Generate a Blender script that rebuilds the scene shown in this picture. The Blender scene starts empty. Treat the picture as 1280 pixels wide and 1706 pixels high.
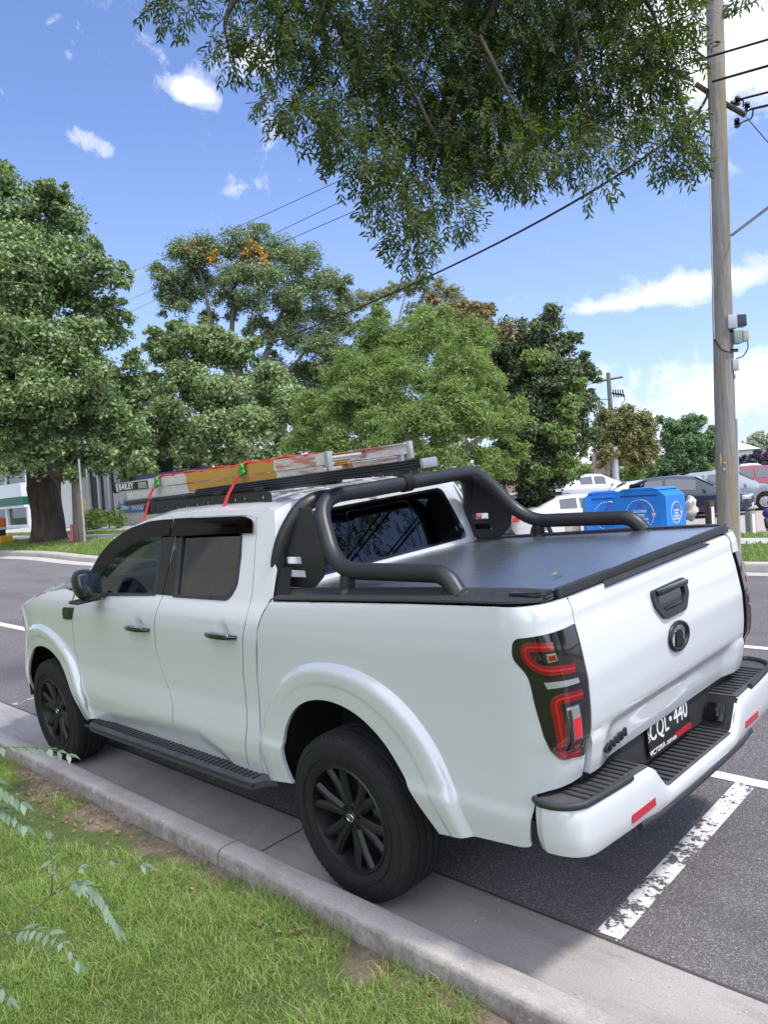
import bpy, bmesh, math, random
import numpy as np
from mathutils import Vector, Matrix
from mathutils.geometry import delaunay_2d_cdt
R = math.radians
SC = bpy.context.scene
COL = SC.collection
random.seed(7); rng = np.random.default_rng(7)

# ------------------------------------------------------------------ camera
TILT = math.atan(0.08)       # the kerbside lane leans towards the kerb
TF = Matrix.Translation((0, -2, 0)) @ Matrix.Rotation(-TILT, 4, 'X') @ Matrix.Translation((0, 2, 0))
CR = np.array([[-0.69961868,-0.70392404,-0.12257506],
 [ 0.02900887, 0.14342527,-0.98923591],
 [ 0.7139273 ,-0.69564368,-0.07992296]])
CC = np.array([-2.711427, 3.085296, 2.014801])
FPX = 1332.914
cam_d = bpy.data.cameras.new('camera'); cam = bpy.data.objects.new('camera', cam_d); COL.objects.link(cam)
_r, _d, _f = CR
cm = Matrix(((_r[0], -_d[0], -_f[0], CC[0]), (_r[1], -_d[1], -_f[1], CC[1]), (_r[2], -_d[2], -_f[2], CC[2]), (0, 0, 0, 1)))
cam.matrix_world = TF @ cm
cam_d.sensor_fit = 'VERTICAL'; cam_d.sensor_height = 36; cam_d.lens = 36*FPX/1706
cam_d.clip_start = 0.05; cam_d.clip_end = 3000
SC.camera = cam

# ------------------------------------------------------------------ light
SUN_AZ = math.atan2(-.30, -.95); SUN_EL = R(61)
sd = Vector((math.cos(SUN_AZ)*math.cos(SUN_EL), math.sin(SUN_AZ)*math.cos(SUN_EL), math.sin(SUN_EL)))
sl = bpy.data.lights.new('sun', 'SUN'); sl.energy = 1.9; sl.angle = R(6.0); sl.color = (1, .96, .91)
so = bpy.data.objects.new('sun', sl); COL.objects.link(so); so.rotation_euler = sd.to_track_quat('Z', 'Y').to_euler()
SC.view_settings.view_transform = 'Standard'; SC.view_settings.look = 'None'
SC.view_settings.gamma = 1; SC.view_settings.exposure = 1.0
SC.view_settings.use_curve_mapping = False

class NT:
    """tiny helper to write node trees"""
    def __init__(s, tree): s.t = tree; s.n = tree.nodes; s.l = tree.links
    def node(s, kind, **kw):
        n = s.n.new(kind)
        for k, v in kw.items():
            if k.startswith('i_'): s.put(n, k[2:], v)
            else: setattr(n, k, v)
        return n
    def put(s, n, key, v):
        sock = None
        key2 = key.replace('_', ' ')
        if key.isdigit(): sock = n.inputs[int(key)]
        else:
            for q in n.inputs:
                if q.name == key2 or q.name == key: sock = q; break
        if isinstance(v, bpy.types.NodeSocket): s.l.new(v, sock)
        elif isinstance(v, bpy.types.Node): s.l.new(v.outputs[0], sock)
        else: sock.default_value = v
    def math(s, op, a, b=0.0, c=None, clamp=False):
        n = s.node('ShaderNodeMath', operation=op, use_clamp=clamp); s.put(n, '0', a); s.put(n, '1', b)
        if c is not None: s.put(n, '2', c)
        return n.outputs[0]
    def mix(s, f, a, b, mode='MIX'):
        n = s.node('ShaderNodeMix', data_type='RGBA', blend_type=mode)
        s.put(n, '0', f); s.put(n, '6', a); s.put(n, '7', b); return n.outputs[2]
    def ramp(s, f, stops, interp='LINEAR'):
        n = s.node('ShaderNodeValToRGB'); e = n.color_ramp; e.interpolation = interp
        while len(e.elements) < len(stops): e.elements.new(.5)
        for q, (p, c) in zip(e.elements, stops): q.position = p; q.color = c if len(c) == 4 else (*c, 1)
        s.put(n, '0', f); return n.outputs[0]
    def noise(s, vec, scale, detail=4, rough=.55, dist=0):
        n = s.node('ShaderNodeTexNoise'); n.inputs['Scale'].default_value = scale; n.inputs['Detail'].default_value = detail
        n.inputs['Roughness'].default_value = rough; n.inputs['Distortion'].default_value = dist
        if vec is not None: s.l.new(vec, n.inputs['Vector'])
        return n.outputs['Fac']
    def pos(s): return s.node('ShaderNodeNewGeometry').outputs['Position']
    def obj(s): return s.node('ShaderNodeTexCoord').outputs['Object']
    def scale(s, v, xyz, rot=(0, 0, 0)):
        n = s.node('ShaderNodeMapping'); s.l.new(v, n.inputs['Vector']); n.inputs['Scale'].default_value = xyz; n.inputs['Rotation'].default_value = rot
        return n.outputs[0]
def c4(c): return (*c, 1)

w = bpy.data.worlds.new('World'); SC.world = w; w.use_nodes = True
N = NT(w.node_tree); N.n.clear()
sky = N.node('ShaderNodeTexSky', sky_type='NISHITA', sun_disc=False, sun_elevation=SUN_EL, sun_rotation=math.pi/2-SUN_AZ, altitude=50, air_density=1.0, dust_density=.6, ozone_density=1.5)
gen = N.node('ShaderNodeTexCoord').outputs['Generated']
nrm = N.node('ShaderNodeVectorMath', operation='NORMALIZE'); N.l.new(gen, nrm.inputs[0])
dirv = nrm.outputs[0]
def wdir(px, py):
    d = CR.T @ np.array([(px-640)/FPX, (py-853)/FPX, 1.0]); v = TF.to_3x3() @ Vector(d); return v.normalized()
sep = N.node('ShaderNodeSeparateXYZ'); N.l.new(dirv, sep.inputs[0])
# clouds lie on a flat layer: project the direction onto a plane overhead
den = N.math('MAXIMUM', sep.outputs[2], 0.03)
cv = N.node('ShaderNodeCombineXYZ'); N.put(cv, '0', N.math('DIVIDE', sep.outputs[0], N.math('ADD', den, .12))); N.put(cv, '1', N.math('DIVIDE', sep.outputs[1], N.math('ADD', den, .12)))
n1 = N.noise(cv.outputs[0], 1.5, 9, .6, .6)
n2 = N.math('ADD', N.math('MULTIPLY', N.noise(dirv, 8, 7, .62, .6), .45), N.math('MULTIPLY', N.noise(dirv, 27, 9, .66, .4), .55))
def blob(px, py, deg, amp, sq=1.0):
    d = wdir(px, py)
    sub = N.node('ShaderNodeVectorMath', operation='SUBTRACT'); N.l.new(dirv, sub.inputs[0]); sub.inputs[1].default_value = d
    # flatten blobs along the horizon
    ml = N.node('ShaderNodeVectorMath', operation='MULTIPLY'); N.l.new(sub.outputs[0], ml.inputs[0]); ml.inputs[1].default_value = (1, 1, sq)
    ln = N.node('ShaderNodeVectorMath', operation='LENGTH'); N.l.new(ml.outputs[0], ln.inputs[0])
    q = N.math('DIVIDE', ln.outputs['Value'], math.radians(deg))
    g = N.math('POWER', 2.718, N.math('MULTIPLY', N.math('MULTIPLY', q, q), -1.0))
    return N.math('MULTIPLY', g, amp)
acc = None
for b in [(300,148,1.25,.50,1.5), (322,150,.9,.45,1.5), (350,168,.8,.36,1.6), (150,232,1.3,.42,1.6), (182,255,.8,.38,1.4), (420,95,1.6,.50,1.5), (1250,60,5.5,.55,1.2), (1170,-20,6,.40,1.2), (1110,490,4.2,.56,4.5), (1230,462,3.8,.54,3.4), (1000,512,2.6,.36,6), (1180,670,10,.46,3.6), (1270,625,5,.45,3), (860,500,3,.22,3), (700,-500,30,.28,1)]:
    o_ = blob(*b); acc = o_ if acc is None else N.math('ADD', acc, o_)
dt = N.node('ShaderNodeVectorMath', operation='DOT_PRODUCT'); N.l.new(dirv, dt.inputs[0]); dt.inputs[1].default_value = (-.55, .45, .70)
back = N.ramp(dt.outputs['Value'], [(.42, (0, 0, 0)), (.72, (1, 1, 1))])     # unseen bright cloud behind and above the viewer, added as fill light
acc = N.math('ADD', acc, N.math('MULTIPLY', back, .85))
msk = N.math('ADD', acc, N.math('MULTIPLY', N.math('SUBTRACT', n2, .5), 2.0))
msk = N.math('ADD', msk, N.math('MULTIPLY', N.math('SUBTRACT', n1, .5), N.math('ADD', .0, N.math('MULTIPLY', back, 1.0))))
msk = N.ramp(msk, [(.25, (0, 0, 0)), (.44, (.42, .42, .42)), (.68, (1, 1, 1))], 'EASE')
hz = N.ramp(sep.outputs[2], [(0.0, (.65, .65, .65)), (.16, (.26, .26, .26)), (.42, (.06, .06, .06)), (.8, (0, 0, 0))])
tint = N.mix(1.0, sky.outputs[0], (1.30, 1.44, 1.92, 1), 'MULTIPLY')
c1 = N.mix(hz, tint, (6.2, 7.4, 9.6, 1))
c2 = N.mix(msk, c1, N.mix(back, (9.6, 9.9, 10.6, 1), (17.5, 18.8, 22.5, 1)))
bg = N.node('ShaderNodeBackground'); N.put(bg, '0', c2); bg.inputs[1].default_value = .062
out = N.node('ShaderNodeOutputWorld'); N.l.new(bg.outputs[0], out.inputs[0])

# ------------------------------------------------------------------ helpers
def at(px, py, D):
    """world point D metres in front of the camera plane along a surveyed sight line"""
    return TF @ Vector(CC + (CR.T @ np.array([(px-640)/FPX, (py-853)/FPX, 1.0]))*D)
def sst(a, b, x):
    t = min(1, max(0, (x-a)/(b-a))); return t*t*(3-2*t)
def H(x, y):
    """height of the ground"""
    if y > -2: return -.08*(y+2) if y < 3.2 else -.416-.02*(y-3.2)
    return .08*min(-2-y, 13)*sst(13, 23, x)-.5*math.exp(-((x-13.5)/4.5)**2-((y+18.5)/6)**2)*sst(-11, -15, y)
def hit(px, py, off=0.0):
    """where a sight line meets the ground"""
    o = at(px, py, 0); d = at(px, py, 1)-o
    lo = 1.0; t = 1.0
    while t < 400:
        p = o+d*t
        if p.z-off < H(p.x, p.y): break
        lo = t; t *= 1.02
    hi = t
    for _ in range(30):
        m = (lo+hi)/2; p = o+d*m
        if p.z-off < H(p.x, p.y): hi = m
        else: lo = m
    return o+d*hi
def tag(o, label=None, cat=None, group=None, kind=None):
    if label: o['label'] = label
    if cat: o['category'] = cat
    if group: o['group'] = group
    if kind: o['kind'] = kind
    return o
def empty(name, loc, rz=0, label=None, cat=None, group=None):
    o = bpy.data.objects.new(name, None); COL.objects.link(o); o.location = loc; o.rotation_euler = (0, 0, rz); o.empty_display_size = .3
    return tag(o, label, cat, group)
def link(name, me, mats, parent=None, smooth=35):
    for m in (mats if isinstance(mats, (list, tuple)) else [mats]): me.materials.append(m)
    o = bpy.data.objects.new(name, me); COL.objects.link(o)
    if smooth:
        me.shade_smooth()
        if smooth < 180: me.set_sharp_from_angle(angle=R(smooth))
    if parent: o.parent = parent
    return o
class MB:
    def __init__(s): s.v = []; s.f = []; s.m = []
    def add(s, v, f, mi=0, M=None):
        b = len(s.v)
        if M is not None: v = [M @ Vector(p) for p in v]
        s.v += [tuple(p) for p in v]; s.f += [tuple(i+b for i in q) for q in f]; s.m += [mi]*len(f); return s
    def box(s, c, d, rz=0, bev=0, mi=0, M=None):
        """box with centre c and full size d; bev cuts the edges"""
        bm = bmesh.new(); bmesh.ops.create_cube(bm, size=1)
        bmesh.ops.scale(bm, vec=d, verts=bm.verts)
        if bev: bmesh.ops.bevel(bm, geom=bm.edges[:], offset=bev, segments=2, profile=.6, affect='EDGES')
        T = Matrix.Translation(c) @ Matrix.Rotation(rz, 4, 'Z')
        if M is not None: T = M @ T
        bm.verts.ensure_lookup_table()
        v = [T @ q.co for q in bm.verts]; f = [[q.index for q in g.verts] for g in bm.faces]; bm.free()
        return s.add(v, f, mi)
    def tube(s, path, r, n=10, caps=True, mi=0, flat=1.0):
        """round bar along a polyline; r is one radius or one per point"""
        P = [Vector(p) for p in path]; rr = r if isinstance(r, (list, tuple)) else [r]*len(P)
        up = Vector((0, 0, 1)); rings = []; t0 = (P[1]-P[0]).normalized()
        a = t0.cross(up if abs(t0.z) < .9 else Vector((1, 0, 0))).normalized()
        for i, p in enumerate(P):
            t = (P[min(i+1, len(P)-1)]-P[max(i-1, 0)]).normalized()
            a = (a-t*a.dot(t)).normalized(); b = t.cross(a)
            rings.append([p+(a*math.cos(2*math.pi*k/n)+b*math.sin(2*math.pi*k/n)*flat)*rr[i] for k in range(n)])
        v = [q for g in rings for q in g]; f = []
        for i in range(len(P)-1):
            for k in range(n): f.append((i*n+k, i*n+(k+1) % n, (i+1)*n+(k+1) % n, (i+1)*n+k))
        if caps: f.append(tuple(range(n))[::-1]); f.append(tuple((len(P)-1)*n+k for k in range(n)))
        return s.add(v, f, mi)
    def lathe(s, prof, n=32, axis='Z', c=(0, 0, 0), mi=0, closed=False):
        """prof = (radius, height) pairs"""
        v = []; f = []; m = len(prof)
        for k in range(n):
            a = 2*math.pi*k/n
            for r, h in prof:
                if axis == 'Z': p = (r*math.cos(a), r*math.sin(a), h)
                elif axis == 'Y': p = (r*math.cos(a), h, r*math.sin(a))
                else: p = (h, r*math.cos(a), r*math.sin(a))
                v.append((p[0]+c[0], p[1]+c[1], p[2]+c[2]))
        for k in range(n):
            k2 = (k+1) % n
            for i in range(m-1 if not closed else m):
                j = (i+1) % m
                q = (k*m+i, k*m+j, k2*m+j, k2*m+i)
                f.append(q if axis == 'Y' else q[::-1])
        return s.add(v, f, mi)
    def prism(s, poly, depth, frame, mi=0):
        """poly in (a,b), swept +-depth/2; frame maps (a,b,h) to a point"""
        n = len(poly); v = [frame(a, b, -depth/2) for a, b in poly]+[frame(a, b, depth/2) for a, b in poly]
        f = [tuple(range(n))[::-1], tuple(range(n, 2*n))]+[(i, (i+1) % n, n+(i+1) % n, n+i) for i in range(n)]
        return s.add(v, f, mi)
    def build(s, name, mats, parent=None, smooth=35, recalc=True):
        me = bpy.data.meshes.new(name); me.from_pydata(s.v, [], s.f)
        if any(s.m): me.polygons.foreach_set('material_index', s.m)
        if recalc:
            bm = bmesh.new(); bm.from_mesh(me); bmesh.ops.recalc_face_normals(bm, faces=bm.faces); bm.to_mesh(me); bm.free()
        me.update(); return link(name, me, mats, parent, smooth)
def fillet(P, r, n=7):
    """round the corners of a polyline"""
    P = [Vector(p) for p in P]; out = [P[0]]
    rs = r if isinstance(r, (list, tuple)) else [r]*len(P)
    for i in range(1, len(P)-1):
        a, b, c = P[i-1], P[i], P[i+1]; u = (a-b); v = (c-b)
        k = min(rs[i], u.length*.48, v.length*.48); p0 = b+u.normalized()*k; p1 = b+v.normalized()*k
        for j in range(n+1):
            t = j/n; out.append(p0*(1-t)**2+b*2*t*(1-t)+p1*t*t)
    out.append(P[-1]); return out
def np_mesh(name, V, F, mats, parent=None, smooth=0, attrs=None):
    """V (n,3), F (m,k) arrays"""
    me = bpy.data.meshes.new(name); k = F.shape[1]
    me.vertices.add(len(V)); me.vertices.foreach_set('co', V.astype(np.float32).ravel())
    me.loops.add(F.size); me.loops.foreach_set('vertex_index', F.astype(np.int32).ravel())
    me.polygons.add(len(F)); me.polygons.foreach_set('loop_start', np.arange(0, F.size, k, dtype=np.int32))
    me.polygons.foreach_set('loop_total', np.full(len(F), k, dtype=np.int32))
    me.update(calc_edges=True); return link(name, me, mats, parent, smooth)
def text_obj(body, size, mat, M, name='lettering', parent=None, ext=.001, font_scale=(1, 1), align='CENTER', bold=0, shear=0):
    cu = bpy.data.curves.new('t', 'FONT'); cu.body = body; cu.size = size; cu.extrude = ext; cu.align_x = align; cu.align_y = 'CENTER'; cu.offset = bold; cu.shear = shear
    cu.resolution_u = 3
    tmp = bpy.data.objects.new('t', cu); COL.objects.link(tmp)
    dg = bpy.context.evaluated_depsgraph_get(); me = bpy.data.meshes.new_from_object(tmp.evaluated_get(dg))
    bpy.data.objects.remove(tmp); bpy.data.curves.remove(cu)
    me.transform(M @ Matrix.Diagonal((font_scale[0], font_scale[1], 1, 1)))
    me.materials.clear(); return link(name, me, mat, parent, 0)
def frame_m(o, ex, ey):
    """matrix whose x runs along ex, y along ey, at o"""
    ex = Vector(ex).normalized(); ey = Vector(ey); ey = (ey-ex*ey.dot(ex)).normalized(); ez = ex.cross(ey)
    return Matrix(((ex[0], ey[0], ez[0], o[0]), (ex[1], ey[1], ez[1], o[1]), (ex[2], ey[2], ez[2], o[2]), (0, 0, 0, 1)))

# ------------------------------------------------------------------ materials
def principled(name, col, rough=.5, metal=0, coat=0, spec=.5, **kw):
    m = bpy.data.materials.new(name); m.use_nodes = True; T = NT(m.node_tree); b = T.n['Principled BSDF']
    b.inputs['Base Color'].default_value = c4(col); b.inputs['Roughness'].default_value = rough; b.inputs['Metallic'].default_value = metal
    b.inputs['Coat Weight'].default_value = coat; b.inputs['Coat Roughness'].default_value = .04; b.inputs['Specular IOR Level'].default_value = spec
    for k, v in kw.items(): b.inputs[k.replace('_', ' ')].default_value = v
    return m, T, b
def bump(T, b, h, dist, strength=1.0):
    n = T.node('ShaderNodeBump'); T.put(n, 'Height', h); n.inputs['Distance'].default_value = dist; n.inputs['Strength'].default_value = strength
    T.l.new(n.outputs[0], b.inputs['Normal'])
def mat_var(name, c1, c2, rough=.6, scale=8, detail=5, bscale=0, bdist=.002, coord='obj', stretch=(1, 1, 1), **kw):
    m, T, b = principled(name, c1, rough, **kw)
    v = T.scale(T.obj() if coord == 'obj' else T.pos(), stretch)
    f = T.ramp(T.noise(v, scale, detail, .6), [(.3, (0, 0, 0)), (.7, (1, 1, 1))])
    T.l.new(T.mix(f, c4(c1), c4(c2)), b.inputs['Base Color'])
    if bscale: bump(T, b, T.noise(v, bscale, 4), bdist)
    return m
def mat_paint(name, col, dirt=.0):
    m, T, b = principled(name, col, .16, coat=1, spec=.8)
    if dirt:
        p = T.obj(); sp = T.node('ShaderNodeSeparateXYZ'); T.l.new(p, sp.inputs[0])
        low = T.ramp(sp.outputs[2], [(.30, (1, 1, 1)), (.62, (.12, .12, .12)), (1.3, (0, 0, 0))])
        f = T.math('MULTIPLY', T.math('MULTIPLY', low, T.ramp(T.noise(p, 9, 8, .7), [(.35, (0, 0, 0)), (.75, (1, 1, 1))])), dirt)
        T.l.new(T.mix(f, c4(col), (.34, .31, .26, 1)), b.inputs['Base Color'])
        T.l.new(T.math('ADD', T.math('MULTIPLY', f, .5), .15), b.inputs['Roughness'])
        bump(T, b, T.noise(p, 2.6, 2), .0012, .6)
    return m
M = {}
M['white'] = mat_paint('white_paint', (.63, .645, .655), .16)
M['plastic'] = mat_var('black_plastic', (.022, .022, .024), (.034, .034, .036), .55, 30, bscale=260, bdist=.0006)
M['step'] = mat_var('step_plastic', (.045, .045, .05), (.075, .075, .08), .62, 14, bscale=300, bdist=.0008)
M['powder'] = mat_var('black_powder_coat', (.014, .014, .016), (.022, .022, .024), .42, 18, bscale=320, bdist=.0003)
M['gloss'] = principled('gloss_black', (.006, .006, .007), .14, coat=.5)[0]
M['rubber'] = mat_var('tyre_rubber', (.0055, .0055, .006), (.012, .0115, .0115), .85, 14, bscale=90, bdist=.0005)
M['rim'] = principled('black_rim', (.006, .006, .007), .45, .0, coat=.08)[0]
M['chrome'] = principled('chrome', (.7, .7, .72), .14, 1)[0]
M['alu'] = mat_var('aluminium', (.44, .44, .44), (.62, .61, .60), .38, 7, bscale=60, bdist=.0004, metal=.75)
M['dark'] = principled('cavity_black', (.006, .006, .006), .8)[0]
M['seat'] = mat_var('seat_cloth', (.03, .03, .035), (.05, .05, .055), .8, 20)
M['blueprint'] = principled('sun_shade_blue', (.05, .22, .35), .6)[0]
M['red'] = principled('red_webbing', (.62, .03, .03), .6)[0]
M['green'] = principled('green_buckle', (.03, .30, .06), .4)[0]
M['redlens'] = principled('red_lens', (.20, .004, .008), .08, coat=1)[0]
M['redbright'] = principled('bright_red_lens', (.75, .02, .03), .15, coat=1)[0]
M['redcore'] = principled('red_light_core', (.42, .010, .015), .15, coat=1)[0]
M['clearlens'] = principled('clear_lens', (.36, .38, .40), .18, coat=1, metal=.4)[0]
M['lensblack'] = principled('smoked_lens', (.012, .010, .011), .05, coat=1)[0]
M['reflector'] = principled('red_reflector', (.48, .01, .02), .2, coat=1)[0]
M['platewhite'] = principled('plate_white', (.75, .75, .75), .4)[0]
M['plateblack'] = principled('plate_black', (.02, .02, .02), .35)[0]
M['headlamp'] = principled('headlamp', (.55, .57, .6), .1, .6, coat=1)[0]
def glass(name, tint, refl=.14, rough=.01, k=.85):
    m = bpy.data.materials.new(name); m.use_nodes = True; T = NT(m.node_tree); T.n.clear()
    fr = T.node('ShaderNodeFresnel'); fr.inputs[0].default_value = 1.5
    tr = T.node('ShaderNodeBsdfTransparent'); tr.inputs[0].default_value = c4(tint)
    gl = T.node('ShaderNodeBsdfGlossy'); gl.inputs['Color'].default_value = (.95, .97, 1, 1); gl.inputs['Roughness'].default_value = rough
    mx = T.node('ShaderNodeMixShader'); T.put(mx, '0', T.math('ADD', T.math('MULTIPLY', fr.outputs[0], k), refl, clamp=True)); T.l.new(tr.outputs[0], mx.inputs[1]); T.l.new(gl.outputs[0], mx.inputs[2])
    o = T.node('ShaderNodeOutputMaterial'); T.l.new(mx.outputs[0], o.inputs[0]); return m
M['glass'] = glass('side_glass', (.55, .60, .58), .0)
M['glass_tint'] = glass('tinted_door_glass', (.16, .17, .17), .13)
M['rearglass'] = glass('rear_glass', (.02, .022, .025), .02)
M['visor'] = glass('smoked_visor', (.05, .055, .07), .02, .04, .5)
# road, kerb, grass
def mat_asphalt(name, c1, c2, stone, grit=230):
    m, T, b = principled(name, c1, .88, spec=.3); p = T.pos()
    vo = T.node('ShaderNodeTexVoronoi', i_Scale=grit); T.l.new(p, vo.inputs['Vector'])
    sp = T.ramp(vo.outputs['Color'], [(.62, (0, 0, 0)), (.95, (1, 1, 1))])
    big = T.ramp(T.noise(p, .9, 6, .6), [(.3, (0, 0, 0)), (.7, (1, 1, 1))])
    fine = T.ramp(T.noise(p, 90, 5, .75), [(.35, (0, 0, 0)), (.7, (1, 1, 1))])
    base = T.mix(big, c4(c1), c4(c2))
    base = T.mix(T.math('MULTIPLY', fine, .75), base, c4([q*.38 for q in c1]))
    stn = T.ramp(T.noise(T.scale(p, (.35, 1.3, 1)), 1.1, 7, .65), [(.50, (0, 0, 0)), (.70, (1, 1, 1))])
    col = T.mix(T.math('MULTIPLY', sp, .8), base, c4(stone)); col = T.mix(T.math('MULTIPLY', stn, .38), col, c4([q*.4 for q in c1])); T.l.new(col, b.inputs['Base Color'])
    bump(T, b, T.math('ADD', vo.outputs['Distance'], T.noise(p, 120, 3)), .006, .9); return m
M['asphalt'] = mat_asphalt('asphalt', (.155, .140, .142), (.215, .197, .198), (.52, .47, .47))
M['asphalt_far'] = M['asphalt']
def mat_concrete(name, c1, c2, dirt=(.10, .085, .07), back=False):
    m, T, b = principled(name, c1, .85, spec=.3); p = T.pos()
    f = T.ramp(T.noise(p, 2.2, 8, .65), [(.3, (0, 0, 0)), (.72, (1, 1, 1))])
    sp = T.ramp(T.noise(p, 160, 3, .7), [(.42, (0, 0, 0)), (.62, (1, 1, 1))])
    st = T.ramp(T.noise(T.scale(p, (.5, 2.5, 2.5)), 2.3, 8, .7), [(.5, (0, 0, 0)), (.72, (1, 1, 1))])
    col = T.mix(f, c4(c1), c4(c2)); col = T.mix(T.math('MULTIPLY', sp, .35), col, c4([q*.5 for q in c1])); col = T.mix(T.math('MULTIPLY', st, .5), col, c4(dirt))
    if back:      # lawn-side face darkened: soil stain plus painted shade; lichen flecks on top
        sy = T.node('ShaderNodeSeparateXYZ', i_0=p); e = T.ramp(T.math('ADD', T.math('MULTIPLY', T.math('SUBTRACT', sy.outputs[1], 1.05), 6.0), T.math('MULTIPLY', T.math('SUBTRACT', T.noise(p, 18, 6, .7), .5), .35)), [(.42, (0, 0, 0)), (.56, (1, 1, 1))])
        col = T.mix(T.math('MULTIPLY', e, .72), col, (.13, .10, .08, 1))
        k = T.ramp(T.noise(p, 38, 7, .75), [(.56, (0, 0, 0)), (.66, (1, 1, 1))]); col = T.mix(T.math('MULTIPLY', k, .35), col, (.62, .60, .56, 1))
    T.l.new(col, b.inputs['Base Color']); bump(T, b, T.noise(p, 130, 4), .003, .7); return m
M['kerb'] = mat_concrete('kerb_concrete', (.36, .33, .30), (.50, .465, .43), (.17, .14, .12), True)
M['gutter'] = mat_concrete('gutter_concrete', (.33, .30, .285), (.43, .395, .375), (.15, .13, .12))
M['path'] = mat_concrete('path_concrete', (.42, .40, .37), (.5, .48, .45), (.3, .28, .25))
M['joint'] = principled('joint_dirt', (.06, .054, .05), .9)[0]
M['soil'] = mat_var('soil', (.085, .055, .038), (.19, .135, .10), .95, 5, 9, 90, .006, 'pos')
M['gravel'] = mat_var('gravel', (.30, .25, .22), (.42, .37, .34), .95, 6, 9, 60, .01, 'pos')
M['turf'] = mat_var('turf_ground', (.05, .08, .022), (.11, .14, .045), .95, 3.0, 9, 60, .02, 'pos')
def mat_worn(name, col, wear, scale=26):
    m, T, b = principled(name, col, .75); p = T.pos()
    f = T.math('ADD', T.math('MULTIPLY', T.noise(p, scale, 8, .75), .5), T.math('MULTIPLY', T.noise(p, 4.2, 5, .65), .5))
    a = T.ramp(f, [(wear-.012, (0, 0, 0)), (wear+.012, (1, 1, 1))]); T.l.new(a, b.inputs['Alpha'])
    T.l.new(T.mix(T.noise(p, 60, 4), c4(col), c4([q*.7 for q in col])), b.inputs['Base Color']); bump(T, b, a, .002); return m
M['paint_worn'] = mat_worn('worn_road_paint', (.80, .78, .76), .478)
M['paint_line'] = mat_worn('road_paint', (.80, .79, .77), .36)
def mat_leaf(name, cols, trans=.35, rough=.5, tcol=None, spec=.35):
    m = bpy.data.materials.new(name); m.use_nodes = True; T = NT(m.node_tree); b = T.n['Principled BSDF']; out = T.n['Material Output']
    g = T.node('ShaderNodeNewGeometry'); n = len(cols)
    col = T.ramp(g.outputs['Random Per Island'], [((i+.5)/n, c) for i, c in enumerate(cols)])
    big = T.noise(T.pos(), .9, 3); col = T.mix(T.math('MULTIPLY', big, .55), col, c4(cols[0]))
    T.l.new(col, b.inputs['Base Color']); b.inputs['Roughness'].default_value = rough; b.inputs['Specular IOR Level'].default_value = spec
    tr = T.node('ShaderNodeBsdfTranslucent'); T.l.new(T.mix(1.0, col, c4(tcol or (1.3, 1.5, .6)), 'MULTIPLY'), tr.inputs[0])
    mx = T.node('ShaderNodeMixShader'); mx.inputs[0].default_value = trans; T.l.new(b.outputs[0], mx.inputs[1]); T.l.new(tr.outputs[0], mx.inputs[2]); T.l.new(mx.outputs[0], out.inputs[0])
    return m
def mat_bark(name, c1, c2, sc=6):
    m, T, b = principled(name, c1, .92, spec=.2); p = T.scale(T.pos(), (1, 1, .22))
    f = T.noise(p, sc, 8, .7, .3); T.l.new(T.mix(T.ramp(f, [(.35, (0, 0, 0)), (.65, (1, 1, 1))]), c4(c1), c4(c2)), b.inputs['Base Color'])
    bump(T, b, f, .05, 1); return m
M['bark'] = mat_bark('elm_bark', (.045, .033, .028), (.13, .10, .085))
M['bark_pale'] = mat_bark('paperbark', (.28, .22, .17), (.46, .38, .30), 4)
M['bark_grey'] = mat_bark('grey_bark', (.10, .085, .07), (.20, .17, .14), 5)

def _sm(zs, ys, k=.03):
    z = np.arange(zs[0]-.2, zs[-1]+.2, .005); y = np.interp(z, zs, ys)
    # linear extrapolation at both ends
    y[z < zs[0]] = ys[0]+(z[z < zs[0]]-zs[0])*(ys[1]-ys[0])/(zs[1]-zs[0])
    y[z > zs[-1]] = ys[-1]+(z[z > zs[-1]]-zs[-1])*(ys[-1]-ys[-2])/(zs[-1]-zs[-2])
    n = int(k/.005)*2+1; ker = np.hanning(n+2)[1:-1]; ker /= ker.sum(); p = n//2
    yy = np.convolve(np.pad(y, p, mode='reflect', reflect_type='odd'), ker, 'valid'); return z, yy
CABP = _sm([.36, .46, .54, .62, .70, .80, .95, 1.08, 1.17, 1.24, 1.29, 1.335, 1.75], [.868, .893, .912, .920, .911, .897, .899, .907, .912, .902, .882, .857, .695])
BEDP = _sm([.42, .50, .58, .645, .67, .80, 1.0, 1.2, 1.27, 1.33, 1.37, 1.41], [.872, .890, .905, .912, .900, .898, .903, .910, .905, .893, .875, .845], .018)
TGP = _sm([.74, .80, .885, .925, 1.00, 1.12, 1.25, 1.33, 1.375, 1.415], [-1.115, -1.135, -1.150, -1.176, -1.184, -1.186, -1.168, -1.152, -1.150, -1.128], .02)
def prof(P, z): return np.interp(z, P[0], P[1])
def arch(ctrl, X, Z, cx, cz):
    """polar distance between the inner and outer edge of a flare: t<0 in the hole, 1 outside"""
    a = np.arctan2(Z-cz, X-cx); r = np.hypot(X-cx, Z-cz)
    ri = np.interp(a, ctrl[0], ctrl[1]); ro = np.interp(a, ctrl[2], ctrl[3]); return (r-ri)/(ro-ri), a
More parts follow.
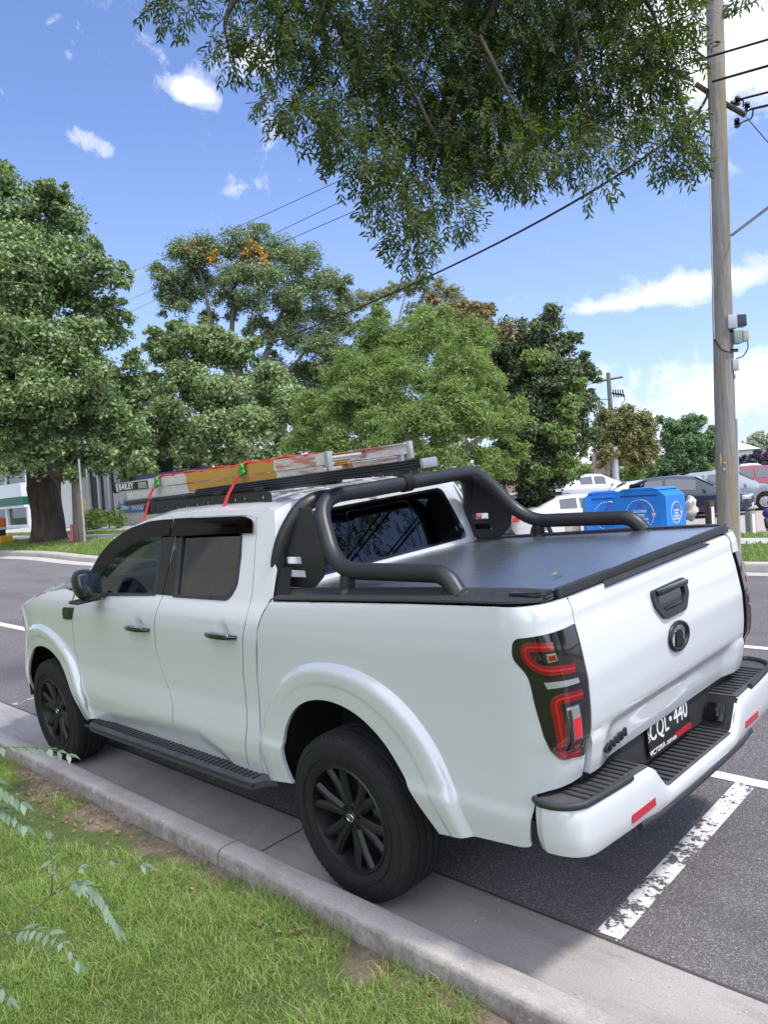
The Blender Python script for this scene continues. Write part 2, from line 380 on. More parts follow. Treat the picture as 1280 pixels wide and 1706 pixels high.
def mk(inner, outer, cx, cz):
    def pol(P):
        a = np.array([np.arctan2(z-cz, x-cx) for x, z in P]); r = np.array([np.hypot(x-cx, z-cz) for x, z in P]); o = np.argsort(a); a, r = a[o], r[o]
        d = np.linspace(a[0], a[-1], 161); q = np.interp(d, a, r); n = 25; ker = np.hanning(n+2)[1:-1]; ker /= ker.sum()
        for _ in range(2): q = np.convolve(np.pad(q, n//2, mode='reflect', reflect_type='odd'), ker, 'valid')
        return d, q
    ai, ri = pol(inner); ao, ro = pol(outer); return (ai, ri, ao, ro)
def ring_pts(A, cx, cz, t, n=60, a0=None, a1=None):
    """points on the flare at parameter t (0 inner edge, 1 outer edge), from front to back"""
    a = np.linspace(A[0][0] if a0 is None else a0, A[0][-1] if a1 is None else a1, n)
    r = np.interp(a, A[0], A[1])*(1-t)+np.interp(a, A[2], A[3])*t; return [(float(cx+q*np.cos(b)), float(cz+q*np.sin(b))) for q, b in zip(r, a)]
RIN = [(.40, .46), (.425, .60), (.39, .72), (.29, .85), (.16, .915), (0, .935), (-.14, .915), (-.29, .83), (-.40, .70), (-.48, .567), (-.56, .47)]
ROUT = [(.62, .44), (.585, .70), (.45, .91), (.23, 1.06), (0, 1.105), (-.207, 1.094), (-.409, 1.02), (-.58, .865), (-.655, .712), (-.70, .579), (-.735, .47)]
FIN = [(2.73, .425), (2.775, .56), (2.86, .70), (3.00, .82), (3.18, .88), (3.33, .875), (3.48, .82), (3.60, .71), (3.68, .58), (3.72, .42)]
FOUT = [(2.56, .425), (2.62, .58), (2.74, .80), (2.90, .94), (3.10, 1.03), (3.35, 1.035), (3.58, .96), (3.74, .83), (3.84, .66), (3.88, .42)]
AR = mk(RIN, ROUT, -.06, .45); AF = mk(FIN, FOUT, 3.23, .42)
_t = np.linspace(-.3, 1.3, 400); FPX_ = _t; FPY_ = np.convolve(np.pad(np.interp(_t, [-.3, 0, .10, .44, .48, .62, .80, .88, .98, 1.0, 1.3], [.55, .62, .68, .80, .92, .98, 1.0, .78, .06, 0, 0]), 8, mode='edge'), np.hanning(19)[1:-1]/np.hanning(19)[1:-1].sum(), 'valid')
def flare(t):
    return np.where((t > -.3) & (t < 1.2), np.interp(t, FPX_, FPY_), 0)
def bedY(X, Z):
    zz = np.where(Z > 1.1, Z-(Z-1.1)/.25*np.clip((.45-X)*.044, 0, .07), Z)
    y = prof(BEDP, zz); t, a = arch(AR, X, Z, -.06, .45)
    amp = .034*np.clip(.35+.65*(.62-X)/.7, .35, 1); return y+flare(t)*amp
def cabY(X, Z):
    y = prof(CABP, Z)
    f = np.clip((X-3.3)/.8, 0, 1.2); y = y-.20*f**2.2-np.clip(X-4.0, 0, 1)**2*1.5
    y = np.where(Z > 1.3, y+.0*X, y)
    zs = np.interp(X, [.86, 1.0, 1.2, 1.75, 2.3, 2.45], [.42, .53, .60, .575, .51, .42]); _k = np.clip((zs+.02-Z)/.10, 0, 1); y = y-.017*_k*_k*(3-2*_k)
    for hx, hz in ((1.715, 1.148), (.812, 1.182)): y = y-.013*np.clip(1-((X-hx)/.062)**2-((Z-hz)/.048)**2, 0, 1)**.7
    t, a = arch(AF, X, Z, 3.23, .42); return y+flare(t)*.032*(1-.3*f)

# ------------------------------------------------------------------ the parked pickup (truck frame: x forward, y left, z up, origin under the rear axle)
truck = empty('pickup_truck', (0, 0, 0), 0, 'white dual cab pickup with black sports bar parked at the near kerb', 'pickup truck')
truck.matrix_world = TF
def inside(P, pts):
    P = np.asarray(P); x, y = pts[:, 0], pts[:, 1]; c = np.zeros(len(pts), bool)
    j = len(P)-1
    for i in range(len(P)):
        xi, yi = P[i]; xj, yj = P[j]
        k = ((yi > y) != (yj > y)) & (x < (xj-xi)*(y-yi)/((yj-yi) or 1e-12)+xi); c ^= k; j = i
    return c
def resample(P, sp):
    out = []
    for i in range(len(P)):
        a = np.array(P[i]); b = np.array(P[(i+1) % len(P)]); n = max(1, int(round(np.linalg.norm(b-a)/sp)))
        out += [tuple(a+(b-a)*k/n) for k in range(n)]
    return out
def smooth_poly(P, r, closed=True):
    """round the corners of a 2D polygon"""
    n = len(P); out = []; rs = r if isinstance(r, (list, tuple)) else [r]*n
    for i in range(n):
        a, b, c = (np.array(P[i-1], float), np.array(P[i], float), np.array(P[(i+1) % n], float))
        u = a-b; v = c-b; lu = np.linalg.norm(u); lv = np.linalg.norm(v); k = min(rs[i], lu*.48, lv*.48)
        if k < 1e-4: out.append(tuple(b)); continue
        p0 = b+u/lu*k; p1 = b+v/lv*k
        for j in range(6): t = j/5; out.append(tuple(p0*(1-t)**2+b*2*t*(1-t)+p1*t*t))
    return out
def segdist(P, pts):
    d = np.full(len(pts), 1e9); P = np.asarray(P)
    for i in range(len(P)):
        a = P[i]; b = P[(i+1) % len(P)]; ab = b-a; L = ab@ab
        if L < 1e-14: continue
        t = np.clip(((pts-a)@ab)/L, 0, 1); q = a+t[:, None]*ab; d = np.minimum(d, np.hypot(*(pts-q).T))
    return d
def panel(name, outer, fmap, mat, parent, holes=(), sp=.03, thick=.014, inw=(0, -1, 0), bsp=None, rim=True, smooth=30, extra=None, excl=None):
    """a pressed panel: polygon with holes, triangulated evenly and mapped onto a curved surface"""
    bsp = bsp or sp*.7
    loops = [resample(P, bsp) for P in [outer, *holes]]
    lo = np.min(loops[0], 0); hi = np.max(loops[0], 0)
    gx = np.arange(lo[0], hi[0], sp); gy = np.arange(lo[1], hi[1], sp*.87)
    G = np.array([(x+(sp/2 if j % 2 else 0), y) for j, y in enumerate(gy) for x in gx])
    if excl is not None: G = G[~excl(G[:, 0], G[:, 1])]
    if extra is not None: G = np.vstack([G, np.array(extra)])
    if len(G):
        k = inside(loops[0], G)
        for Q in loops[1:]: k &= ~inside(Q, G)
        G = G[k]
        for Q in loops:
            if len(G): G = G[segdist(Q, G) > (sp*.45 if extra is None else sp*.25)]
    pts = []; ed = []
    for Q in loops:
        b = len(pts); pts += [tuple(map(float, q)) for q in Q]; ed += [(b+i, b+(i+1) % len(Q)) for i in range(len(Q))]
    pts += [tuple(map(float, g)) for g in G]
    v, e, f, *_ = delaunay_2d_cdt([Vector(p) for p in pts], ed, [], 0, 1e-7)
    v2 = np.array([tuple(q) for q in v]); F = np.array([t for t in f if len(t) == 3])
    cen = v2[F].mean(1); k = inside(loops[0], cen)
    for Q in loops[1:]: k &= ~inside(Q, cen)
    F = F[k]; X, Y, Z = fmap(v2[:, 0], v2[:, 1]); A = np.stack([X, Y, Z], 1)
    cnt = {}
    for t in F:
        for a, b in ((t[0], t[1]), (t[1], t[2]), (t[2], t[0])): cnt[(min(a, b), max(a, b))] = cnt.get((min(a, b), max(a, b)), []) + [(a, b)]
    bd = [q[0] for q in cnt.values() if len(q) == 1]
    iw = np.array(inw(X, Y, Z) if callable(inw) else inw, float)*thick
    Bk = A+iw; n = len(A)
    V = np.vstack([A, Bk]); faces = [tuple(t) for t in F]+[tuple(t[::-1]+n) for t in F]+[(b, a, a+n, b+n) for a, b in bd]
    me = bpy.data.meshes.new(name); me.from_pydata([tuple(q) for q in V], [], [tuple(int(i) for i in q) for q in faces]); me.update()
    # orient outwards: compare the first faces with the inward direction
    s = 0
    iwf = iw if iw.ndim == 1 else iw.mean(0)
    for p in me.polygons[:len(F)]: s += p.normal.dot(Vector(iwf))*p.area
    if s > 0:
        me.flip_normals()
    return link(name, me, mat, parent, smooth)
def side_map(fn, sgn, off=0.0):
    return lambda a, b: (a, sgn*(fn(a, b)+off), b)
TS = (.08, .16, .26, .36, .42, .46, .50, .56, .64, .72, .80, .84, .88, .92, .96, 1.0, 1.04, 1.10)
RRING = [p for t in TS for p in ring_pts(AR, -.06, .45, t, 100)]; FRING = [p for t in TS for p in ring_pts(AF, 3.23, .42, t, 90)]
RINs = ring_pts(AR, -.06, .45, 0, 70); FINs = ring_pts(AF, 3.23, .42, 0, 60)
WR = smooth_poly([(1.325, 1.333), (.79, 1.352), (.745, 1.42), (.758, 1.534), (.785, 1.69), (1.385, 1.705)], [0, .06, .02, 0, .03, 0])
WF = smooth_poly([(2.36, 1.302), (1.555, 1.333), (1.61, 1.71), (1.79, 1.695), (1.99, 1.645), (2.20, 1.545), (2.34, 1.41)], [.02, 0, 0, .05, .05, .05, .02])
SEAMB = [(1.440, 1.745), (1.462, 1.319), (1.492, 1.237), (1.525, 1.136), (1.548, 1.029), (1.542, .926), (1.500, .829), (1.452, .736), (1.436, .689), (1.45, .609), (1.46, .44)]
SEAMC = [(.672, 1.74), (.653, 1.663), (.63, 1.549), (.598, 1.38), (.600, 1.249), (.642, 1.116), (.685, .965), (.698, .817), (.70, .70), (.735, .57), (.763, .46)]
CABR = [(.53, 1.77), (.507, 1.72), (.445, 1.50), (.440, 1.36), (.478, 1.295), (.511, 1.204), (.566, .979), (.588, .811), (.600, .652), (.66, .43)]
SEAMF = [(2.64, 1.30), (2.65, 1.20), (2.668, 1.091), (2.705, .98), (2.712, .858), (2.665, .687), (2.614, .558), (2.60, .44)]
G_ = .0042
def shift(P, d): return [(x+d, z) for x, z in P]
roofline = [(1.80, 1.757), (1.95, 1.727), (2.10, 1.682), (2.25, 1.612), (2.38, 1.53), (2.50, 1.442), (2.62, 1.345)]
bedtop = [(.395, 1.352), (0, 1.369), (-.5, 1.390), (-.95, 1.405)]
_ph = np.linspace(0, math.pi/2, 200); _n = 2.5
_cx = .22*np.sin(_ph)**(2/_n); _cy = .20*np.cos(_ph)**(2/_n); _s = np.concatenate([[0], np.cumsum(np.hypot(np.diff(_cx), np.diff(_cy)))]); SE = float(_s[-1])
def bedmap(sgn, off=0.0):
    def f(u, z):
        g = prof(TGP, z); yb = bedY(-np.minimum(u, .95), z); s = np.clip(u-.95, 0, SE); ph = np.interp(s, _s, _ph)
        a = -g-.95; b = yb-.70
        o = off*np.ones_like(u)
        X = np.where(u < .95, -u, -.95-(a+o)*np.sin(ph)**(2/_n)); Y = np.where(u < .95, yb+o, .70+(b+o)*np.cos(ph)**(2/_n)+0*o)
        return X, sgn*Y, z
    return f
def bed_in(sgn):
    def f(X, Y, Z):
        k = np.clip((-X-.95)/.2, 0, 1); return np.stack([k, -sgn*(1.001-k), 0*k], 1)
    return f
for sgn in (1, -1):
    inw = (0, -sgn, 0)
    # rear door, front door
    rd = panel('rear_door', shift(SEAMC, G_)[::1]+[(1.0, .452), (1.45, .44)]+[(x-G_, z) for x, z in SEAMB[::-1]]+[(1.2, 1.755), (.80, 1.752)], side_map(cabY, sgn), M['white'], truck, [WR], .018, .018, inw)
    fd = panel('front_door', shift(SEAMB, G_)+[(2.0, .43), (2.45, .425)]+[(x-G_, z) for x, z in SEAMF[::-1][:-1]]+[(2.60, 1.31), (2.58, 1.36)]+[(2.49, 1.425), (2.37, 1.515), (2.24, 1.597), (2.09, 1.665), (1.94, 1.712), (1.80, 1.74), (1.6, 1.746)], side_map(cabY, sgn), M['white'], truck, [WF], .018, .018, inw)
    # black window surrounds, glass and the wind deflector
    for dr, Wd, gx in ((rd, WR, 'r'), (fd, WF, 'f')):
        c = np.mean(Wd, 0); grow = [tuple(np.array(p)+(np.array(p)-c)/np.linalg.norm(np.array(p)-c)*.017) for p in Wd]; shr = [tuple(np.array(p)-(np.array(p)-c)/np.linalg.norm(np.array(p)-c)*.012) for p in Wd]
        panel('window_seal', grow, side_map(cabY, sgn, .0035), M['plastic'], dr, [shr], .03, .012, inw)
        panel('window_glass', grow, side_map(cabY, sgn, -.010), M['glass_tint' if gx == 'r' else 'glass'], dr, (), .04, .004, inw)
    # B pillar cover strips
    panel('pillar_trim', [(1.327, 1.335), (1.452, 1.335), (1.437, 1.70), (1.388, 1.70)], side_map(cabY, sgn, .003), M['gloss'], rd, (), .04, .006, inw)
    panel('pillar_trim', [(1.464, 1.335), (1.553, 1.335), (1.608, 1.70), (1.448, 1.70)], side_map(cabY, sgn, .003), M['gloss'], fd, (), .04, .006, inw)
    vis_o = [(2.425, 1.44), (2.329, 1.548), (2.222, 1.621), (2.105, 1.672), (1.986, 1.711), (1.787, 1.742), (1.621, 1.751), (1.487, 1.751)]
    vis_i = [(1.487, 1.662), (1.62, 1.660), (1.778, 1.640), (1.917, 1.611), (2.075, 1.555), (2.181, 1.488), (2.28, 1.415)]
    vmap = lambda a, b: (a, sgn*(cabY(a, b)+.016+.012*np.sin(np.clip((b-1.40)*3, 0, 1)*math.pi)), b)
    panel('wind_deflector', vis_o+vis_i, vmap, M['visor'], fd, (), .03, .004, inw)
    panel('wind_deflector', smooth_poly([(.655, 1.665), (.675, 1.725), (.76, 1.752), (1.472, 1.754), (1.472, 1.657), (.775, 1.667)], [.01, .04, .05, 0, 0, .01]), vmap, M['visor'], rd, (), .03, .004, inw)
    # black A pillar face, painted over by the deflector
    panel('pillar_trim', [(2.375, 1.302), (2.60, 1.315), (2.50, 1.415), (2.37, 1.508), (2.24, 1.59), (2.09, 1.655), (1.96, 1.69), (1.99, 1.655), (2.205, 1.553), (2.35, 1.415)], side_map(cabY, sgn, .0045), M['gloss'], fd, (), .03, .008, inw)
    # handles
    for dr, hx, hz in ((fd, 1.712, 1.143), (rd, .812, 1.175)):
        mb = MB(); pth = []
        for k in range(9):
            t = k/8; x = hx+.135-.27*t; pth.append((x, sgn*(float(cabY(np.array(hx+.2), np.array(hz)))+.006+.034*math.sin(math.pi*t)**.6), hz-.010+.006*math.cos(math.pi*(t-.5))))
        mb.tube(pth, [.012, .018, .021, .022, .022, .022, .021, .018, .012], 14, flat=.75); dh = mb.build('door_handle', M['gloss'], dr, 60); mb = MB(); mb.tube([(p[0], p[1]+sgn*.010, p[2]+.0135) for p in pth[1:-1]], .0045, 6); mb.build('chrome_strip', M['chrome'], dh, 60)
    # cab corner pillar with the cant rail, front fender
    panel('cab_panel', CABR+[(1.0, .43), (1.0, .446)]+[(x-G_, z) for x, z in SEAMC[::-1]]+[(.80, 1.757), (1.2, 1.760), (1.6, 1.751), (1.80, 1.745), (1.94, 1.717), (2.09, 1.670), (2.24, 1.602), (2.37, 1.520), (2.49, 1.430), (2.56, 1.385)]+roofline[::-1]+[(1.6, 1.778), (1.2, 1.786), (.8, 1.784), (.6, 1.78)], side_map(cabY, sgn), M['white'], truck, (), .022, .016, inw)
    ff = panel('front_fender', [(x+G_, z) for x, z in SEAMF[::-1]]+[(2.80, 1.318), (3.06, 1.288), (3.25, 1.244), (3.37, 1.206), (3.60, 1.165), (3.85, 1.11), (4.05, 1.04), (4.09, .96), (4.11, .80), (4.10, .60), (4.05, .50), (3.90, .44), (3.75, .42)]+FINs+[(2.70, .40)], side_map(cabY, sgn), M['white'], truck, (), .022, .016, inw, extra=FRING, excl=lambda a, c: arch(AF, a, c, 3.23, .42)[0] < 1.14)
    panel('side_badge', smooth_poly([(2.775, 1.185), (2.76, 1.20), (2.60, 1.207), (2.655, 1.122), (2.785, 1.118)], .01), side_map(cabY, sgn, .010), M['plastic'], ff, (), .03, .012, inw)
    panel('badge_grille', smooth_poly([(2.755, 1.185), (2.645, 1.190), (2.675, 1.150), (2.755, 1.147)], .005), side_map(cabY, sgn, .0125), M['gloss'], ff, (), .03, .004, inw)
    panel('headlight', smooth_poly([(3.66, 1.075), (3.86, 1.09), (4.02, 1.02), (4.06, .93), (3.9, .94), (3.72, 1.0)], .02), side_map(cabY, sgn, .006), M['headlamp'], ff, (), .03, .012, inw)
    # bed side with the rounded rear corner
    lamp = smooth_poly([(1.032, 1.302), (1.27+.01, 1.318), (1.28, .838), (1.155, .862), (1.10, .925), (1.075, 1.06), (1.068, 1.16), (1.055, 1.19), (1.018, 1.235)], [.028, 0, 0, .05, .05, .05, .03, .05, .035])
    ue = .95+SE-.002
    hole = [p for p in lamp if p[0] < ue-.0005]
    outl = [(-x, z) for x, z in ((.66, .425), (.60, .652), (.578, .811), (.556, .979), (.494, 1.206), (.440, 1.30))]
    outl += [(-x, z) for x, z in bedtop]+[(1.10, 1.408), (ue, 1.408), (ue, 1.3155)]+hole+[(ue, .8405), (ue, .752), (1.13, .745), (1.075, .735), (1.045, .53), (.70, .497)]
    outl += [(-x, z) for x, z in RINs[::-1]]
    # order the lamp part so that the outline runs top right -> left -> bottom right
    i0 = outl.index(hole[0]); hs = sorted(hole, key=lambda p: 0)
    k = max(range(len(lamp)), key=lambda i: lamp[i][0]+lamp[i][1]*.01); ring = lamp[k:]+lamp[:k]
    if ring[1][1] < ring[0][1] and ring[1][0] > 1.2: ring = [ring[0]]+ring[:0:-1]
    ring = [p for p in ring if p[0] < ue-.001]
    outl = outl[:i0]+ring+outl[i0+len(hole):]
    bs = panel('bed_side', outl, bedmap(sgn), M['white'], truck, (), .020, .018, bed_in(sgn), extra=[(-x, z) for x, z in RRING], excl=lambda a, c: (arch(AR, -a, c, -.06, .45)[0] < 1.14) & (a < .9))
    # tail light: lens body and the pieces inside it
    tl = panel('tail_light', [(min(p[0], ue-.001), p[1]) for p in lamp], bedmap(sgn, .004), M['lensblack'], truck, (), .02, .03, bed_in(sgn))
    def lz(u, v):
        return (1.032+(u-95)/845*.238, 1.318-(v-(100+(740-u)*.20))*.000335)
    def strip(name, pts, wd, m, off):
        P = fillet([(*lz(*q), 0) for q in pts], .03, 5)
        L_ = []; R_ = []
        for i, p in enumerate(P):
            t = (P[min(i+1, len(P)-1)]-P[max(i-1, 0)]).normalized(); n = Vector((-t.y, t.x, 0)); L_.append((min((p+n*wd/2)[0], ue-.004), (p+n*wd/2)[1])); R_.append((min((p-n*wd/2)[0], ue-.004), (p-n*wd/2)[1]))
        panel(name, L_+R_[::-1], bedmap(sgn, off), m, tl, (), .012, .004, bed_in(sgn), bsp=.012)
    def patch(name, pts, m, off): panel(name, [(min(lz(*q)[0], ue-.004), lz(*q)[1]) for q in pts], bedmap(sgn, off), m, tl, (), .012, .004, bed_in(sgn), bsp=.012)
    strip('light_guide', [(580, 290), (225, 330), (245, 480), (400, 560), (810, 505)], .031, M['redlens'], .0062)
    strip('light_guide', [(860, 780), (470, 850), (545, 1475), (860, 1420)], .033, M['redlens'], .0062)
    strip('guide_core', [(580, 290), (225, 330), (245, 480), (400, 560), (810, 505)], .006, M['redcore'], .0076)
    strip('guide_core', [(860, 780), (470, 850), (545, 1475), (860, 1420)], .006, M['redcore'], .0076)
    for k_ in range(5): patch('lens_rib', [(330+62*k_, 400-12*k_), (345+62*k_, 397-12*k_), (350+62*k_, 455-12*k_), (335+62*k_, 458-12*k_)] if k_ < 2 else [(860, 860+110*(k_-2)), (905, 850+110*(k_-2)), (905, 860+110*(k_-2)), (860, 870+110*(k_-2))], M['plastic'], .0060)
    patch('reverse_lens', [(390, 680), (820, 610), (830, 660), (410, 745)], M['clearlens'], .0066)
    patch('chrome_frame', [(470, 375), (590, 350), (600, 430), (480, 465)], M['chrome'], .0066); patch('lamp_pane', [(495, 390), (575, 373), (580, 425), (500, 445)], M['redlens'], .0076)
    patch('chrome_frame', [(600, 935), (780, 890), (835, 1370), (660, 1420)], M['chrome'], .0066)
    patch('lamp_pane', [(665, 935), (765, 910), (775, 1015), (675, 1040)], M['clearlens'], .0080); patch('lamp_pane', [(677, 1050), (778, 1020), (797, 1235), (697, 1265)], M['redbright'], .0080)
    patch('lamp_pane', [(700, 1280), (800, 1255), (812, 1335), (710, 1365)], M['redlens'], .0080); patch('lamp_pane', [(612, 960), (655, 950), (690, 1395), (655, 1400)], M['plastic'], .0080)

# wheel wells and underbody keep daylight out
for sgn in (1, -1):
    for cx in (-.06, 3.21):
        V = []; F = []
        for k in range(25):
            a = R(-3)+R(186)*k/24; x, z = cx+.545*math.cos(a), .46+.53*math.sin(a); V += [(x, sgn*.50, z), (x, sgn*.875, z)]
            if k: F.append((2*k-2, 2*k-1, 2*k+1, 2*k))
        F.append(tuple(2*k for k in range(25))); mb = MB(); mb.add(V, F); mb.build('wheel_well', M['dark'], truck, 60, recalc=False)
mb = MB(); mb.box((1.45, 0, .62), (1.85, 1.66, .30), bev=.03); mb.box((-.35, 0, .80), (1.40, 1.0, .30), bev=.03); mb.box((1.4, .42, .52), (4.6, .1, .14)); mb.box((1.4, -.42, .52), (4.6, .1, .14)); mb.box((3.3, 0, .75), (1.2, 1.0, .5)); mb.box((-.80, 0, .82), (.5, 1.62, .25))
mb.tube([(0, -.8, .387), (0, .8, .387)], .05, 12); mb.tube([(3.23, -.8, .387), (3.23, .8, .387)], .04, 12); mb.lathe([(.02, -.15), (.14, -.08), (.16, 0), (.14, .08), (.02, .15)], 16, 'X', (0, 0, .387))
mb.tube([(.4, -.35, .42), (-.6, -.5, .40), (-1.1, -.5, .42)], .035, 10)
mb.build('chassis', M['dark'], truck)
# inner skins behind the panel gaps
for sgn in (1, -1):
    for xs, w0_, w1_, dp_ in ((SEAMB, .012, .012, .0065), (SEAMC, .012, .012, .0065), (SEAMF, .012, .012, .0065), (CABR[2:], .10, .03, .030)):
        V = []; F = []; xs = [(x0+(x1-x0)*k/8, z0+(z1-z0)*k/8) for (x0, z0), (x1, z1) in zip(xs[:-1], xs[1:]) for k in range(8)]+[xs[-1]]
        for i, (x, z) in enumerate(xs):
            y = sgn*(float(cabY(np.array(x), np.array(z)))-dp_); V += [(x-w0_, y, z), (x+w1_, y, z)]
            if i: F.append((2*i-2, 2*i-1, 2*i+1, 2*i))
        mb = MB(); mb.add(V, F); mb.build('seam_backing', M['dark'], truck, recalc=False)

# roof, rear cab wall, windscreen, bonnet, nose
def grid_mesh(fn, nu, nv, name, mat, parent, smooth=40, flip=False):
    V = [fn(i/(nu-1), j/(nv-1)) for i in range(nu) for j in range(nv)]
    F = [(i*nv+j, i*nv+j+1, (i+1)*nv+j+1, (i+1)*nv+j) for i in range(nu-1) for j in range(nv-1)]
    if flip: F = [f[::-1] for f in F]
    mb = MB(); mb.add(V, F); return mb.build(name, mat, parent, smooth, recalc=False)
def yc(x, z): return float(cabY(np.array(float(x)), np.array(float(z))))
def roofz(x): return float(np.interp(x, [.5, .6, .8, 1.2, 1.6, 1.8, 1.95, 2.05], [1.765, 1.780, 1.784, 1.786, 1.778, 1.757, 1.727, 1.700]))
def roof(a, b):
    x = .53+a*1.50; y = b*2-1; ze = roofz(x); ye = yc(x, ze); h = .055*min(1, .35+(x-.53)*3)*(1 if x < 1.7 else 1-(x-1.7)*.6)
    return (x-(.02*(1-abs(y)**2) if a == 0 else 0), y*ye, ze+h*(1-abs(y)**3.2)**.8)
rf = grid_mesh(roof, 34, 41, 'roof', M['white'], truck, 60)
for k in range(-2, 3):
    pts = [(x, .19*k, roof((x-.53)/1.5, (.19*k/.68+1)/2)[2]+.001) for x in np.linspace(.62, 1.85, 12)]
    mb = MB(); mb.tube(pts, .012, 8, flat=.35); mb.build('roof_rib', M['white'], rf, 60)
# rear wall of the cab in (y, z) with the window opening
def rwall(off=0.0):
    return lambda y, z: (.385+(z-1.33)*.30-off-.0*y+.045*np.clip((np.abs(y)-.60)/.2, 0, 1)**2*1.4, y, z)
tp = [(y*.02*34*.98/1.0, 0) for y in range(0)]
topc = [(yy, 1.772+.052*(1-abs(yy/.685)**3.2)**.8) for yy in np.linspace(.66, -.66, 25)]
RG = smooth_poly([(-.555, 1.735), (.555, 1.735), (.64, 1.412), (-.64, 1.412)], .05)
cw = panel('cab_rear_wall', [(-.84, 1.20), (.84, 1.20), (.85, 1.34), (.79, 1.50), (.715, 1.69), (.69, 1.745)]+topc+[(-.69, 1.745), (-.715, 1.69), (-.79, 1.50), (-.85, 1.34)], rwall(), M['white'], truck, [RG], .03, .02, (1, 0, 0))
RGg = [(y*1.02, 1.56+(z-1.56)*1.03) for y, z in RG]
rg = panel('rear_window', RGg, rwall(-.008), M['rearglass'], truck, (), .05, .005, (1, 0, 0))
cc = smooth_poly([(-.22, 1.70), (.36, 1.70), (.36, 1.42), (-.22, 1.42)], .05)
panel('window_seal', [(y*1.0, z) for y, z in RG], rwall(.003), M['gloss'], rg, [[(y*.955, 1.56+(z-1.56)*.91) for y, z in RG]], .03, .010, (1, 0, 0))
for y0, y1 in ((-.25, .25),):
    panel('window_divider', smooth_poly([(y0, 1.702), (y1, 1.702), (y1, 1.415), (y0, 1.415)], .05), rwall(-.003), M['gloss'], rg, [smooth_poly([(y0+.006, 1.696), (y1-.006, 1.696), (y1-.006, 1.421), (y0+.006, 1.421)], .045)], .03, .005, (1, 0, 0))
mb = MB(); mb.box((.462, 0, 1.765), (.03, .34, .022), bev=.006); mb.build('brake_light', M['redlens'], truck)
def ws(a, b):
    y = b*2-1; z = 1.335+a*.41; xs = float(np.interp(z, [1.335, 1.345, 1.442, 1.53, 1.612, 1.682, 1.727, 1.757], [2.64, 2.62, 2.50, 2.38, 2.25, 2.10, 1.95, 1.80])); ye = yc(xs, z)-.01
    return (xs+.14*(1-y*y), y*ye, z+.03*(1-y*y)*a)
grid_mesh(ws, 14, 21, 'windscreen', M['glass'], truck, 60, True)
def hood(a, b):
    x = 2.60+a*1.48; y = b*2-1; ze = float(np.interp(x, [2.6, 2.8, 3.06, 3.25, 3.37, 3.6, 3.85, 4.05, 4.08], [1.332, 1.318, 1.288, 1.244, 1.206, 1.165, 1.11, 1.04, 1.03])); ye = yc(x, ze)
    zc = float(np.interp(x, [2.6, 3.0, 3.4, 3.8, 4.08], [1.345, 1.335, 1.30, 1.22, 1.08])); ay = abs(y)*ye
    bul = .016*sst(.55, .45, ay)*(1-a)*1.3+.02*sst(.80, .70, ay)
    return (x+.10*(1-y*y)*a, y*ye, ze+(zc-ze)*(1-abs(y)**3)**.7+bul*(1-a*.6)*(1 if ay < ye-.01 else 0))
grid_mesh(hood, 40, 49, 'bonnet', M['white'], truck, 60)
def nose(a, b):
    y = b*2-1; z = 1.05-a*.60; ye = yc(4.09, min(z, 1.0))
    return (4.10+.10*(1-y*y)+.03*math.sin(a*math.pi), y*ye, z)
grid_mesh(nose, 14, 31, 'front_bumper', M['white'], truck, 60)
mb = MB(); mb.box((4.235, 0, .86), (.05, 1.05, .36), bev=.04); gr = mb.build('grille', M['plastic'], truck)
mb = MB()
for k in range(6): mb.box((4.262, 0, .73+.052*k), (.012, .95, .02), bev=.004)
mb.build('grille_bar', M['chrome'], gr)

# interior
mb = MB()
for x in (1.55, .95):
    for y in (.38, -.38):
        mb.box((x, y, .95), (.5, .5, .18), bev=.05); mb.box((x-.26, y, 1.28), (.14, .48, .6), bev=.05); mb.box((x-.29, y, 1.62), (.09, .26, .16), bev=.035)
mb.build('seat', M['seat'], truck)
mb = MB(); mb.box((2.45, 0, 1.20), (.5, 1.56, .20), bev=.06); mb.box((1.5, .80, 1.1), (2.0, .05, .3), bev=.01); mb.box((1.5, -.80, 1.1), (2.0, .05, .3), bev=.01); mb.box((2.2, -.38, 1.28), (.1, .38, .16), bev=.04); mb.build('dashboard', M['plastic'], truck)
mb = MB(); mb.box((2.28, -.02, 1.365), (.62, 1.2, .004)); mb.build('sun_shade', M['blueprint'], truck)
mb = MB(); Ms = Matrix.Translation((2.10, -.38, 1.36)) @ Matrix.Rotation(R(-65), 4, 'Y')
ring = [Ms @ Vector((.185*math.cos(t), .185*math.sin(t), 0)) for t in np.linspace(0, 2*math.pi, 33)]; mb.tube(ring, .016, 8, caps=False)
mb.tube([Ms @ Vector((-.18, 0, 0)), Ms @ Vector((.18, 0, 0))], .02, 8); mb.build('steering_wheel', M['plastic'], truck, 60)

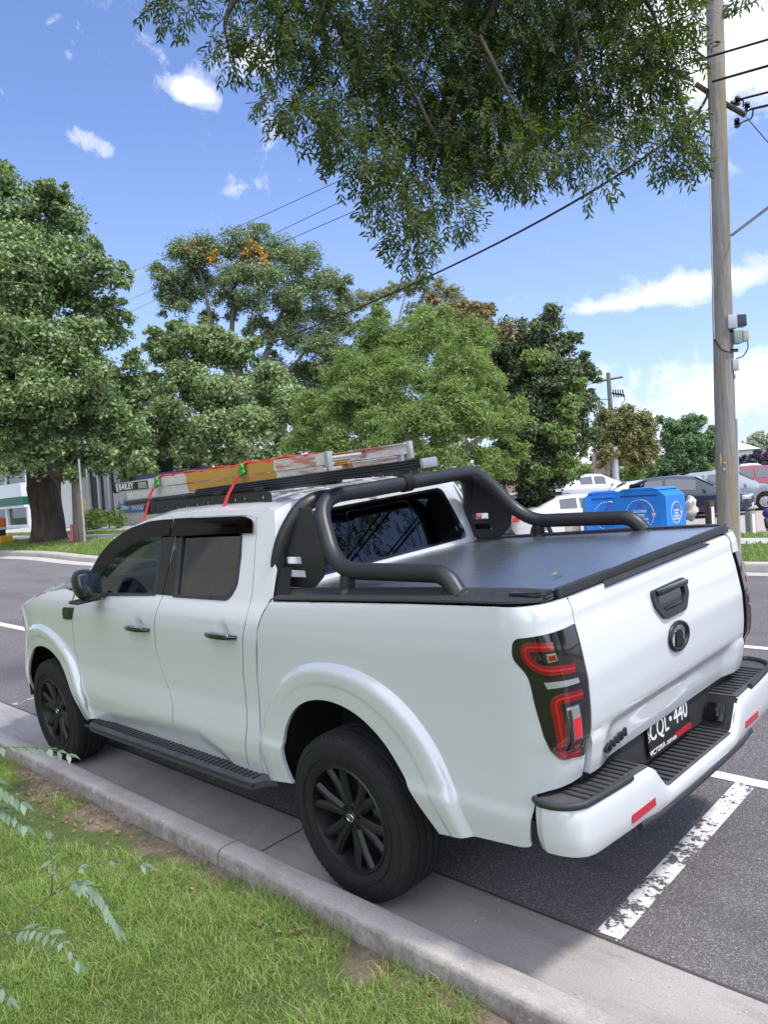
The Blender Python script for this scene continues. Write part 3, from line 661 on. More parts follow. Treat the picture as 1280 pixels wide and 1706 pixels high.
# door mirrors
M['shade'] = principled('dim_mirror', (.04, .05, .07), .12, .6)[0]
for sgn in (1, -1):
    mb = MB(); V = []
    nu, nv = 16, 14
    for i in range(nu+1):
        th = math.pi*i/nu
        for j in range(nv*2):
            ph = math.pi*j/nv; e = .7
            cs = lambda t: math.copysign(abs(t)**e, t)
            V.append((2.175+.080*cs(math.sin(th))*cs(math.cos(ph))+.03*(math.cos(th)), sgn*(.985+.078*cs(math.sin(th))*cs(math.sin(ph))), 1.395+.094*cs(math.cos(th))))
    F = [(i*nv*2+j, i*nv*2+(j+1) % (nv*2), (i+1)*nv*2+(j+1) % (nv*2), (i+1)*nv*2+j) for i in range(nu) for j in range(nv*2)]
    mb.add(V, F); mr = mb.build('door_mirror', M['gloss'], truck, 180)
    mb = MB(); mb.box((2.20, sgn*.93, 1.318), (.10, .14, .045), bev=.015); mb.box((2.19, sgn*1.0, 1.296), (.13, .16, .02), bev=.008); mb.build('mirror_arm', M['plastic'], mr)
    mb = MB(); mb.box((2.098, sgn*.985, 1.40), (.008, .125, .13), bev=.003); mb.build('mirror_glass', M['shade'], mr)

# ---- tailgate in (y, z)
def tgx(y, z, off=0.0):
    x = prof(TGP, z)
    # pressed panel below the crease, closed off at both ends
    k = np.clip((.545-np.abs(y)-np.clip(.905-z, 0, .06)*.0)/.05, 0, 1)*np.clip((.912-z)/.02, 0, 1)
    yk = np.clip((.66-np.abs(y))/.03, 0, 1)
    x = x-.0*yk+.014*np.clip((.62-np.abs(y))/.06, 0, 1)*0
    edge = np.clip((np.abs(y)-.60)/.10, 0, 1)**2*.004
    q = np.clip((np.abs(y)-.50)/.13, 0, 1); r = np.clip((.915-z)/.03, 0, 1)*q*q*(3-2*q)*-.024
    return x+edge+r-off
tg_out = smooth_poly([(-.693, .757), (.693, .757), (.693, 1.405), (-.693, 1.405)], [.012, .012, .03, .03])
tg = panel('tailgate', tg_out, lambda y, z: (tgx(y, z), y, z), M['white'], truck, (), .020, .03, (1, 0, 0))
mb = MB()
mb.box((-1.108, 0, 1.400), (.034, 1.36, .008), bev=.003); mb.build('top_trim', M['white'], tg)
panel('top_pad', [(-.46, 1.398), (.46, 1.398), (.42, 1.412), (-.42, 1.412)], lambda y, z: (-1.105-(1.413-z)*3.0, y, z+.004), M['plastic'], tg, (), .05, .006, (0, 0, -1))
hp = smooth_poly([(.150, 1.312), (-.150, 1.312), (-.150, 1.25), (-.095, 1.185), (.095, 1.185), (.150, 1.25)], .02)
hi_ = smooth_poly([(.118, 1.285), (-.118, 1.285), (-.115, 1.25), (-.075, 1.215), (.075, 1.215), (.115, 1.25)], .015)
hb = panel('tailgate_handle', hp, lambda y, z: (tgx(y, z, .014), y, z), M['plastic'], tg, [hi_], .02, .016, (1, 0, 0))
panel('handle_cup', [(y*1.04, 1.25+(z-1.25)*1.06) for y, z in hi_], lambda y, z: (tgx(y, z, .004)+0*y, y, z), M['gloss'], hb, (), .02, .004, (1, 0, 0))
mb = MB(); mb.box((-1.183, 0, 1.300), (.024, .25, .022), bev=.006); mb.box((-1.172, 0, 1.222), (.02, .15, .016), bev=.005); mb.build('handle_grip', M['gloss'], hb)
for sgn in (1, -1):
    mb = MB(); V = []; zs_ = np.linspace(.76, 1.405, 14)
    for z in zs_: x = float(prof(TGP, z))+.009; V += [(x, sgn*.680, z), (x, sgn*.712, z)]
    mb.add(V, [(2*i, 2*i+1, 2*i+3, 2*i+2) for i in range(13)]); mb.build('seam_backing', M['dark'], truck, recalc=False)
# emblem: an oval ring with an arched shield
def ring_tube(cy, cz, ry, rz, r, off, n=48):
    return [(float(tgx(np.array(cy+ry*math.cos(t)), np.array(cz+rz*math.sin(t)), off)), cy+ry*math.cos(t), cz+rz*math.sin(t)) for t in np.linspace(0, 2*math.pi, n+1)]
mb = MB(); mb.tube(ring_tube(0, 1.095, .082, .054, 0, .006), .0095, 10, caps=False, flat=.8)
em = mb.build('emblem', M['rim'], tg, 60)
panel('emblem_shield', smooth_poly([(-.032, 1.055), (.032, 1.055), (.030, 1.10), (.018, 1.118), (0, 1.124), (-.018, 1.118), (-.030, 1.10)], .006), lambda y, z: (tgx(y, z, .010), y, z), M['rim'], em, (), .01, .01, (1, 0, 0))
panel('emblem_arch', [(.070*math.cos(t), 1.088+.046*math.sin(t)) for t in np.linspace(-.5, math.pi+.5, 24)]+[(.052*math.cos(t), 1.086+.033*math.sin(t)) for t in np.linspace(math.pi+.5, -.5, 24)], lambda y, z: (tgx(y, z, .003), y, z), M['chrome'], em, (), .02, .003, (1, 0, 0))
# maker's letters and the dark panel with the number plate
text_obj('GWM', .066, M['rim'], frame_m((-1.158, .515, .822), (.13, -1, 0), (.0, 0, 1)), 'lettering', tg, .005, (1.22, .60), bold=.003)
panel('plate_panel', [(-.66, .60), (.66, .60), (.66, .80), (-.66, .80)], lambda y, z: (-1.095+0*y, y, z), M['plastic'], truck, (), .1, .01, (1, 0, 0))
pl = MB(); pl.box((-1.108, 0, .700), (.010, .385, .160), bev=.004); plo = pl.build('number_plate', M['plateblack'], truck)
for q in (-1, 1):
    mb = MB(); mb.lathe([(0, -.003), (.006, -.003), (.006, 0)], 8, 'X', (-1.113, .12*q, .765)); mb.build('bolt', M['chrome'], plo)
text_obj('CQL', .110, M['platewhite'], frame_m((-1.1145, .098, .722), (0, -1, 0), (0, 0, 1)), 'lettering', plo, .001, (.76, 1.0), bold=.0)
text_obj('440', .110, M['platewhite'], frame_m((-1.1145, -.100, .722), (0, -1, 0), (0, 0, 1)), 'lettering', plo, .001, (.80, 1.0), bold=.0)
text_obj('\u00b7', .122, M['platewhite'], frame_m((-1.1145, -.006, .722), (0, -1, 0), (0, 0, 1)), 'lettering', plo, .001, (1, 1.0), bold=.003)
text_obj('VIC', .03, M['platewhite'], frame_m((-1.1145, .184, .715), (0, 0, 1), (0, 1, 0)), 'lettering', plo, .001)
text_obj('VICTORIA .com.au', .030, M['platewhite'], frame_m((-1.1145, .075, .640), (0, -1, 0), (0, 0, 1)), 'lettering', plo, .001)
mb = MB(); mb.box((-1.1135, -.115, .640), (.002, .15, .024)); mb.build('plate_strip', M['reflector'], plo)

# ---- rear bumper: plan curve from the left flank round to the right flank
def bplan(n=41):
    P = [(-1.051, .903), (-1.072, .918), (-1.09, .925)]
    for t in np.linspace(0, math.pi/2, 14): P.append((-1.09-.135*math.sin(t)**.9, .80+.125*math.cos(t)**.8))
    for y in np.linspace(.76, 0, 24): P.append((-1.225-.028*(1-(y/.8)**2), y))
    return P
bp = bplan(); bp = bp+[(x, -y) for x, y in bp[::-1][1:]]
def bz(y):
    a = abs(y); top = float(np.interp(a, [0, .315, .335, .40, .42, .70, .93], [.582, .582, .60, .690, .704, .712, .722])); bot = float(np.interp(a, [0, .40, .50, .80, .93], [.515, .515, .528, .535, .552])); return bot, top
V = []; F = []; nv = 9
for (x, y) in bp:
    b0, t0 = bz(y)
    i = bp.index((x, y)); p = Vector(bp[max(i-1, 0)]); q = Vector(bp[min(i+1, len(bp)-1)]); t = (q-p).normalized(); nrm_ = Vector((t.y, -t.x)) if False else Vector((-abs(t.y) if x < -1.0 else 0, 0))
    n2_ = Vector((t.y, -t.x)); n2_ = n2_ if n2_.dot(Vector((x+.9, y*.3))) > 0 else -n2_
    prf = [(-.022, 0), (-.006, .0), (0, .06), (.006, .35), (.005, .7), (0, .93), (-.006, .985), (-.014, 1.0), (-.022, 1.0)]
    for o_, k in prf: V.append((x+n2_.x*o_, y+n2_.y*o_, b0+(t0-b0)*k))
for i in range(len(bp)-1):
    for j in range(nv-1): F.append((i*nv+j, i*nv+j+1, (i+1)*nv+j+1, (i+1)*nv+j))
F.append(tuple(range(nv))); F.append(tuple((len(bp)-1)*nv+j for j in range(nv))[::-1])
mb = MB(); mb.add(V, F); rb = mb.build('rear_bumper', M['white'], truck, 50)
for sgn in (1, -1):
    # corner step pads, ribbed
    P = [(x, y) for x, y in bp if y*sgn > .415]; P = P if sgn > 0 else P[::-1]
    outer = [(x+.014*(1 if x < -1.15 else .2), y-sgn*.010*(1 if abs(y) > .8 else 0)) for x, y in P]
    inner = [(-1.055, .30*0+sgn*.42), (-1.03, sgn*.905)]
    top = [(x, y, bz(y)[1]+.004) for x, y in outer]+[(-1.06, sgn*.42, .707), (-1.04, sgn*.88, .722)]
    n = len(top); mbp = MB(); mbp.add(top+[(x, y, z-.03) for x, y, z in top], [tuple(range(n)), tuple(range(n, 2*n))[::-1]]+[(i, (i+1) % n, n+(i+1) % n, n+i) for i in range(n)])
    sp_ = mbp.build('step_pad', M['step'], rb, 30)
    # raised lip that wraps the corner
    mbp = MB(); mbp.tube([(x+.004, y, bz(y)[1]+.008) for x, y in P if abs(y) > .55], .012, 8, flat=1.2); mbp.build('pad_lip', M['plastic'], rb, 60)
    mbr = MB()
    for k in range(11):
        y = sgn*(.45+k*.035); mbr.box((-1.135, y, bz(y)[1]+.0065), (.13, .011, .008), bev=.002)
    mbr.build('grip_ribs', M['plastic'], sp_)
    # slanted inner wall of the notch and the socket in it
    mbw = MB(); mbw.add([(-1.235, sgn*.41, .703), (-1.06, sgn*.42, .706), (-1.06, sgn*.335, .578), (-1.235, sgn*.322, .585)], [(0, 1, 2, 3)]); mbw.add([(-1.235, sgn*.42, .703), (-1.06, sgn*.43, .706), (-1.06, sgn*.345, .578), (-1.235, sgn*.332, .585)], [(3, 2, 1, 0)]); mbw.build('notch_wall', M['plastic'], rb, 30, recalc=False)
    mbw = MB(); F3 = frame_m((-1.15, sgn*.362, .645), (1, 0, 0), (0, sgn*.085, .12)); mbw.box((0, 0, 0), (.085, .085, .018), bev=.006, M=F3); mbw.box((0, 0, .0), (.045, .045, .034), bev=.006, M=F3); mbw.build('tow_socket' if sgn < 0 else 'socket_cover', M['gloss'], rb)
    mbr = MB(); V8 = []
    for y in np.linspace(.435, .60, 8):
        xo = float(np.interp(y, [q[1] for q in bp[::-1] if q[1] >= 0], [q[0] for q in bp[::-1] if q[1] >= 0]))-.008
        V8 += [(xo, sgn*y, .592-.004*(y-.43)/.17), (xo, sgn*y, .562-.004*(y-.43)/.17), (xo+.01, sgn*y, .592), (xo+.01, sgn*y, .562)]
    FF = []
    for i in range(7):
        a, b = 4*i, 4*i+4; FF += [(a, a+1, b+1, b), (a+2, a, b, b+2), (a+1, a+3, b+3, b+1)]
    FF += [(0, 2, 3, 1), (28, 29, 31, 30)]; mbr.add(V8, FF); mbr.build('reflector', M['reflector'], rb, 20)
mb = MB(); mb.box((-1.145, 0, .575), (.19, .66, .02), bev=.004); cs_ = mb.build('centre_step', M['step'], rb)
mb = MB()
for k in range(17): mb.box((-1.150, -.30+k*.0375, .588), (.15, .014, .009), bev=.002)
mb.build('grip_ribs', M['plastic'], cs_)
mb = MB(); mb.tube([(x+.014, y, bz(y)[0]-.012) for x, y in bp if abs(y) < .56], .017, 8); mb.box((-1.12, 0, .50), (.22, 1.0, .02), bev=.005); mb.build('lower_valance', M['plastic'], rb, 60)
mb = MB(); mb.box((-1.0, 0, .66), (.10, 1.6, .16)); mb.box((-1.07, .55, .735), (.07, .30, .02)); mb.build('bumper_beam', M['dark'], truck)

# ---- side steps
for sgn in (1, -1):
    zt = lambda x: .432+.012*(1-(x-.55)/2.1)
    V = []; F = []; xs = np.linspace(.555, 2.62, 42)
    for x in xs:
        e = sst(0, .12, min(x-.555, 2.62-x)); z = zt(x); yo = .845+.135*max(e, .25)
        V += [(x, sgn*.84, z+.012), (x, sgn*(yo-.02), z+.004), (x, sgn*yo, z-.010), (x, sgn*(yo-.008), z-.044), (x, sgn*(yo-.06), z-.062), (x, sgn*.84, z-.05)]
    for i in range(len(xs)-1):
        for j in range(6): F.append((6*i+j, 6*i+(j+1) % 6, 6*i+6+(j+1) % 6, 6*i+6+j))
    F += [tuple(range(6)), tuple(6*(len(xs)-1)+j for j in range(6))[::-1]]
    mb = MB(); mb.add(V, F); stp = mb.build('side_step', M['step'], truck, 40)
    mb = MB()
    for k in range(46): x = .66+k*.041; mb.box((x, sgn*.905, zt(x)+.010), (.014, .085, .007), bev=.002)
    mb.build('grip_ribs', M['plastic'], stp)
    mb = MB(); mb.tube([(x, sgn*.974, zt(x)-.012) for x in np.linspace(.62, 2.56, 8)], .008, 8); mb.build('edge_trim', M['powder'], stp, 60)
    mb = MB()
    for x in (.9, 1.6, 2.3): mb.box((x, sgn*.74, .42), (.05, .26, .03))
    mb.build('step_bracket', M['dark'], stp)

# ---- wheels
def tyre_profile():
    P = [(.236, -.118), (.262, -.128), (.30, -.137), (.335, -.136), (.362, -.126), (.378, -.112)]
    ys = np.linspace(-.104, .104, 53); gr_ = (-.062, -.022, .022, .062)
    for y in ys: d = min(abs(y-g) for g in gr_); P.append((.3875-.008*abs(y/.104)**4-(.009 if d < .0055 else 0), float(y)))
    P += [(.378, .112), (.362, .126), (.335, .136), (.30, .137), (.262, .128), (.236, .118)]; return P
def make_wheel(x, sgn, name):
    wp = (x, sgn*.785, .3875)
    wh = bpy.data.objects.new('wheel', None); COL.objects.link(wh); wh.parent = truck; wh.location = wp; wh.rotation_euler = (0, 0, 0 if sgn > 0 else math.pi)
    mb = MB(); mb.lathe(tyre_profile(), 96, 'Y', (0, 0, 0))
    # sidewall ribs and shoulder blocks
    for k in range(72):
        a = 2*math.pi*k/72; Mx = Matrix.Rotation(-a, 4, 'Y'); mb.box((.3700, 0, 0), (.014, .240, .005), M=Mx)
    ty = mb.build('tyre', M['rubber'], wh, 32)
    mb = MB(); mb.tube([(.288*math.cos(t), .1385, .288*math.sin(t)) for t in np.linspace(0, 2*math.pi, 61)], .0022, 6, caps=False); mb.tube([(.345*math.cos(t), .1335, .345*math.sin(t)) for t in np.linspace(0, 2*math.pi, 61)], .002, 6, caps=False); mb.build('sidewall_bead', M['rubber'], ty, 60)
    mb = MB(); mb.lathe([(.243, .112), (.247, .124), (.242, .129), (.234, .127), (.229, .112), (.222, .06), (.20, .0), (.20, -.11), (.236, -.12)], 64, 'Y')
    mb.lathe([(.205, -.03), (.06, -.02), (.001, -.02)], 40, 'Y')
    # six forked spokes
    for k in range(6):
        a0 = 2*math.pi*k/6+.26; Mk = Matrix.Rotation(-a0, 4, 'Y')
        for q in (-1, 1):
            ins, out_ = (.050, q*.008), (.232, q*.052); w0, w1 = .024, .025
            V = []
            for (r, t), ww, yf, yb in ((ins, w0, .100, .06), ((.15, q*.024), .026, .110, .055), (out_, w1, .118, .04)):
                V += [(r, yf-.012, t-ww), (r, yf, t-ww*.35), (r, yf, t+ww*.35), (r, yf-.012, t+ww), (r, yb, t+ww), (r, yb, t-ww)]
            F = []
            for i in range(2):
                for j in range(6): F.append((6*i+j, 6*i+(j+1) % 6, 6*i+6+(j+1) % 6, 6*i+6+j))
            F += [tuple(range(6)), tuple(12+j for j in range(6))[::-1]]
            mb.add([Mk @ Vector(v) for v in V], F)
    mb.lathe([(.0, .104), (.030, .104), (.034, .100), (.060, .098), (.068, .090), (.070, .05)], 36, 'Y')
    for k in range(6):
        a = 2*math.pi*k/6+.26+.52; mb.lathe([(0, .108), (.009, .108), (.010, .085)], 8, 'Y', (.049*math.cos(a), 0, .049*math.sin(a)))
    rim = mb.build('rim', M['rim'], wh, 30)
    mb = MB(); mb.tube([(.021*math.cos(t), .1055, .0165*math.sin(t)) for t in np.linspace(0, 2*math.pi, 25)], .0035, 8, caps=False); mb.box((0, .1055, .001), (.009, .003, .020)); mb.build('cap_emblem', M['chrome'], rim, 60)
    mb = MB(); mb.lathe([(.16, .0), (.16, .025), (.07, .03)], 40, 'Y'); mb.build('brake_disc', M['alu'], wh, 30)
for x in (0, 3.23):
    for sgn in (1, -1): make_wheel(x, sgn, '')

# ---- bed cover, rails, sports bar
cz = lambda x: 1.352+(.40-x)*.0385
V = []; F = []; xs = np.linspace(.40, -1.118, 30)
for x in xs:
    for y in np.linspace(.735, -.735, 25): V.append((x, y, cz(x)+.030+.010*(1-(y/.735)**2)))
for i in range(29):
    for j in range(24): F.append((i*25+j, i*25+j+1, (i+1)*25+j+1, (i+1)*25+j))
m, T, b = principled('cover_vinyl', (.068, .076, .094), .36, spec=.9, coat=1); p = T.obj()
wv = T.math('MULTIPLY', T.math('SINE', T.math('MULTIPLY', T.node('ShaderNodeSeparateXYZ', i_0=T.scale(p, (1, 1, 1), (0, 0, R(45)))).outputs[0], 420)), T.math('SINE', T.math('MULTIPLY', T.node('ShaderNodeSeparateXYZ', i_0=T.scale(p, (1, 1, 1), (0, 0, R(45)))).outputs[1], 420)))
bump(T, b, T.math('ADD', T.math('MULTIPLY', wv, .5), T.noise(p, 3, 3)), .0007, .6); M['cover'] = m; b.inputs['Coat Roughness'].default_value = .30
T.l.new(T.math('ADD', .18, T.math('MULTIPLY', T.noise(p, 7, 6, .6), .16)), b.inputs['Roughness'])
mb = MB(); mb.add(V, F); cv_ = mb.build('bed_cover', M['cover'], truck, 60, recalc=False)
mb = MB(); mb.box((-1.112, 0, cz(-1.1)+.020), (.022, 1.46, .036), bev=.006); mb.build('cover_edge', M['plastic'], cv_)
for k in range(7):
    x = .2-k*.17
for sgn in (1, -1):
    mb = MB(); pr = [(.845, .002), (.862, .008), (.860, .016), (.80, .022), (.775, .040), (.735, .040), (.735, -.03)]
    V = []; F = []; xs = np.linspace(.405, -1.10, 24); n = len(pr)
    for x in xs: V += [(x, sgn*(y-.06*max(0, (-1.0-x)/.1)*(1 if y > .8 else 0)), float(np.interp(x, [-.95, -.5, 0, .395], [1.405, 1.390, 1.369, 1.352]))+z) for y, z in pr]
    for i in range(23):
        for j in range(n-1): F.append((n*i+j, n*i+j+1, n*i+n+j+1, n*i+n+j))
    F += [tuple(range(n)), tuple(23*n+j for j in range(n))[::-1]]
    mb.add(V, F); mb.build('bed_rail', M['plastic'], truck, 40)
    mb = MB(); mb.box((-1.02, sgn*.765, 1.432), (.13, .075, .020), bev=.008); mb.box((-1.085, sgn*.755, 1.424), (.05, .09, .022), bev=.008); mb.build('rail_end_cap', M['gloss'], truck)
sb = bpy.data.objects.new('sports_bar', None); COL.objects.link(sb); sb.parent = truck
h1 = [(-.705, .765, 1.385), (-.625, .752, 1.492), (.045, .745, 1.486), (.262, .625, 1.812), (.262, -.625, 1.812), (.045, -.745, 1.486), (-.625, -.752, 1.492), (-.705, -.765, 1.385)]
h2 = [(.50, .770, 1.365), (.445, .740, 1.62), (.365, .625, 1.803), (.365, -.625, 1.803), (.445, -.740, 1.62), (.50, -.770, 1.365)]
mb = MB(); mb.tube(fillet(h1, [0, .13, .15, .16, .16, .15, .13, 0], 10), .0385, 20); mb.build('hoop', M['powder'], sb, 60); mb = MB(); mb.tube(fillet(h2, [0, .13, .18, .18, .13, 0], 10), .0385, 20); mb.build('hoop', M['powder'], sb, 60)
for sgn in (1, -1):
    mb = MB(); mb.tube([(-.02, sgn*.762, 1.370), (-.035, sgn*.748, 1.47)], .036, 16); mb.build('support_post', M['powder'], sb, 40)
    for (x, y, z) in ((-.712, .768, 1.392), (.502, .772, 1.362), (-.02, .764, 1.374)):
        mb = MB(); mb.tube([(x-.01, sgn*y, z), (x, sgn*y, z+.03)], [.050, .043], 18); mb.build('foot', M['powder'], sb, 40)
    plate_m = lambda a, b: (a, sgn*(.735-.30*np.clip(b-1.55, 0, 1)), b)
    panel('side_plate', smooth_poly([(.475, 1.395), (.24, 1.395), (.155, 1.455), (.125, 1.56), (.205, 1.70), (.27, 1.775), (.37, 1.775), (.44, 1.62)], .02), plate_m, M['powder'], sb, [smooth_poly([(.425, 1.545), (.305, 1.545), (.305, 1.510), (.425, 1.510)], .006), smooth_poly([(.425, 1.480), (.285, 1.480), (.285, 1.445), (.425, 1.445)], .006)], .03, .010, (0, -sgn, 0))
mb = MB()
for k in range(7): mb.tube([(.262+.044*math.cos(t), .028-.0095*k, 1.812+.044*math.sin(t)) for t in np.linspace(0, 2*math.pi, 25)], .0042, 6, caps=False)
mb.build('rubber_collar', M['rubber'], sb, 60)
mb = MB(); mb.tube([(.25, -.56, 1.845), (.25, -.56, 1.862)], .009, 10); mb.lathe([(0, .012), (.011, .006), (.013, -.004)], 10, 'Z', (.25, -.56, 1.868)); mb.build('camera_stud', M['chrome'], sb, 60)

# ---- roof rack (part of the truck)
rk = bpy.data.objects.new('roof_rack', None); COL.objects.link(rk); rk.parent = truck
for sgn in (1, -1):
    holes = [[(x+.014*math.cos(t), 1.818+(x-1.4)*(-.022)+.014*math.sin(t)) for t in np.linspace(0, 2*math.pi, 11)[:-1]] for x in (.76, .93, 1.02, 1.11, 1.30, 1.42, 1.54, 1.66, 1.78, 1.90, 1.98)]
    panel('side_rail', smooth_poly([(.69, 1.800), (2.06, 1.772), (2.06, 1.835), (1.95, 1.848), (.69, 1.862)], [.01, .02, .04, .02, .02]), lambda a, b: (a, sgn*(.585+0*a), b), M['powder'], rk, holes, .03, .012, (0, -sgn, 0), bsp=.02)
    mb = MB(); mb.tube([(2.40, sgn*.52, 1.850), (.2 if sgn > 0 else 1.3, sgn*.52, 1.888 if sgn > 0 else 1.869)], .020, 12); mb.lathe([(0, .014), (.014, .010), (.020, 0)], 12, 'X', (2.40, sgn*.52, 1.850)); mb.build('long_bar', M['powder'], rk, 60)
mb = MB()
for x in (2.0, 1.6, 1.2, .8): mb.box((x, 0, 1.862+(2.0-x)*.012), (.06, 1.16, .022), bev=.006)
mb.build('cross_slat', M['powder'], rk)
# ribbed aluminium channel that runs out behind the cab
mb = MB(); mb.box((.56, .50, 1.906), (1.86, .085, .030), bev=.006, M=Matrix.Translation((.56, .5, 1.906)) @ Matrix.Rotation(R(1.3), 4, 'Y') @ Matrix.Translation((-.56, -.5, -1.906)))
for k in range(4): mb.tube([(1.45, .5445, 1.868+k*.0115), (-.365, .5445, 1.910+k*.0115)], .0045, 6)
mb.build('ribbed_channel', M['powder'], rk, 40)
mb = MB(); mb.box((-.372, .50, 1.926), (.022, .094, .044), bev=.006); mb.build('channel_cap', M['alu'], rk)

# ---- ladder lying on the rack: two sliding sections
la = empty('extension_ladder', (0, 0, 0), 0, 'aluminium extension ladder with yellow and red painted stiles strapped to the pickup roof rack', 'ladder'); la.matrix_world = TF
m, T, b = principled('ladder_alu', (.5, .5, .49), .5, .3); p = T.obj(); sx = T.node('ShaderNodeSeparateXYZ', i_0=p).outputs[0]
sc_ = T.noise(T.scale(p, (3, 8, 8)), 5, 7, .7)
al = T.mix(T.ramp(sc_, [(.3, (0, 0, 0)), (.7, (1, 1, 1))]), (.52, .50, .47, 1), (.76, .74, .71, 1))
wob = T.math('ADD', sx, T.math('MULTIPLY', T.math('SUBTRACT', T.noise(p, 14, 4), .5), .12))
yel = T.math('MULTIPLY', T.math('GREATER_THAN', wob, .72), T.math('LESS_THAN', wob, 1.62))
redp = T.math('MULTIPLY', T.math('MULTIPLY', T.math('GREATER_THAN', wob, .38), T.math('LESS_THAN', wob, .70)), T.ramp(T.noise(T.scale(p, (2, 6, 22)), 2.4, 4), [(.48, (0, 0, 0)), (.6, (.75, .75, .75))]))
cc_ = T.mix(T.math('MULTIPLY', yel, T.ramp(sc_, [(.22, (.55, .55, .55)), (.45, (.96, .96, .96))])), al, (.48, .24, .025, 1)); cc_ = T.mix(redp, cc_, (.5, .10, .06, 1))
T.l.new(cc_, b.inputs['Base Color']); T.l.new(T.math('MULTIPLY', T.math('SUBTRACT', 1, yel), .3), b.inputs['Metallic']); bump(T, b, sc_, .0012, .5); M['ladder'] = m
def stile(y, x0, x1, z0, z1, h):
    """C-channel stile"""
    mb = MB(); s_ = 1 if y > .3 else -1
    for zz0, zz1, yy, t in ((0, h, y, .006), (h-.006, h, y-s_*.014, .030), (0, .006, y-s_*.014, .030)):
        V = []
        for x, zb in ((x0, z0), (x1, z1)): V += [(x, yy-t/2, zb+zz0), (x, yy+t/2, zb+zz0), (x, yy+t/2, zb+zz1), (x, yy-t/2, zb+zz1)]
        mb.add(V, [(0, 1, 2, 3), (4, 7, 6, 5), (0, 4, 5, 1), (1, 5, 6, 2), (2, 6, 7, 3), (3, 7, 4, 0)])
    return mb
for nm, x0, x1, za, zb, h, ya, yb_ in (('lower_section', 2.42, .33, 1.876, 1.907, .054, .500, -.05), ('upper_section', 2.56, .27, 1.934, 1.966, .060, .505, -.055)):
    sec = bpy.data.objects.new(nm, None); COL.objects.link(sec); sec.parent = la
    for y in (ya, yb_): stile(y, x0, x1, za, zb, h).build('stile', M['ladder'], sec, 30)
    n = int((x0-x1)/.3)
    for k in range(n):
        x = x0-.15-k*.3; z = za+(zb-za)*(x0-x)/(x0-x1)+h/2; mb = MB(); mb.tube([(x, ya, z), (x, yb_, z)], .014, 10); mb.build('rung', M['alu'], sec, 60)
for x, y, zc_, hh in ((.272, .512, 1.968, .125), (.262, -.062, 1.985, .095), (.335, -.056, 1.935, .06)):
    mb = MB(); mb.box((x, y, zc_), (.03, .03, hh), bev=.004); mb.build('guide_bracket', M['alu'], la)
mb = MB(); mb.box((2.566, .505, 1.964), (.018, .04, .075), bev=.008); mb.box((2.566, -.055, 1.964), (.018, .04, .075), bev=.008); mb.build('end_cap', M['rubber'], la)
mb = MB(); mb.box((2.31, .5095, 1.965), (.42, .002, .054)); lb = mb.build('maker_label', M['plateblack'], la)
text_obj('BAILEY', .062, M['platewhite'], frame_m((2.40, .5112, 1.965), (-1, 0, .0), (0, 0, 1)), 'lettering', lb, .0008, (1.12, .9), bold=.001)
mb = MB(); mb.box((2.17, .5110, 1.965), (.11, .002, .040)); mb.build('label_block', M['alu'], lb)
# red ratchet straps with green buckles, red rope along the ladder
for nm, x, lab in (('ratchet_strap', 1.98, 'red tie-down strap with green buckle over the front end of the ladder'), ('ratchet_strap', 1.03, 'red tie-down strap with green buckle over the painted middle of the ladder')):
    t_ = empty(nm, (0, 0, 0), 0, lab, 'strap', 'red straps holding the ladder'); t_.matrix_world = TF
    zr_ = roof((x-.53)/1.5, 1)[2]; dz = .0125*(2.4-x)*1.3
    pts = [(x+.03, .655, zr_-.03), (x+.02, .60, zr_+.075), (x, .560, 1.905+dz*.6), (x-.03, .524, 1.96+dz), (x-.055, .518, 2.0+dz), (x-.06, .50, 2.008+dz), (x-.06, -.06, 2.008+dz), (x-.02, -.09, 1.96), (x, -.55, 1.87), (x+.02, -.655, zr_-.03)]
    P = fillet(pts, .03, 4); V = []; F = []
    for i, q in enumerate(P): V += [(q.x-.013, q.y, q.z), (q.x+.013, q.y, q.z), (q.x+.013, q.y+.003, q.z+.002), (q.x-.013, q.y+.003, q.z+.002)]
    for i in range(len(P)-1):
        for j in range(4): F.append((4*i+j, 4*i+(j+1) % 4, 4*i+4+(j+1) % 4, 4*i+4+j))
    mb = MB(); mb.add(V, F); mb.build('webbing', M['red'], t_, 0)
    mb = MB(); Mb = Matrix.Translation((x-.035, .532, 1.955+dz)) @ Matrix.Rotation(R(25), 4, 'Y'); mb.box((0, 0, 0), (.055, .016, .040), bev=.006, M=Mb); mb.box((-.025, .004, .020), (.03, .014, .028), bev=.005, M=Mb); mb.build('buckle', M['green'], t_)
rp = MB(); pts = []
for k in range(36):
    x = 1.98-k*.045; pts.append((x, .50+.006*math.sin(k*1.7), 2.000+.0125*(2.4-x)*1.1+.005*math.sin(k*.9)))
rp.tube(pts, .006, 8); ro = rp.build('rope', M['red'], None, 60); ro.matrix_world = TF; tag(ro, 'red rope end laid along the top edge of the ladder between the two straps', 'rope')
# fallen leaf on the bed cover
mb = MB(); mb.add([(0, 0, 0), (.028, .010, .006), (.062, .004, .002), (.030, -.012, .003), (.034, .0, .001)], [(0, 3, 4, 1), (4, 3, 2, 1)]); M['yleaf'] = principled('yellow_leaf', (.55, .50, .12), .6)[0]
lf = mb.build('fallen_leaf', M['yleaf'], None, 0, recalc=False); lf.matrix_world = TF @ Matrix.Translation((-.97, .46, cz(-.97)+.043)) @ Matrix.Rotation(R(70), 4, 'Z'); tag(lf, 'small yellow leaf lying on the black bed cover near its rear left corner', 'leaf')

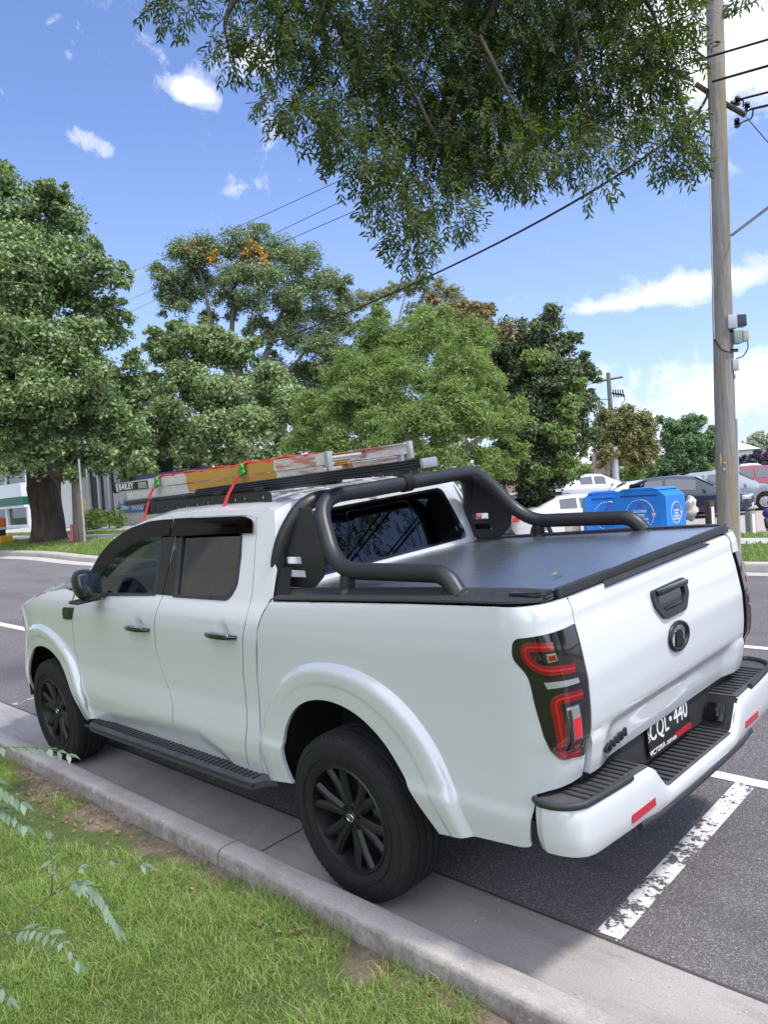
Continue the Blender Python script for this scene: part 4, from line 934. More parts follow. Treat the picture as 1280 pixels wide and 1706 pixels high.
# ------------------------------------------------------------------ setting: road, kerbs, verges
def on_y(px, py, y):
    o = at(px, py, 0); d = at(px, py, 1)-o; return o+d*((y-o.y)/d.y)
def lr(a, b): return lambda x: a+(b-a)*sst(8, 20, x)
def strip_ground(name, x0, x1, ya, yb, off, mat, dx=.75, dy=1.0, curb=None, kind='structure'):
    fa = ya if callable(ya) else (lambda x: ya); fb = yb if callable(yb) else (lambda x: yb)
    nx = max(2, int((x1-x0)/dx)+1); ny = max(2, int(abs(fb(x0)-fa(x0))/dy)+2)
    V = []; F = []
    for i in range(nx):
        x = x0+(x1-x0)*i/(nx-1)
        for j in range(ny):
            y = fa(x)+(fb(x)-fa(x))*j/(ny-1); V.append((x, y, H(x, y)+off))
    for i in range(nx-1):
        for j in range(ny-1): a = i*ny+j; F.append((a, a+1, a+ny+1, a+ny))
    mb = MB(); mb.add(V, F); o = mb.build(name, mat, None, 60, recalc=False)
    if o.data.polygons[0].normal.z < 0: o.data.flip_normals()
    if kind: o['kind'] = kind
    return o
yk = lr(-9.35, -6.25)
strip_ground('ground', -60, 140, 80, -160, -.12, M['turf'], 4, 4)
mb = MB(); mb.add([(-1500, -1500, -.6), (1500, -1500, -.6), (1500, 1500, -.6), (-1500, 1500, -.6)], [(0, 1, 2, 3)]); tg_ = mb.build('terrain', M['turf'], None, 0, recalc=False); tg_['kind'] = 'structure'
strip_ground('road', -40, 110, .532, yk, 0.0, M['asphalt'], .75, .6)
strip_ground('gutter', -40, 110, .995, .528, .006, M['gutter'], .75, .2)
lip = strip_ground('gutter_edge', -40, 110, .537, .524, .0085, M['joint'], .75, .02)
def sweep_x(name, prof_, y_of, x0, x1, dx, mat, label=None, cat=None):
    V = []; F = []; n = len(prof_); xs = np.arange(x0, x1+dx/2, dx)
    for x in xs:
        y0 = y_of(float(x))
        for dy, z in prof_: V.append((x, y0+dy, H(float(x), y0+dy)+z))
    for i in range(len(xs)-1):
        for j in range(n-1): F.append((i*n+j, i*n+j+1, (i+1)*n+j+1, (i+1)*n+j))
    F += [tuple(range(n)), tuple((len(xs)-1)*n+j for j in range(n))[::-1]]
    mb = MB(); mb.add(V, F); o = mb.build(name, mat, None, 50); o['kind'] = 'structure'; return o
# near kerb, cast in lengths with open joints
kp = [(0, -.05), (.004, .09), (.012, .118), (.030, .130), (.118, .130), (.134, .122), (.142, .105), (.145, -.03)]
js = [-9.6+2.62*k-.11 for k in range(22)]
for i, (a, b) in enumerate(zip(js[:-1], js[1:])):
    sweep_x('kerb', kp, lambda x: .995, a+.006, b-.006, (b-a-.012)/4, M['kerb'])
for a in js[1:14]:
    mb = MB(); V = [(a+dx, y, H(a, y)+z) for dx in (-.004, .004) for y, z in ((.53, .0095), (.993, .0095))]; mb.add(V, [(0, 1, 3, 2)]); o = mb.build('gutter_joint', M['joint'], None, 0); o['kind'] = 'structure'
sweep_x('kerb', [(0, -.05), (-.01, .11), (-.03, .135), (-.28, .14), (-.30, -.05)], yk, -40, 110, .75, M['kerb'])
strip_ground('gutter', -40, 110, lambda x: yk(x)+.42, lambda x: yk(x)+.01, .006, M['path'], .75, .2)
y1 = lambda x: yk(x)-.30; y2 = lr(-13.0, -8.95); y3 = lr(-14.4, -10.1); y4 = lr(-15.6, -11.0)
strip_ground('verge', -40, 110, y1, y2, .10, M['turf'], .75, .5)
strip_ground('footpath', -40, 110, y2, y3, .11, M['path'], .75, .5)
strip_ground('verge', -40, 110, y3, y4, .10, M['turf'], .75, .5)
strip_ground('car_park', -40, 23, y4, -48, .09, M['gravel'], .75, 1.0)
strip_ground('forecourt', 23, 110, y4, -13.2, .09, M['path'], .75, 1.0)
# painted lines: sheets a few mm above the asphalt
def line(P, wdt, mat, name='road_marking'):
    a, b = Vector(P[0]), Vector(P[1]); t = (b-a).normalized(); n = Vector((-t.y, t.x))*wdt/2; k = max(2, int((b-a).length/.4)); V = []; F = []
    for i in range(k+1):
        q = a+(b-a)*i/k; V += [(q.x+n.x, q.y+n.y, H(q.x, q.y+n.y)+.004), (q.x-n.x, q.y-n.y, H(q.x, q.y-n.y)+.004)]
        if i: F.append((2*i-2, 2*i-1, 2*i+1, 2*i))
    mb = MB(); mb.add(V, F); o = mb.build(name, mat, None, 0, recalc=False)
    if o.data.polygons[0].normal.z < 0: o.data.flip_normals()
    o['kind'] = 'structure'; return o
line([(-1.03, .50), (-.975, -1.03)], .105, M['paint_worn'])
line([(-.62, -1.08), (-1.75, -1.06)], .085, M['paint_line'])
line([(9.3, -1.17), (12.3, -1.17)], .12, M['paint_line'])
for x in (-12, -6.5, -.75): line([(x, -4.06), (x+2.0, -4.06)], .11, M['paint_line'])
line([(5.35, .50), (5.34, .30)], .10, M['paint_worn'])
# gravel specks, cigarette butts and a dry leaf on the road
mb = MB(); rs = random.Random(3)
for k in range(260):
    x = rs.uniform(-2.4, 2.0); y = rs.uniform(-2.4, .95) if k % 3 else rs.uniform(.5, .97); s = rs.uniform(.0018, .0048)
    mb.box((x, y, H(x, y)+s*.6+.004), (s*2, s*1.6, s*1.2), rz=rs.uniform(0, 3), bev=s*.25)
st = mb.build('grit', mat_var('grit', (.30, .28, .26), (.55, .52, .48), .9, 40), None, 60, recalc=False); tag(st, 'loose pale grit scattered over the asphalt and gutter', 'grit', kind='stuff')

# near verge: bare soil along the kerb, then lawn
m, T, b = principled('verge_soil', (.12, .08, .05), .95, spec=.2); p = T.pos(); sy = T.node('ShaderNodeSeparateXYZ', i_0=p)
dd = T.math('SUBTRACT', sy.outputs[1], 1.14); nz = T.math('SUBTRACT', T.noise(p, 2.6, 6, .65), .5)
gsel = T.ramp(T.math('ADD', T.math('MULTIPLY', dd, 1.6), T.math('MULTIPLY', nz, 2.0)), [(.06, (0, 0, 0)), (.34, (1, 1, 1))])
soil = T.mix(T.ramp(T.noise(p, 22, 9, .75), [(.3, (0, 0, 0)), (.7, (1, 1, 1))]), (.17, .125, .095, 1), (.40, .31, .24, 1))
gr0 = T.mix(T.noise(p, 40, 7, .7), (.07, .11, .03, 1), (.18, .23, .075, 1))
T.l.new(T.mix(gsel, soil, gr0), b.inputs['Base Color']); bump(T, b, T.noise(p, 45, 7, .8), .03, 1); M['verge_soil'] = m
V = []; F = []; xs = np.linspace(-12, 40, 209); ys = [1.135, 1.2, 1.3, 1.45, 1.6, 1.8, 2.05, 2.3, 2.7, 3.2, 4, 6, 10, 20]
for x in xs:
    for y in ys: V.append((x, y, H(x, y)+.040+.006*math.sin(x*3.1+y*5)+.005*math.sin(x*8.3-y*4.1)+.05*min(1, max(0, (y-1.2)/.5))))
n = len(ys)
for i in range(len(xs)-1):
    for j in range(n-1): F.append((i*n+j, i*n+j+1, (i+1)*n+j+1, (i+1)*n+j))
mb = MB(); mb.add(V, F); vg = mb.build('verge', M['verge_soil'], None, 180, recalc=False); vg['kind'] = 'structure'
if vg.data.polygons[0].normal.z < 0: vg.data.flip_normals()
def vz(x, y): return np.where(y < 3.2, -.08*(y+2), -.416-.02*(y-3.2))+.040+.006*np.sin(x*3.1+y*5)+.005*np.sin(x*8.3-y*4.1)+.05*np.clip((y-1.2)/.5, 0, 1)
def nz2(x, y, s, seed=0):
    """cheap smooth value noise"""
    r = np.random.default_rng(seed).random((64, 64)); u = x*s+100; v = y*s+100; i = np.floor(u).astype(int); j = np.floor(v).astype(int); fu = u-i; fv = v-j
    fu = fu*fu*(3-2*fu); fv = fv*fv*(3-2*fv); g = lambda a, b_: r[a % 64, b_ % 64]
    return (g(i, j)*(1-fu)+g(i+1, j)*fu)*(1-fv)+(g(i, j+1)*(1-fu)+g(i+1, j+1)*fu)*fv
def blades(name, x, y, z, hgt, wid, mat, label, lean=.5):
    n = len(x); a = rng.random(n)*2*np.pi; b_ = rng.random(n)*2*np.pi; ln = hgt*lean*rng.random(n)
    dx, dy = np.cos(a), np.sin(a); px, py = -np.sin(b_)*wid/2, np.cos(b_)*wid/2
    V = np.empty((n, 5, 3))
    V[:, 0] = np.stack([x-px, y-py, z], 1); V[:, 1] = np.stack([x+px, y+py, z], 1)
    mx, my, mz = x+dx*ln*.35, y+dy*ln*.35, z+hgt*.6
    V[:, 2] = np.stack([mx+px*.8, my+py*.8, mz], 1); V[:, 3] = np.stack([mx-px*.8, my-py*.8, mz], 1)
    V[:, 4] = np.stack([x+dx*ln, y+dy*ln, z+hgt*np.clip(1-.45*lean*rng.random(n), .2, 1)], 1)
    b0 = np.arange(n)*5; F = np.concatenate([np.stack([b0, b0+1, b0+2], 1), np.stack([b0, b0+2, b0+3], 1), np.stack([b0+3, b0+2, b0+4], 1)])
    o = np_mesh(name, V.reshape(-1, 3), F, mat); return tag(o, label, 'grass', kind='stuff')
M['blade'] = mat_leaf('grass_blade', [(0.167, 0.256, 0.065), (0.249, 0.369, 0.100), (0.343, 0.462, 0.138), (0.202, 0.307, 0.083), (0.425, 0.508, 0.189), (0.376, 0.446, 0.157), (0.558, 0.487, 0.283)], .45, .6, (1.15, 1.4, .5), spec=.2)
def grass_patch(x0, x1, y0, y1_, n, hmin, hmax, wd):
    x = rng.uniform(x0, x1, n); y = rng.uniform(y0, y1_, n)
    d = (y-1.14)*1.6+(nz2(x, y, 2.6, 1)-.5)*1.5+(nz2(x, y, 7, 2)-.5)*.7; bare = np.exp(-((x-1.75)/1.0)**2)*.36-.12-.25*(x < .4)
    pr = np.clip((d-.02-bare)/.25, .015, 1)*np.clip(.55+.8*nz2(x, y, 3.7, 3), .25, 1); pr = np.where(y > 2.4, np.maximum(pr, .8), pr)
    k = rng.random(n) < pr; x, y = x[k], y[k]; h = rng.uniform(hmin, hmax, len(x))*(.5+.95*nz2(x, y, 5, 4))*np.clip(.45+pr[k], .4, 1.15); return x, y, h, rng.uniform(.6, 1.3, len(x))*wd
xa, ya_, ha, wa = grass_patch(-1.7, 4.2, 1.15, 2.75, 190000, .014, .058, .0030)
def cl_(x, y): return nz2(x, y, 9, 8)*.6+nz2(x, y, 21, 9)*.4
k = rng.random(len(xa)) < np.clip((cl_(xa, ya_)-.10)*3.2, .6, 1); xa, ya_, ha, wa = xa[k], ya_[k], ha[k]*(.45+1.15*cl_(xa[k], ya_[k])), wa[k]
xb, yb2, hb_, wb = grass_patch(-4, 9, 1.15, 5.0, 60000, .03, .075, .0045)
k = ~((xb > -1.7) & (xb < 4.2) & (yb2 < 2.75)); xb, yb2, hb_, wb = xb[k], yb2[k], hb_[k], wb[k]
xt, yt_, ht, wt_ = grass_patch(-1.7, 4.2, 1.2, 2.75, 26000, .045, .095, .0042); k = nz2(xt, yt_, 6, 21) > .62; xt, yt_, ht, wt_ = xt[k], yt_[k], ht[k], wt_[k]
xb, yb2, hb_, wb = np.concatenate([xb, xt]), np.concatenate([yb2, yt_]), np.concatenate([hb_, ht]), np.concatenate([wb, wt_])
X_ = np.concatenate([xa, xb]); Y_ = np.concatenate([ya_, yb2]); k = np.hypot(X_+2.7, Y_-3.2) > .25; X_, Y_ = X_[k], Y_[k]
blades('grass', X_, Y_, vz(X_, Y_)-.004, np.concatenate([ha, hb_])[k], np.concatenate([wa, wb])[k], M['blade'], 'green lawn grass growing on the near verge behind the kerb', 1.7)
# far verges
def far_grass(x0, x1, fa, fb, n, label):
    x = rng.uniform(x0, x1, n); a = np.array([fa(float(q)) for q in x]); b_ = np.array([fb(float(q)) for q in x]); y = a+(b_-a)*rng.random(n); z = np.array([H(float(p_), float(q)) for p_, q in zip(x, y)])+.10
    blades('grass', x, y, z, rng.uniform(.04, .11, n), rng.uniform(.012, .028, n), M['blade'], label, .6)
far_grass(-2, 36, y1, lambda x: y2(x)-.05, 26000, 'strip of mown grass between the far kerb and the far footpath')
far_grass(-2, 42, y3, y4, 9000, 'strip of rough grass behind the far footpath')
# leaf litter
M['dry'] = mat_leaf('dry_leaf', [(.16, .09, .045), (.28, .18, .10), (.22, .13, .07), (.36, .27, .17)], .1, .8, (1, 1, 1))
def leaf_scatter(name, P, Nn, size, aspect, mat, parent=None, fold=.25, tip=1.0):
    """P centres, Nn leaf normals -> pointed leaves of four faces each sharing a midrib"""
    n = len(P); Nn = Nn/np.maximum(np.linalg.norm(Nn, axis=1, keepdims=True), 1e-6); r = rng.normal(size=(n, 3)); t = np.cross(Nn, r); t /= np.maximum(np.linalg.norm(t, axis=1, keepdims=True), 1e-6); s = np.cross(Nn, t)
    return leaf_dir(name, P-t*size[:, None]/2, t, Nn, size, aspect, mat, parent, fold)
def leaf_oval(name, P, t, Nn, size, aspect, mat, parent=None, fold=.2, curl=.18):
    n = len(P); s = np.cross(Nn, t); s /= np.maximum(np.linalg.norm(s, axis=1, keepdims=True), 1e-6); L = size[:, None]; W = L*aspect/2; V = np.empty((n, 7, 3))
    for i, (a, b_) in enumerate(((0, 0), (.22, .72), (.55, 1.0), (1, 0), (.55, -1.0), (.22, -.72), (.5, 0))): V[:, i] = P+t*L*a+s*W*b_+Nn*(W*fold*abs(b_)-L*curl*a*a)
    b0 = np.arange(n)*7; F = np.concatenate([np.stack([b0, b0+1, b0+2, b0+6], 1), np.stack([b0+6, b0+2, b0+3, b0+3], 1)[:, :4], np.stack([b0, b0+6, b0+4, b0+5], 1)])
    F = np.concatenate([np.stack([b0, b0+1, b0+2, b0+6], 1), np.stack([b0, b0+6, b0+4, b0+5], 1), np.stack([b0+6, b0+2, b0+3, b0+4], 1)])
    return np_mesh(name, V.reshape(-1, 3), F, mat, parent)
def leaf_dir(name, P, t, Nn, size, aspect, mat, parent=None, fold=.2):
    n = len(P); s = np.cross(Nn, t); s /= np.maximum(np.linalg.norm(s, axis=1, keepdims=True), 1e-6); L = size[:, None]; W = L*aspect/2
    V = np.empty((n, 4, 3)); V[:, 0] = P; V[:, 1] = P+t*L*.45+s*W+Nn*W*fold; V[:, 2] = P+t*L; V[:, 3] = P+t*L*.45-s*W+Nn*W*fold
    b0 = np.arange(n)*4; F = np.stack([b0, b0+1, b0+2, b0+3], 1)
    if fold: F = np.concatenate([np.stack([b0, b0+1, b0+2], 1), np.stack([b0, b0+2, b0+3], 1)])
    return np_mesh(name, V.reshape(-1, 3), F, mat, parent)
n = 420; lx = np.concatenate([rng.normal(2.35, .35, 150), rng.uniform(-1.2, 3.6, n-150)]); ly = 1.17+np.abs(rng.normal(0, .16, n)); lx = lx[:n]
Pn = np.stack([lx, ly, vz(lx, ly)+.012+.01*rng.random(n)], 1); Nn = rng.normal(size=(n, 3))*.5+np.array([0, 0, 1.0])
tag(leaf_scatter('leaf_litter', Pn, Nn, rng.uniform(.012, .042, n), .45, M['dry'], None, .4), 'dry brown leaves lying on bare soil beside the near kerb', 'leaf litter', kind='stuff')

# ------------------------------------------------------------------ trees
LEAF = {
 'elm': mat_leaf('elm_leaf', [(0.087, 0.140, 0.063), (0.143, 0.215, 0.086), (0.225, 0.316, 0.123), (0.303, 0.384, 0.160), (0.381, 0.442, 0.207)], .26, .5),
 'oak': mat_leaf('oak_leaf', [(0.131, 0.186, 0.092), (0.204, 0.277, 0.129), (0.305, 0.385, 0.171), (0.423, 0.485, 0.226)], .28, .5),
 'silky': mat_leaf('silky_leaf', [(0.101, 0.147, 0.074), (0.159, 0.213, 0.103), (0.239, 0.294, 0.140), (0.305, 0.348, 0.161)], .25, .55),
 'willow': mat_leaf('willow_leaf', [(0.130, 0.192, 0.065), (0.189, 0.263, 0.084), (0.240, 0.320, 0.105), (0.280, 0.355, 0.124), (0.325, 0.398, 0.149)], .32, .6, spec=.2),
 'dark': mat_leaf('pittosporum_leaf', [(0.043, 0.070, 0.034), (0.079, 0.121, 0.053), (0.132, 0.179, 0.079), (0.202, 0.244, 0.112), (0.295, 0.328, 0.169)], .24, .5),
 'bronze': mat_leaf('bronze_leaf', [(.12, .13, .045), (.19, .20, .065), (.25, .23, .09), (.17, .21, .065), (.30, .22, .10)], .22, .5),
 'brown': mat_leaf('brown_flower', [(0.260, 0.195, 0.104), (0.338, 0.247, 0.156), (0.208, 0.195, 0.091)], .2, .6),
 'gum': mat_leaf('gum_leaf', [(0.168, 0.182, 0.098), (0.238, 0.252, 0.126), (0.308, 0.280, 0.168)], .3, .5),
 'green': mat_leaf('green_leaf', [(0.090, 0.158, 0.074), (0.152, 0.252, 0.109), (0.221, 0.338, 0.153)], .28, .5),
 'lime': mat_leaf('lime_leaf', [(.12, .19, .03), (.18, .26, .05), (.24, .31, .08)], .3, .5),
 'purple': mat_leaf('purple_leaf', [(0.046, 0.023, 0.065), (0.078, 0.039, 0.098), (0.117, 0.065, 0.130)], .2, .5, (1.2, .8, 1.2)),
 'grey': mat_leaf('grey_leaf', [(0.265, 0.301, 0.246), (0.364, 0.400, 0.311), (0.444, 0.444, 0.372)], .25, .6),
 'ash': mat_leaf('ash_leaf', [(.032, .052, .020), (.052, .082, .026), (.080, .115, .034), (.115, .15, .044), (.16, .19, .06)], .42, .55, (1.5, 1.7, .5), spec=.25),
 'fern': mat_leaf('pinnate_leaf', [(.055, .10, .020), (.08, .13, .028), (.11, .16, .035)], .45, .5, (1.3, 1.6, .5)),
 'silver': mat_leaf('silver_leaf', [(.20, .28, .18), (.26, .34, .24), (.32, .40, .30)], .3, .45, (1.0, 1.2, .8)),
 'orange': mat_leaf('orange_flower', [(.55, .26, .02), (.62, .34, .04)], .2, .6, (1, 1, .6)),
}
def crown_pts(lobes, n, sub=.36, squash=1.0, fill=.12, k_sub=16, droop=0.0):
    """points and outward normals on many small clumps that sit on the lobes"""
    L = [(np.array(c), r*.86) for c, r in lobes]
    for c, r in lobes:
        for _ in range(3):
            v = rng.normal(size=3); v /= np.linalg.norm(v); L.append((np.array(c)+v*r*rng.uniform(.55, .95)*np.array([1, 1, 1.1]), r*rng.uniform(.28, .52)))
    wts = np.array([r*r for _, r in L]); wts /= wts.sum(); PP = []; NN = []
    for (c, r), w_ in zip(L, wts):
        m_ = int(n*w_); ks = k_sub
        u = rng.normal(size=(ks, 3)); u /= np.linalg.norm(u, axis=1, keepdims=True); u[:, 2] = np.where(u[:, 2] < -.55, -u[:, 2], u[:, 2])
        cc = c+u*r*rng.uniform(.30, .88, (ks, 1))*np.array([1, 1, squash]); rs_ = r*rng.uniform(sub*.6, sub*1.25, ks)
        pk = rs_**2/np.sum(rs_**2); idx = rng.choice(ks, m_, p=pk)
        v = rng.normal(size=(m_, 3)); v /= np.linalg.norm(v, axis=1, keepdims=True); v[:, 2] = np.where((v[:, 2] < -.3) & (rng.random(m_) < .55), -v[:, 2], v[:, 2])
        rad = rs_[idx]*np.where(rng.random(m_) < fill, rng.uniform(.1, .9, m_), rng.normal(.93, .11, m_))
        tw = 1+.55*np.sin(v[:, 0]*7+idx*1.7)*np.sin(v[:, 1]*6+idx*.9)*np.sin(v[:, 2]*7+idx*2.3)
        P = cc[idx]+v*(rad*tw)[:, None]*np.array([1, 1, .8])+rng.normal(size=(m_, 3))*r*.06; PP.append(P); NN.append(v*.75+(P-c)/r*.3+rng.normal(size=(m_, 3))*.8+np.array([0, 0, .3]))
    return np.concatenate(PP), np.concatenate(NN)
def limb_mesh(path, r0, r1, n=9, wob=.0):
    P = fillet(path, .8, 4); m_ = len(P); rr = [r0+(r1-r0)*i/(m_-1) for i in range(m_)]; return P, rr
def tree(name, label, base, trunk, limbs, lobes, n, leaf, size, aspect, bark, group=None, cat='tree', extra=None, sub=.36, k_sub=16, core=True, fill=.12):
    root = empty(name, base, 0, label, cat, group); B = Vector(base)
    mb = MB()
    rr = [q[3] for q in trunk]; P = [Vector(q[:3])-B for q in trunk]
    # finer trunk with flared foot
    PP = []; RR = []
    for i in range(len(P)-1):
        for k in range(5): t = k/5; PP.append(P[i].lerp(P[i+1], t)); RR.append(rr[i]+(rr[i+1]-rr[i])*t)
    PP.append(P[-1]); RR.append(rr[-1]); RR[0] *= 1.22; RR[1] *= 1.08; mb.tube(PP, RR, 18)
    for k in range(len(mb.v)):
        x, y, z = mb.v[k]; s_ = 1+.0*z; mb.v[k] = (x+.02*RR[0]*math.sin(z*5+x*9), y+.02*RR[0]*math.cos(z*4), z)
    mb.build('trunk', bark, root, 180)
    for path, r0, r1 in limbs:
        pp, r_ = limb_mesh([Vector(q)-B for q in path], r0, r1); mb = MB(); mb.tube(pp, r_, 9); mb.build('limb', bark, root, 180)
    Pc, Nc = crown_pts(lobes, n, sub, k_sub=k_sub, fill=fill); Pc = Pc-np.array(B)
    cr = leaf_scatter('crown', Pc, Nc, rng.uniform(.65, 1.35, len(Pc))*size, aspect, LEAF[leaf], root, .25)
    if extra:
        for nm, lb, nn, lf_, sz in extra:
            Pe, Ne = crown_pts(lb, nn, sub, k_sub=k_sub); leaf_scatter(nm, Pe-np.array(B), Ne, rng.uniform(.65, 1.35, len(Pe))*sz, aspect, LEAF[lf_], root, .25)
    return root
def lob(lst, D):
    """lobes listed by their survey bearings: (px, py, radius in px, depth offset)"""
    out = []
    for q in lst:
        d = D+(q[3] if len(q) > 3 else 0); out.append((tuple(at(q[0], q[1], d)), q[2]*d/FPX))
    return out
def tp_(px, py, D, r): v = at(px, py, D); return (v.x, v.y, v.z, r)
def gz(p): return (p.x, p.y, H(p.x, p.y)+.08)

# big elm on the far verge
D = 29.5; b0 = at(82, 908, D); base = (b0.x, b0.y, H(b0.x, b0.y)+.06)
tree('elm_tree', 'huge dark green elm with thick forked trunk on the far verge at left', base,
     [(base[0], base[1], base[2]-.2, .66), tp_(78, 850, D, .54), tp_(72, 810, D, .60), tp_(62, 780, D, .42)],
     [([at(70, 800, D), at(48, 750, D), at(30, 640, D), at(10, 520, D)], .44, .12), ([at(78, 808, D), at(112, 770, D+.3), at(140, 700, D), at(160, 600, D)], .34, .09), ([at(60, 780, D), at(66, 690, D), at(80, 560, D), at(90, 430, D)], .32, .08), ([at(112, 770, D), at(170, 745, D-1), at(215, 730, D-1)], .15, .05), ([at(140, 650, D), at(146, 600, D), at(150, 500, D)], .12, .04)],
     lob([(0, 350, 75), (60, 420, 75), (-60, 420, 110), (-150, 560, 140), (-40, 560, 120), (105, 380, 52, 1), (110, 500, 78), (160, 470, 52, -1), (35, 520, 95, -2), (70, 630, 80, 2), (165, 560, 62, 1), (165, 640, 50, 2.5), (20, 680, 95, -2.5), (100, 690, 70, -2), (175, 700, 70, -1.5), (215, 730, 48, -2), (215, 650, 36, 0), (190, 520, 34, 0), (-60, 720, 100, -2), (110, 760, 55, -3), (30, 770, 60, -3.5), (175, 770, 48, -2.5), (235, 770, 30, -2.5), (0, 300, 40), (70, 345, 45), (100, 330, 22), (150, 430, 34), (205, 455, 20), (225, 610, 26), (60, 600, 80, -3), (130, 600, 70, -2.5), (0, 610, 90, -3.5), (150, 660, 60, -3), (60, 670, 70, -4), (60, 480, 80, -2), (20, 430, 70, -2), (120, 440, 50, -1.5)], D),
     165000, 'elm', .15, .62, M['bark'], sub=.34, k_sub=20)
# tree with orange flowers, open crown, left of centre
D = 44; b0 = at(400, 800, D); base = gz(b0)
tree('silky_oak_tree', 'tall open crowned tree dotted with orange blossom, sky showing through its limbs', base,
     [(base[0], base[1], base[2]-.3, .5), tp_(402, 720, D, .36), tp_(400, 640, D, .28), tp_(392, 590, D, .22)],
     [([at(402, 660, D), at(360, 585, D), at(345, 500, D), at(330, 440, D)], .20, .06), ([at(400, 640, D), at(385, 570, D), at(390, 480, D), at(400, 430, D)], .20, .06), ([at(405, 680, D), at(440, 600, D), at(470, 520, D), at(500, 460, D)], .24, .06), ([at(410, 690, D), at(480, 620, D), at(530, 560, D)], .18, .06)],
     lob([(312, 432, 42), (355, 418, 40), (405, 420, 42), (455, 430, 44, 1), (505, 445, 44), (545, 480, 40), (290, 470, 36), (285, 515, 34), (335, 480, 42, 1), (390, 470, 44, -1), (440, 485, 50, -1), (495, 500, 54), (550, 530, 48), (305, 555, 26), (350, 535, 24, 1), (475, 570, 50), (535, 590, 52), (580, 560, 34), (560, 625, 46), (430, 550, 30), (500, 640, 50, 2), (445, 620, 34, 2), (590, 600, 30), (400, 520, 26, 1.5)], D),
     110000, 'silky', .16, .4, M['bark_grey'], extra=[('blossom', lob([(320, 415, 24), (420, 425, 26), (440, 445, 20), (360, 435, 20), (425, 520, 18), (405, 465, 18)], D-.6), 520, 'orange', .22)], sub=.42, k_sub=14)
# dense green tree below it
D = 37; b0 = at(330, 840, D); base = gz(b0)
tree('oak_tree', 'dense mid green tree behind the ladder with pale leaf sprays', base,
     [(base[0], base[1], base[2]-.3, .4), tp_(325, 760, D, .3), tp_(320, 700, D, .22)],
     [([at(322, 730, D), at(290, 680, D), at(260, 640, D)], .16, .05), ([at(322, 730, D), at(370, 680, D), at(420, 620, D)], .18, .05)],
     lob([(270, 590, 40), (325, 590, 52), (385, 600, 52), (300, 650, 60, -1), (370, 660, 64, -2), (440, 650, 56), (240, 660, 40), (280, 720, 62, -2), (350, 730, 60, -3), (425, 720, 60, -3), (480, 690, 50, -1), (240, 740, 50, -2), (470, 760, 44, -2), (230, 790, 40, -2), (390, 780, 40, -2), (295, 560, 26), (350, 560, 26), (265, 560, 18), (225, 700, 34), (520, 720, 44), (215, 745, 30, -2)], D),
     105000, 'oak', .165, .6, M['bark_grey'], sub=.34, k_sub=18)
# airy gum far behind
D = 58; b0 = at(670, 790, D); base = gz(b0)
tree('gum_tree', 'thin pale gum tree rising behind the willowy tree in the middle', base,
     [(base[0], base[1], base[2]-.3, .4), tp_(665, 640, D, .25), tp_(655, 560, D, .16)],
     [([at(657, 570, D), at(640, 520, D), at(610, 500, D)], .10, .03), ([at(657, 570, D), at(670, 510, D), at(680, 480, D)], .10, .03), ([at(660, 590, D), at(710, 510, D), at(735, 480, D)], .12, .03)],
     lob([(605, 505, 26), (640, 495, 24), (675, 485, 24), (700, 478, 24), (735, 488, 28), (620, 540, 20), (755, 500, 24), (590, 520, 16), (690, 520, 20)], D),
     8500, 'gum', .26, .3, M['bark_pale'], sub=.5, k_sub=12, fill=.5)
# willowy light green tree, centre
D = 25; b0 = at(700, 850, D); base = gz(b0)
tree('willow_myrtle_tree', 'broad light green willowy tree in the middle, behind the cab roof', base,
     [(base[0], base[1], base[2]-.3, .36), tp_(690, 790, D, .30), tp_(680, 720, D, .22)],
     [([at(685, 760, D), at(640, 680, D), at(600, 620, D)], .16, .05), ([at(685, 740, D), at(720, 660, D), at(740, 580, D)], .18, .05), ([at(690, 790, D), at(790, 740, D), at(840, 700, D)], .14, .04)],
     lob([(640, 560, 48), (600, 620, 55), (680, 600, 58), (560, 650, 45), (740, 580, 56, 1), (790, 560, 44, 1.5), (700, 540, 36, 1), (650, 660, 64, -1.5), (570, 700, 58, -1), (520, 680, 38), (740, 650, 56, -1), (700, 720, 62, -2.5), (630, 740, 64, -2.5), (780, 700, 54, -2), (840, 720, 44, -1.5), (810, 770, 46, -2), (750, 775, 44, -2.5), (690, 790, 46, -2.5), (560, 760, 50, -2), (520, 740, 44), (860, 690, 30), (790, 630, 46), (630, 520, 22), (740, 530, 30, 1), (870, 750, 24, -1), (840, 790, 26, -2), (700, 580, 60), (760, 620, 60, -1), (820, 660, 46, -1), (660, 620, 60, -1), (600, 680, 60, -1.5), (540, 690, 46), (760, 710, 60, -2)], D),
     160000, 'willow', .125, .28, M['bark_pale'], sub=.36, k_sub=20)
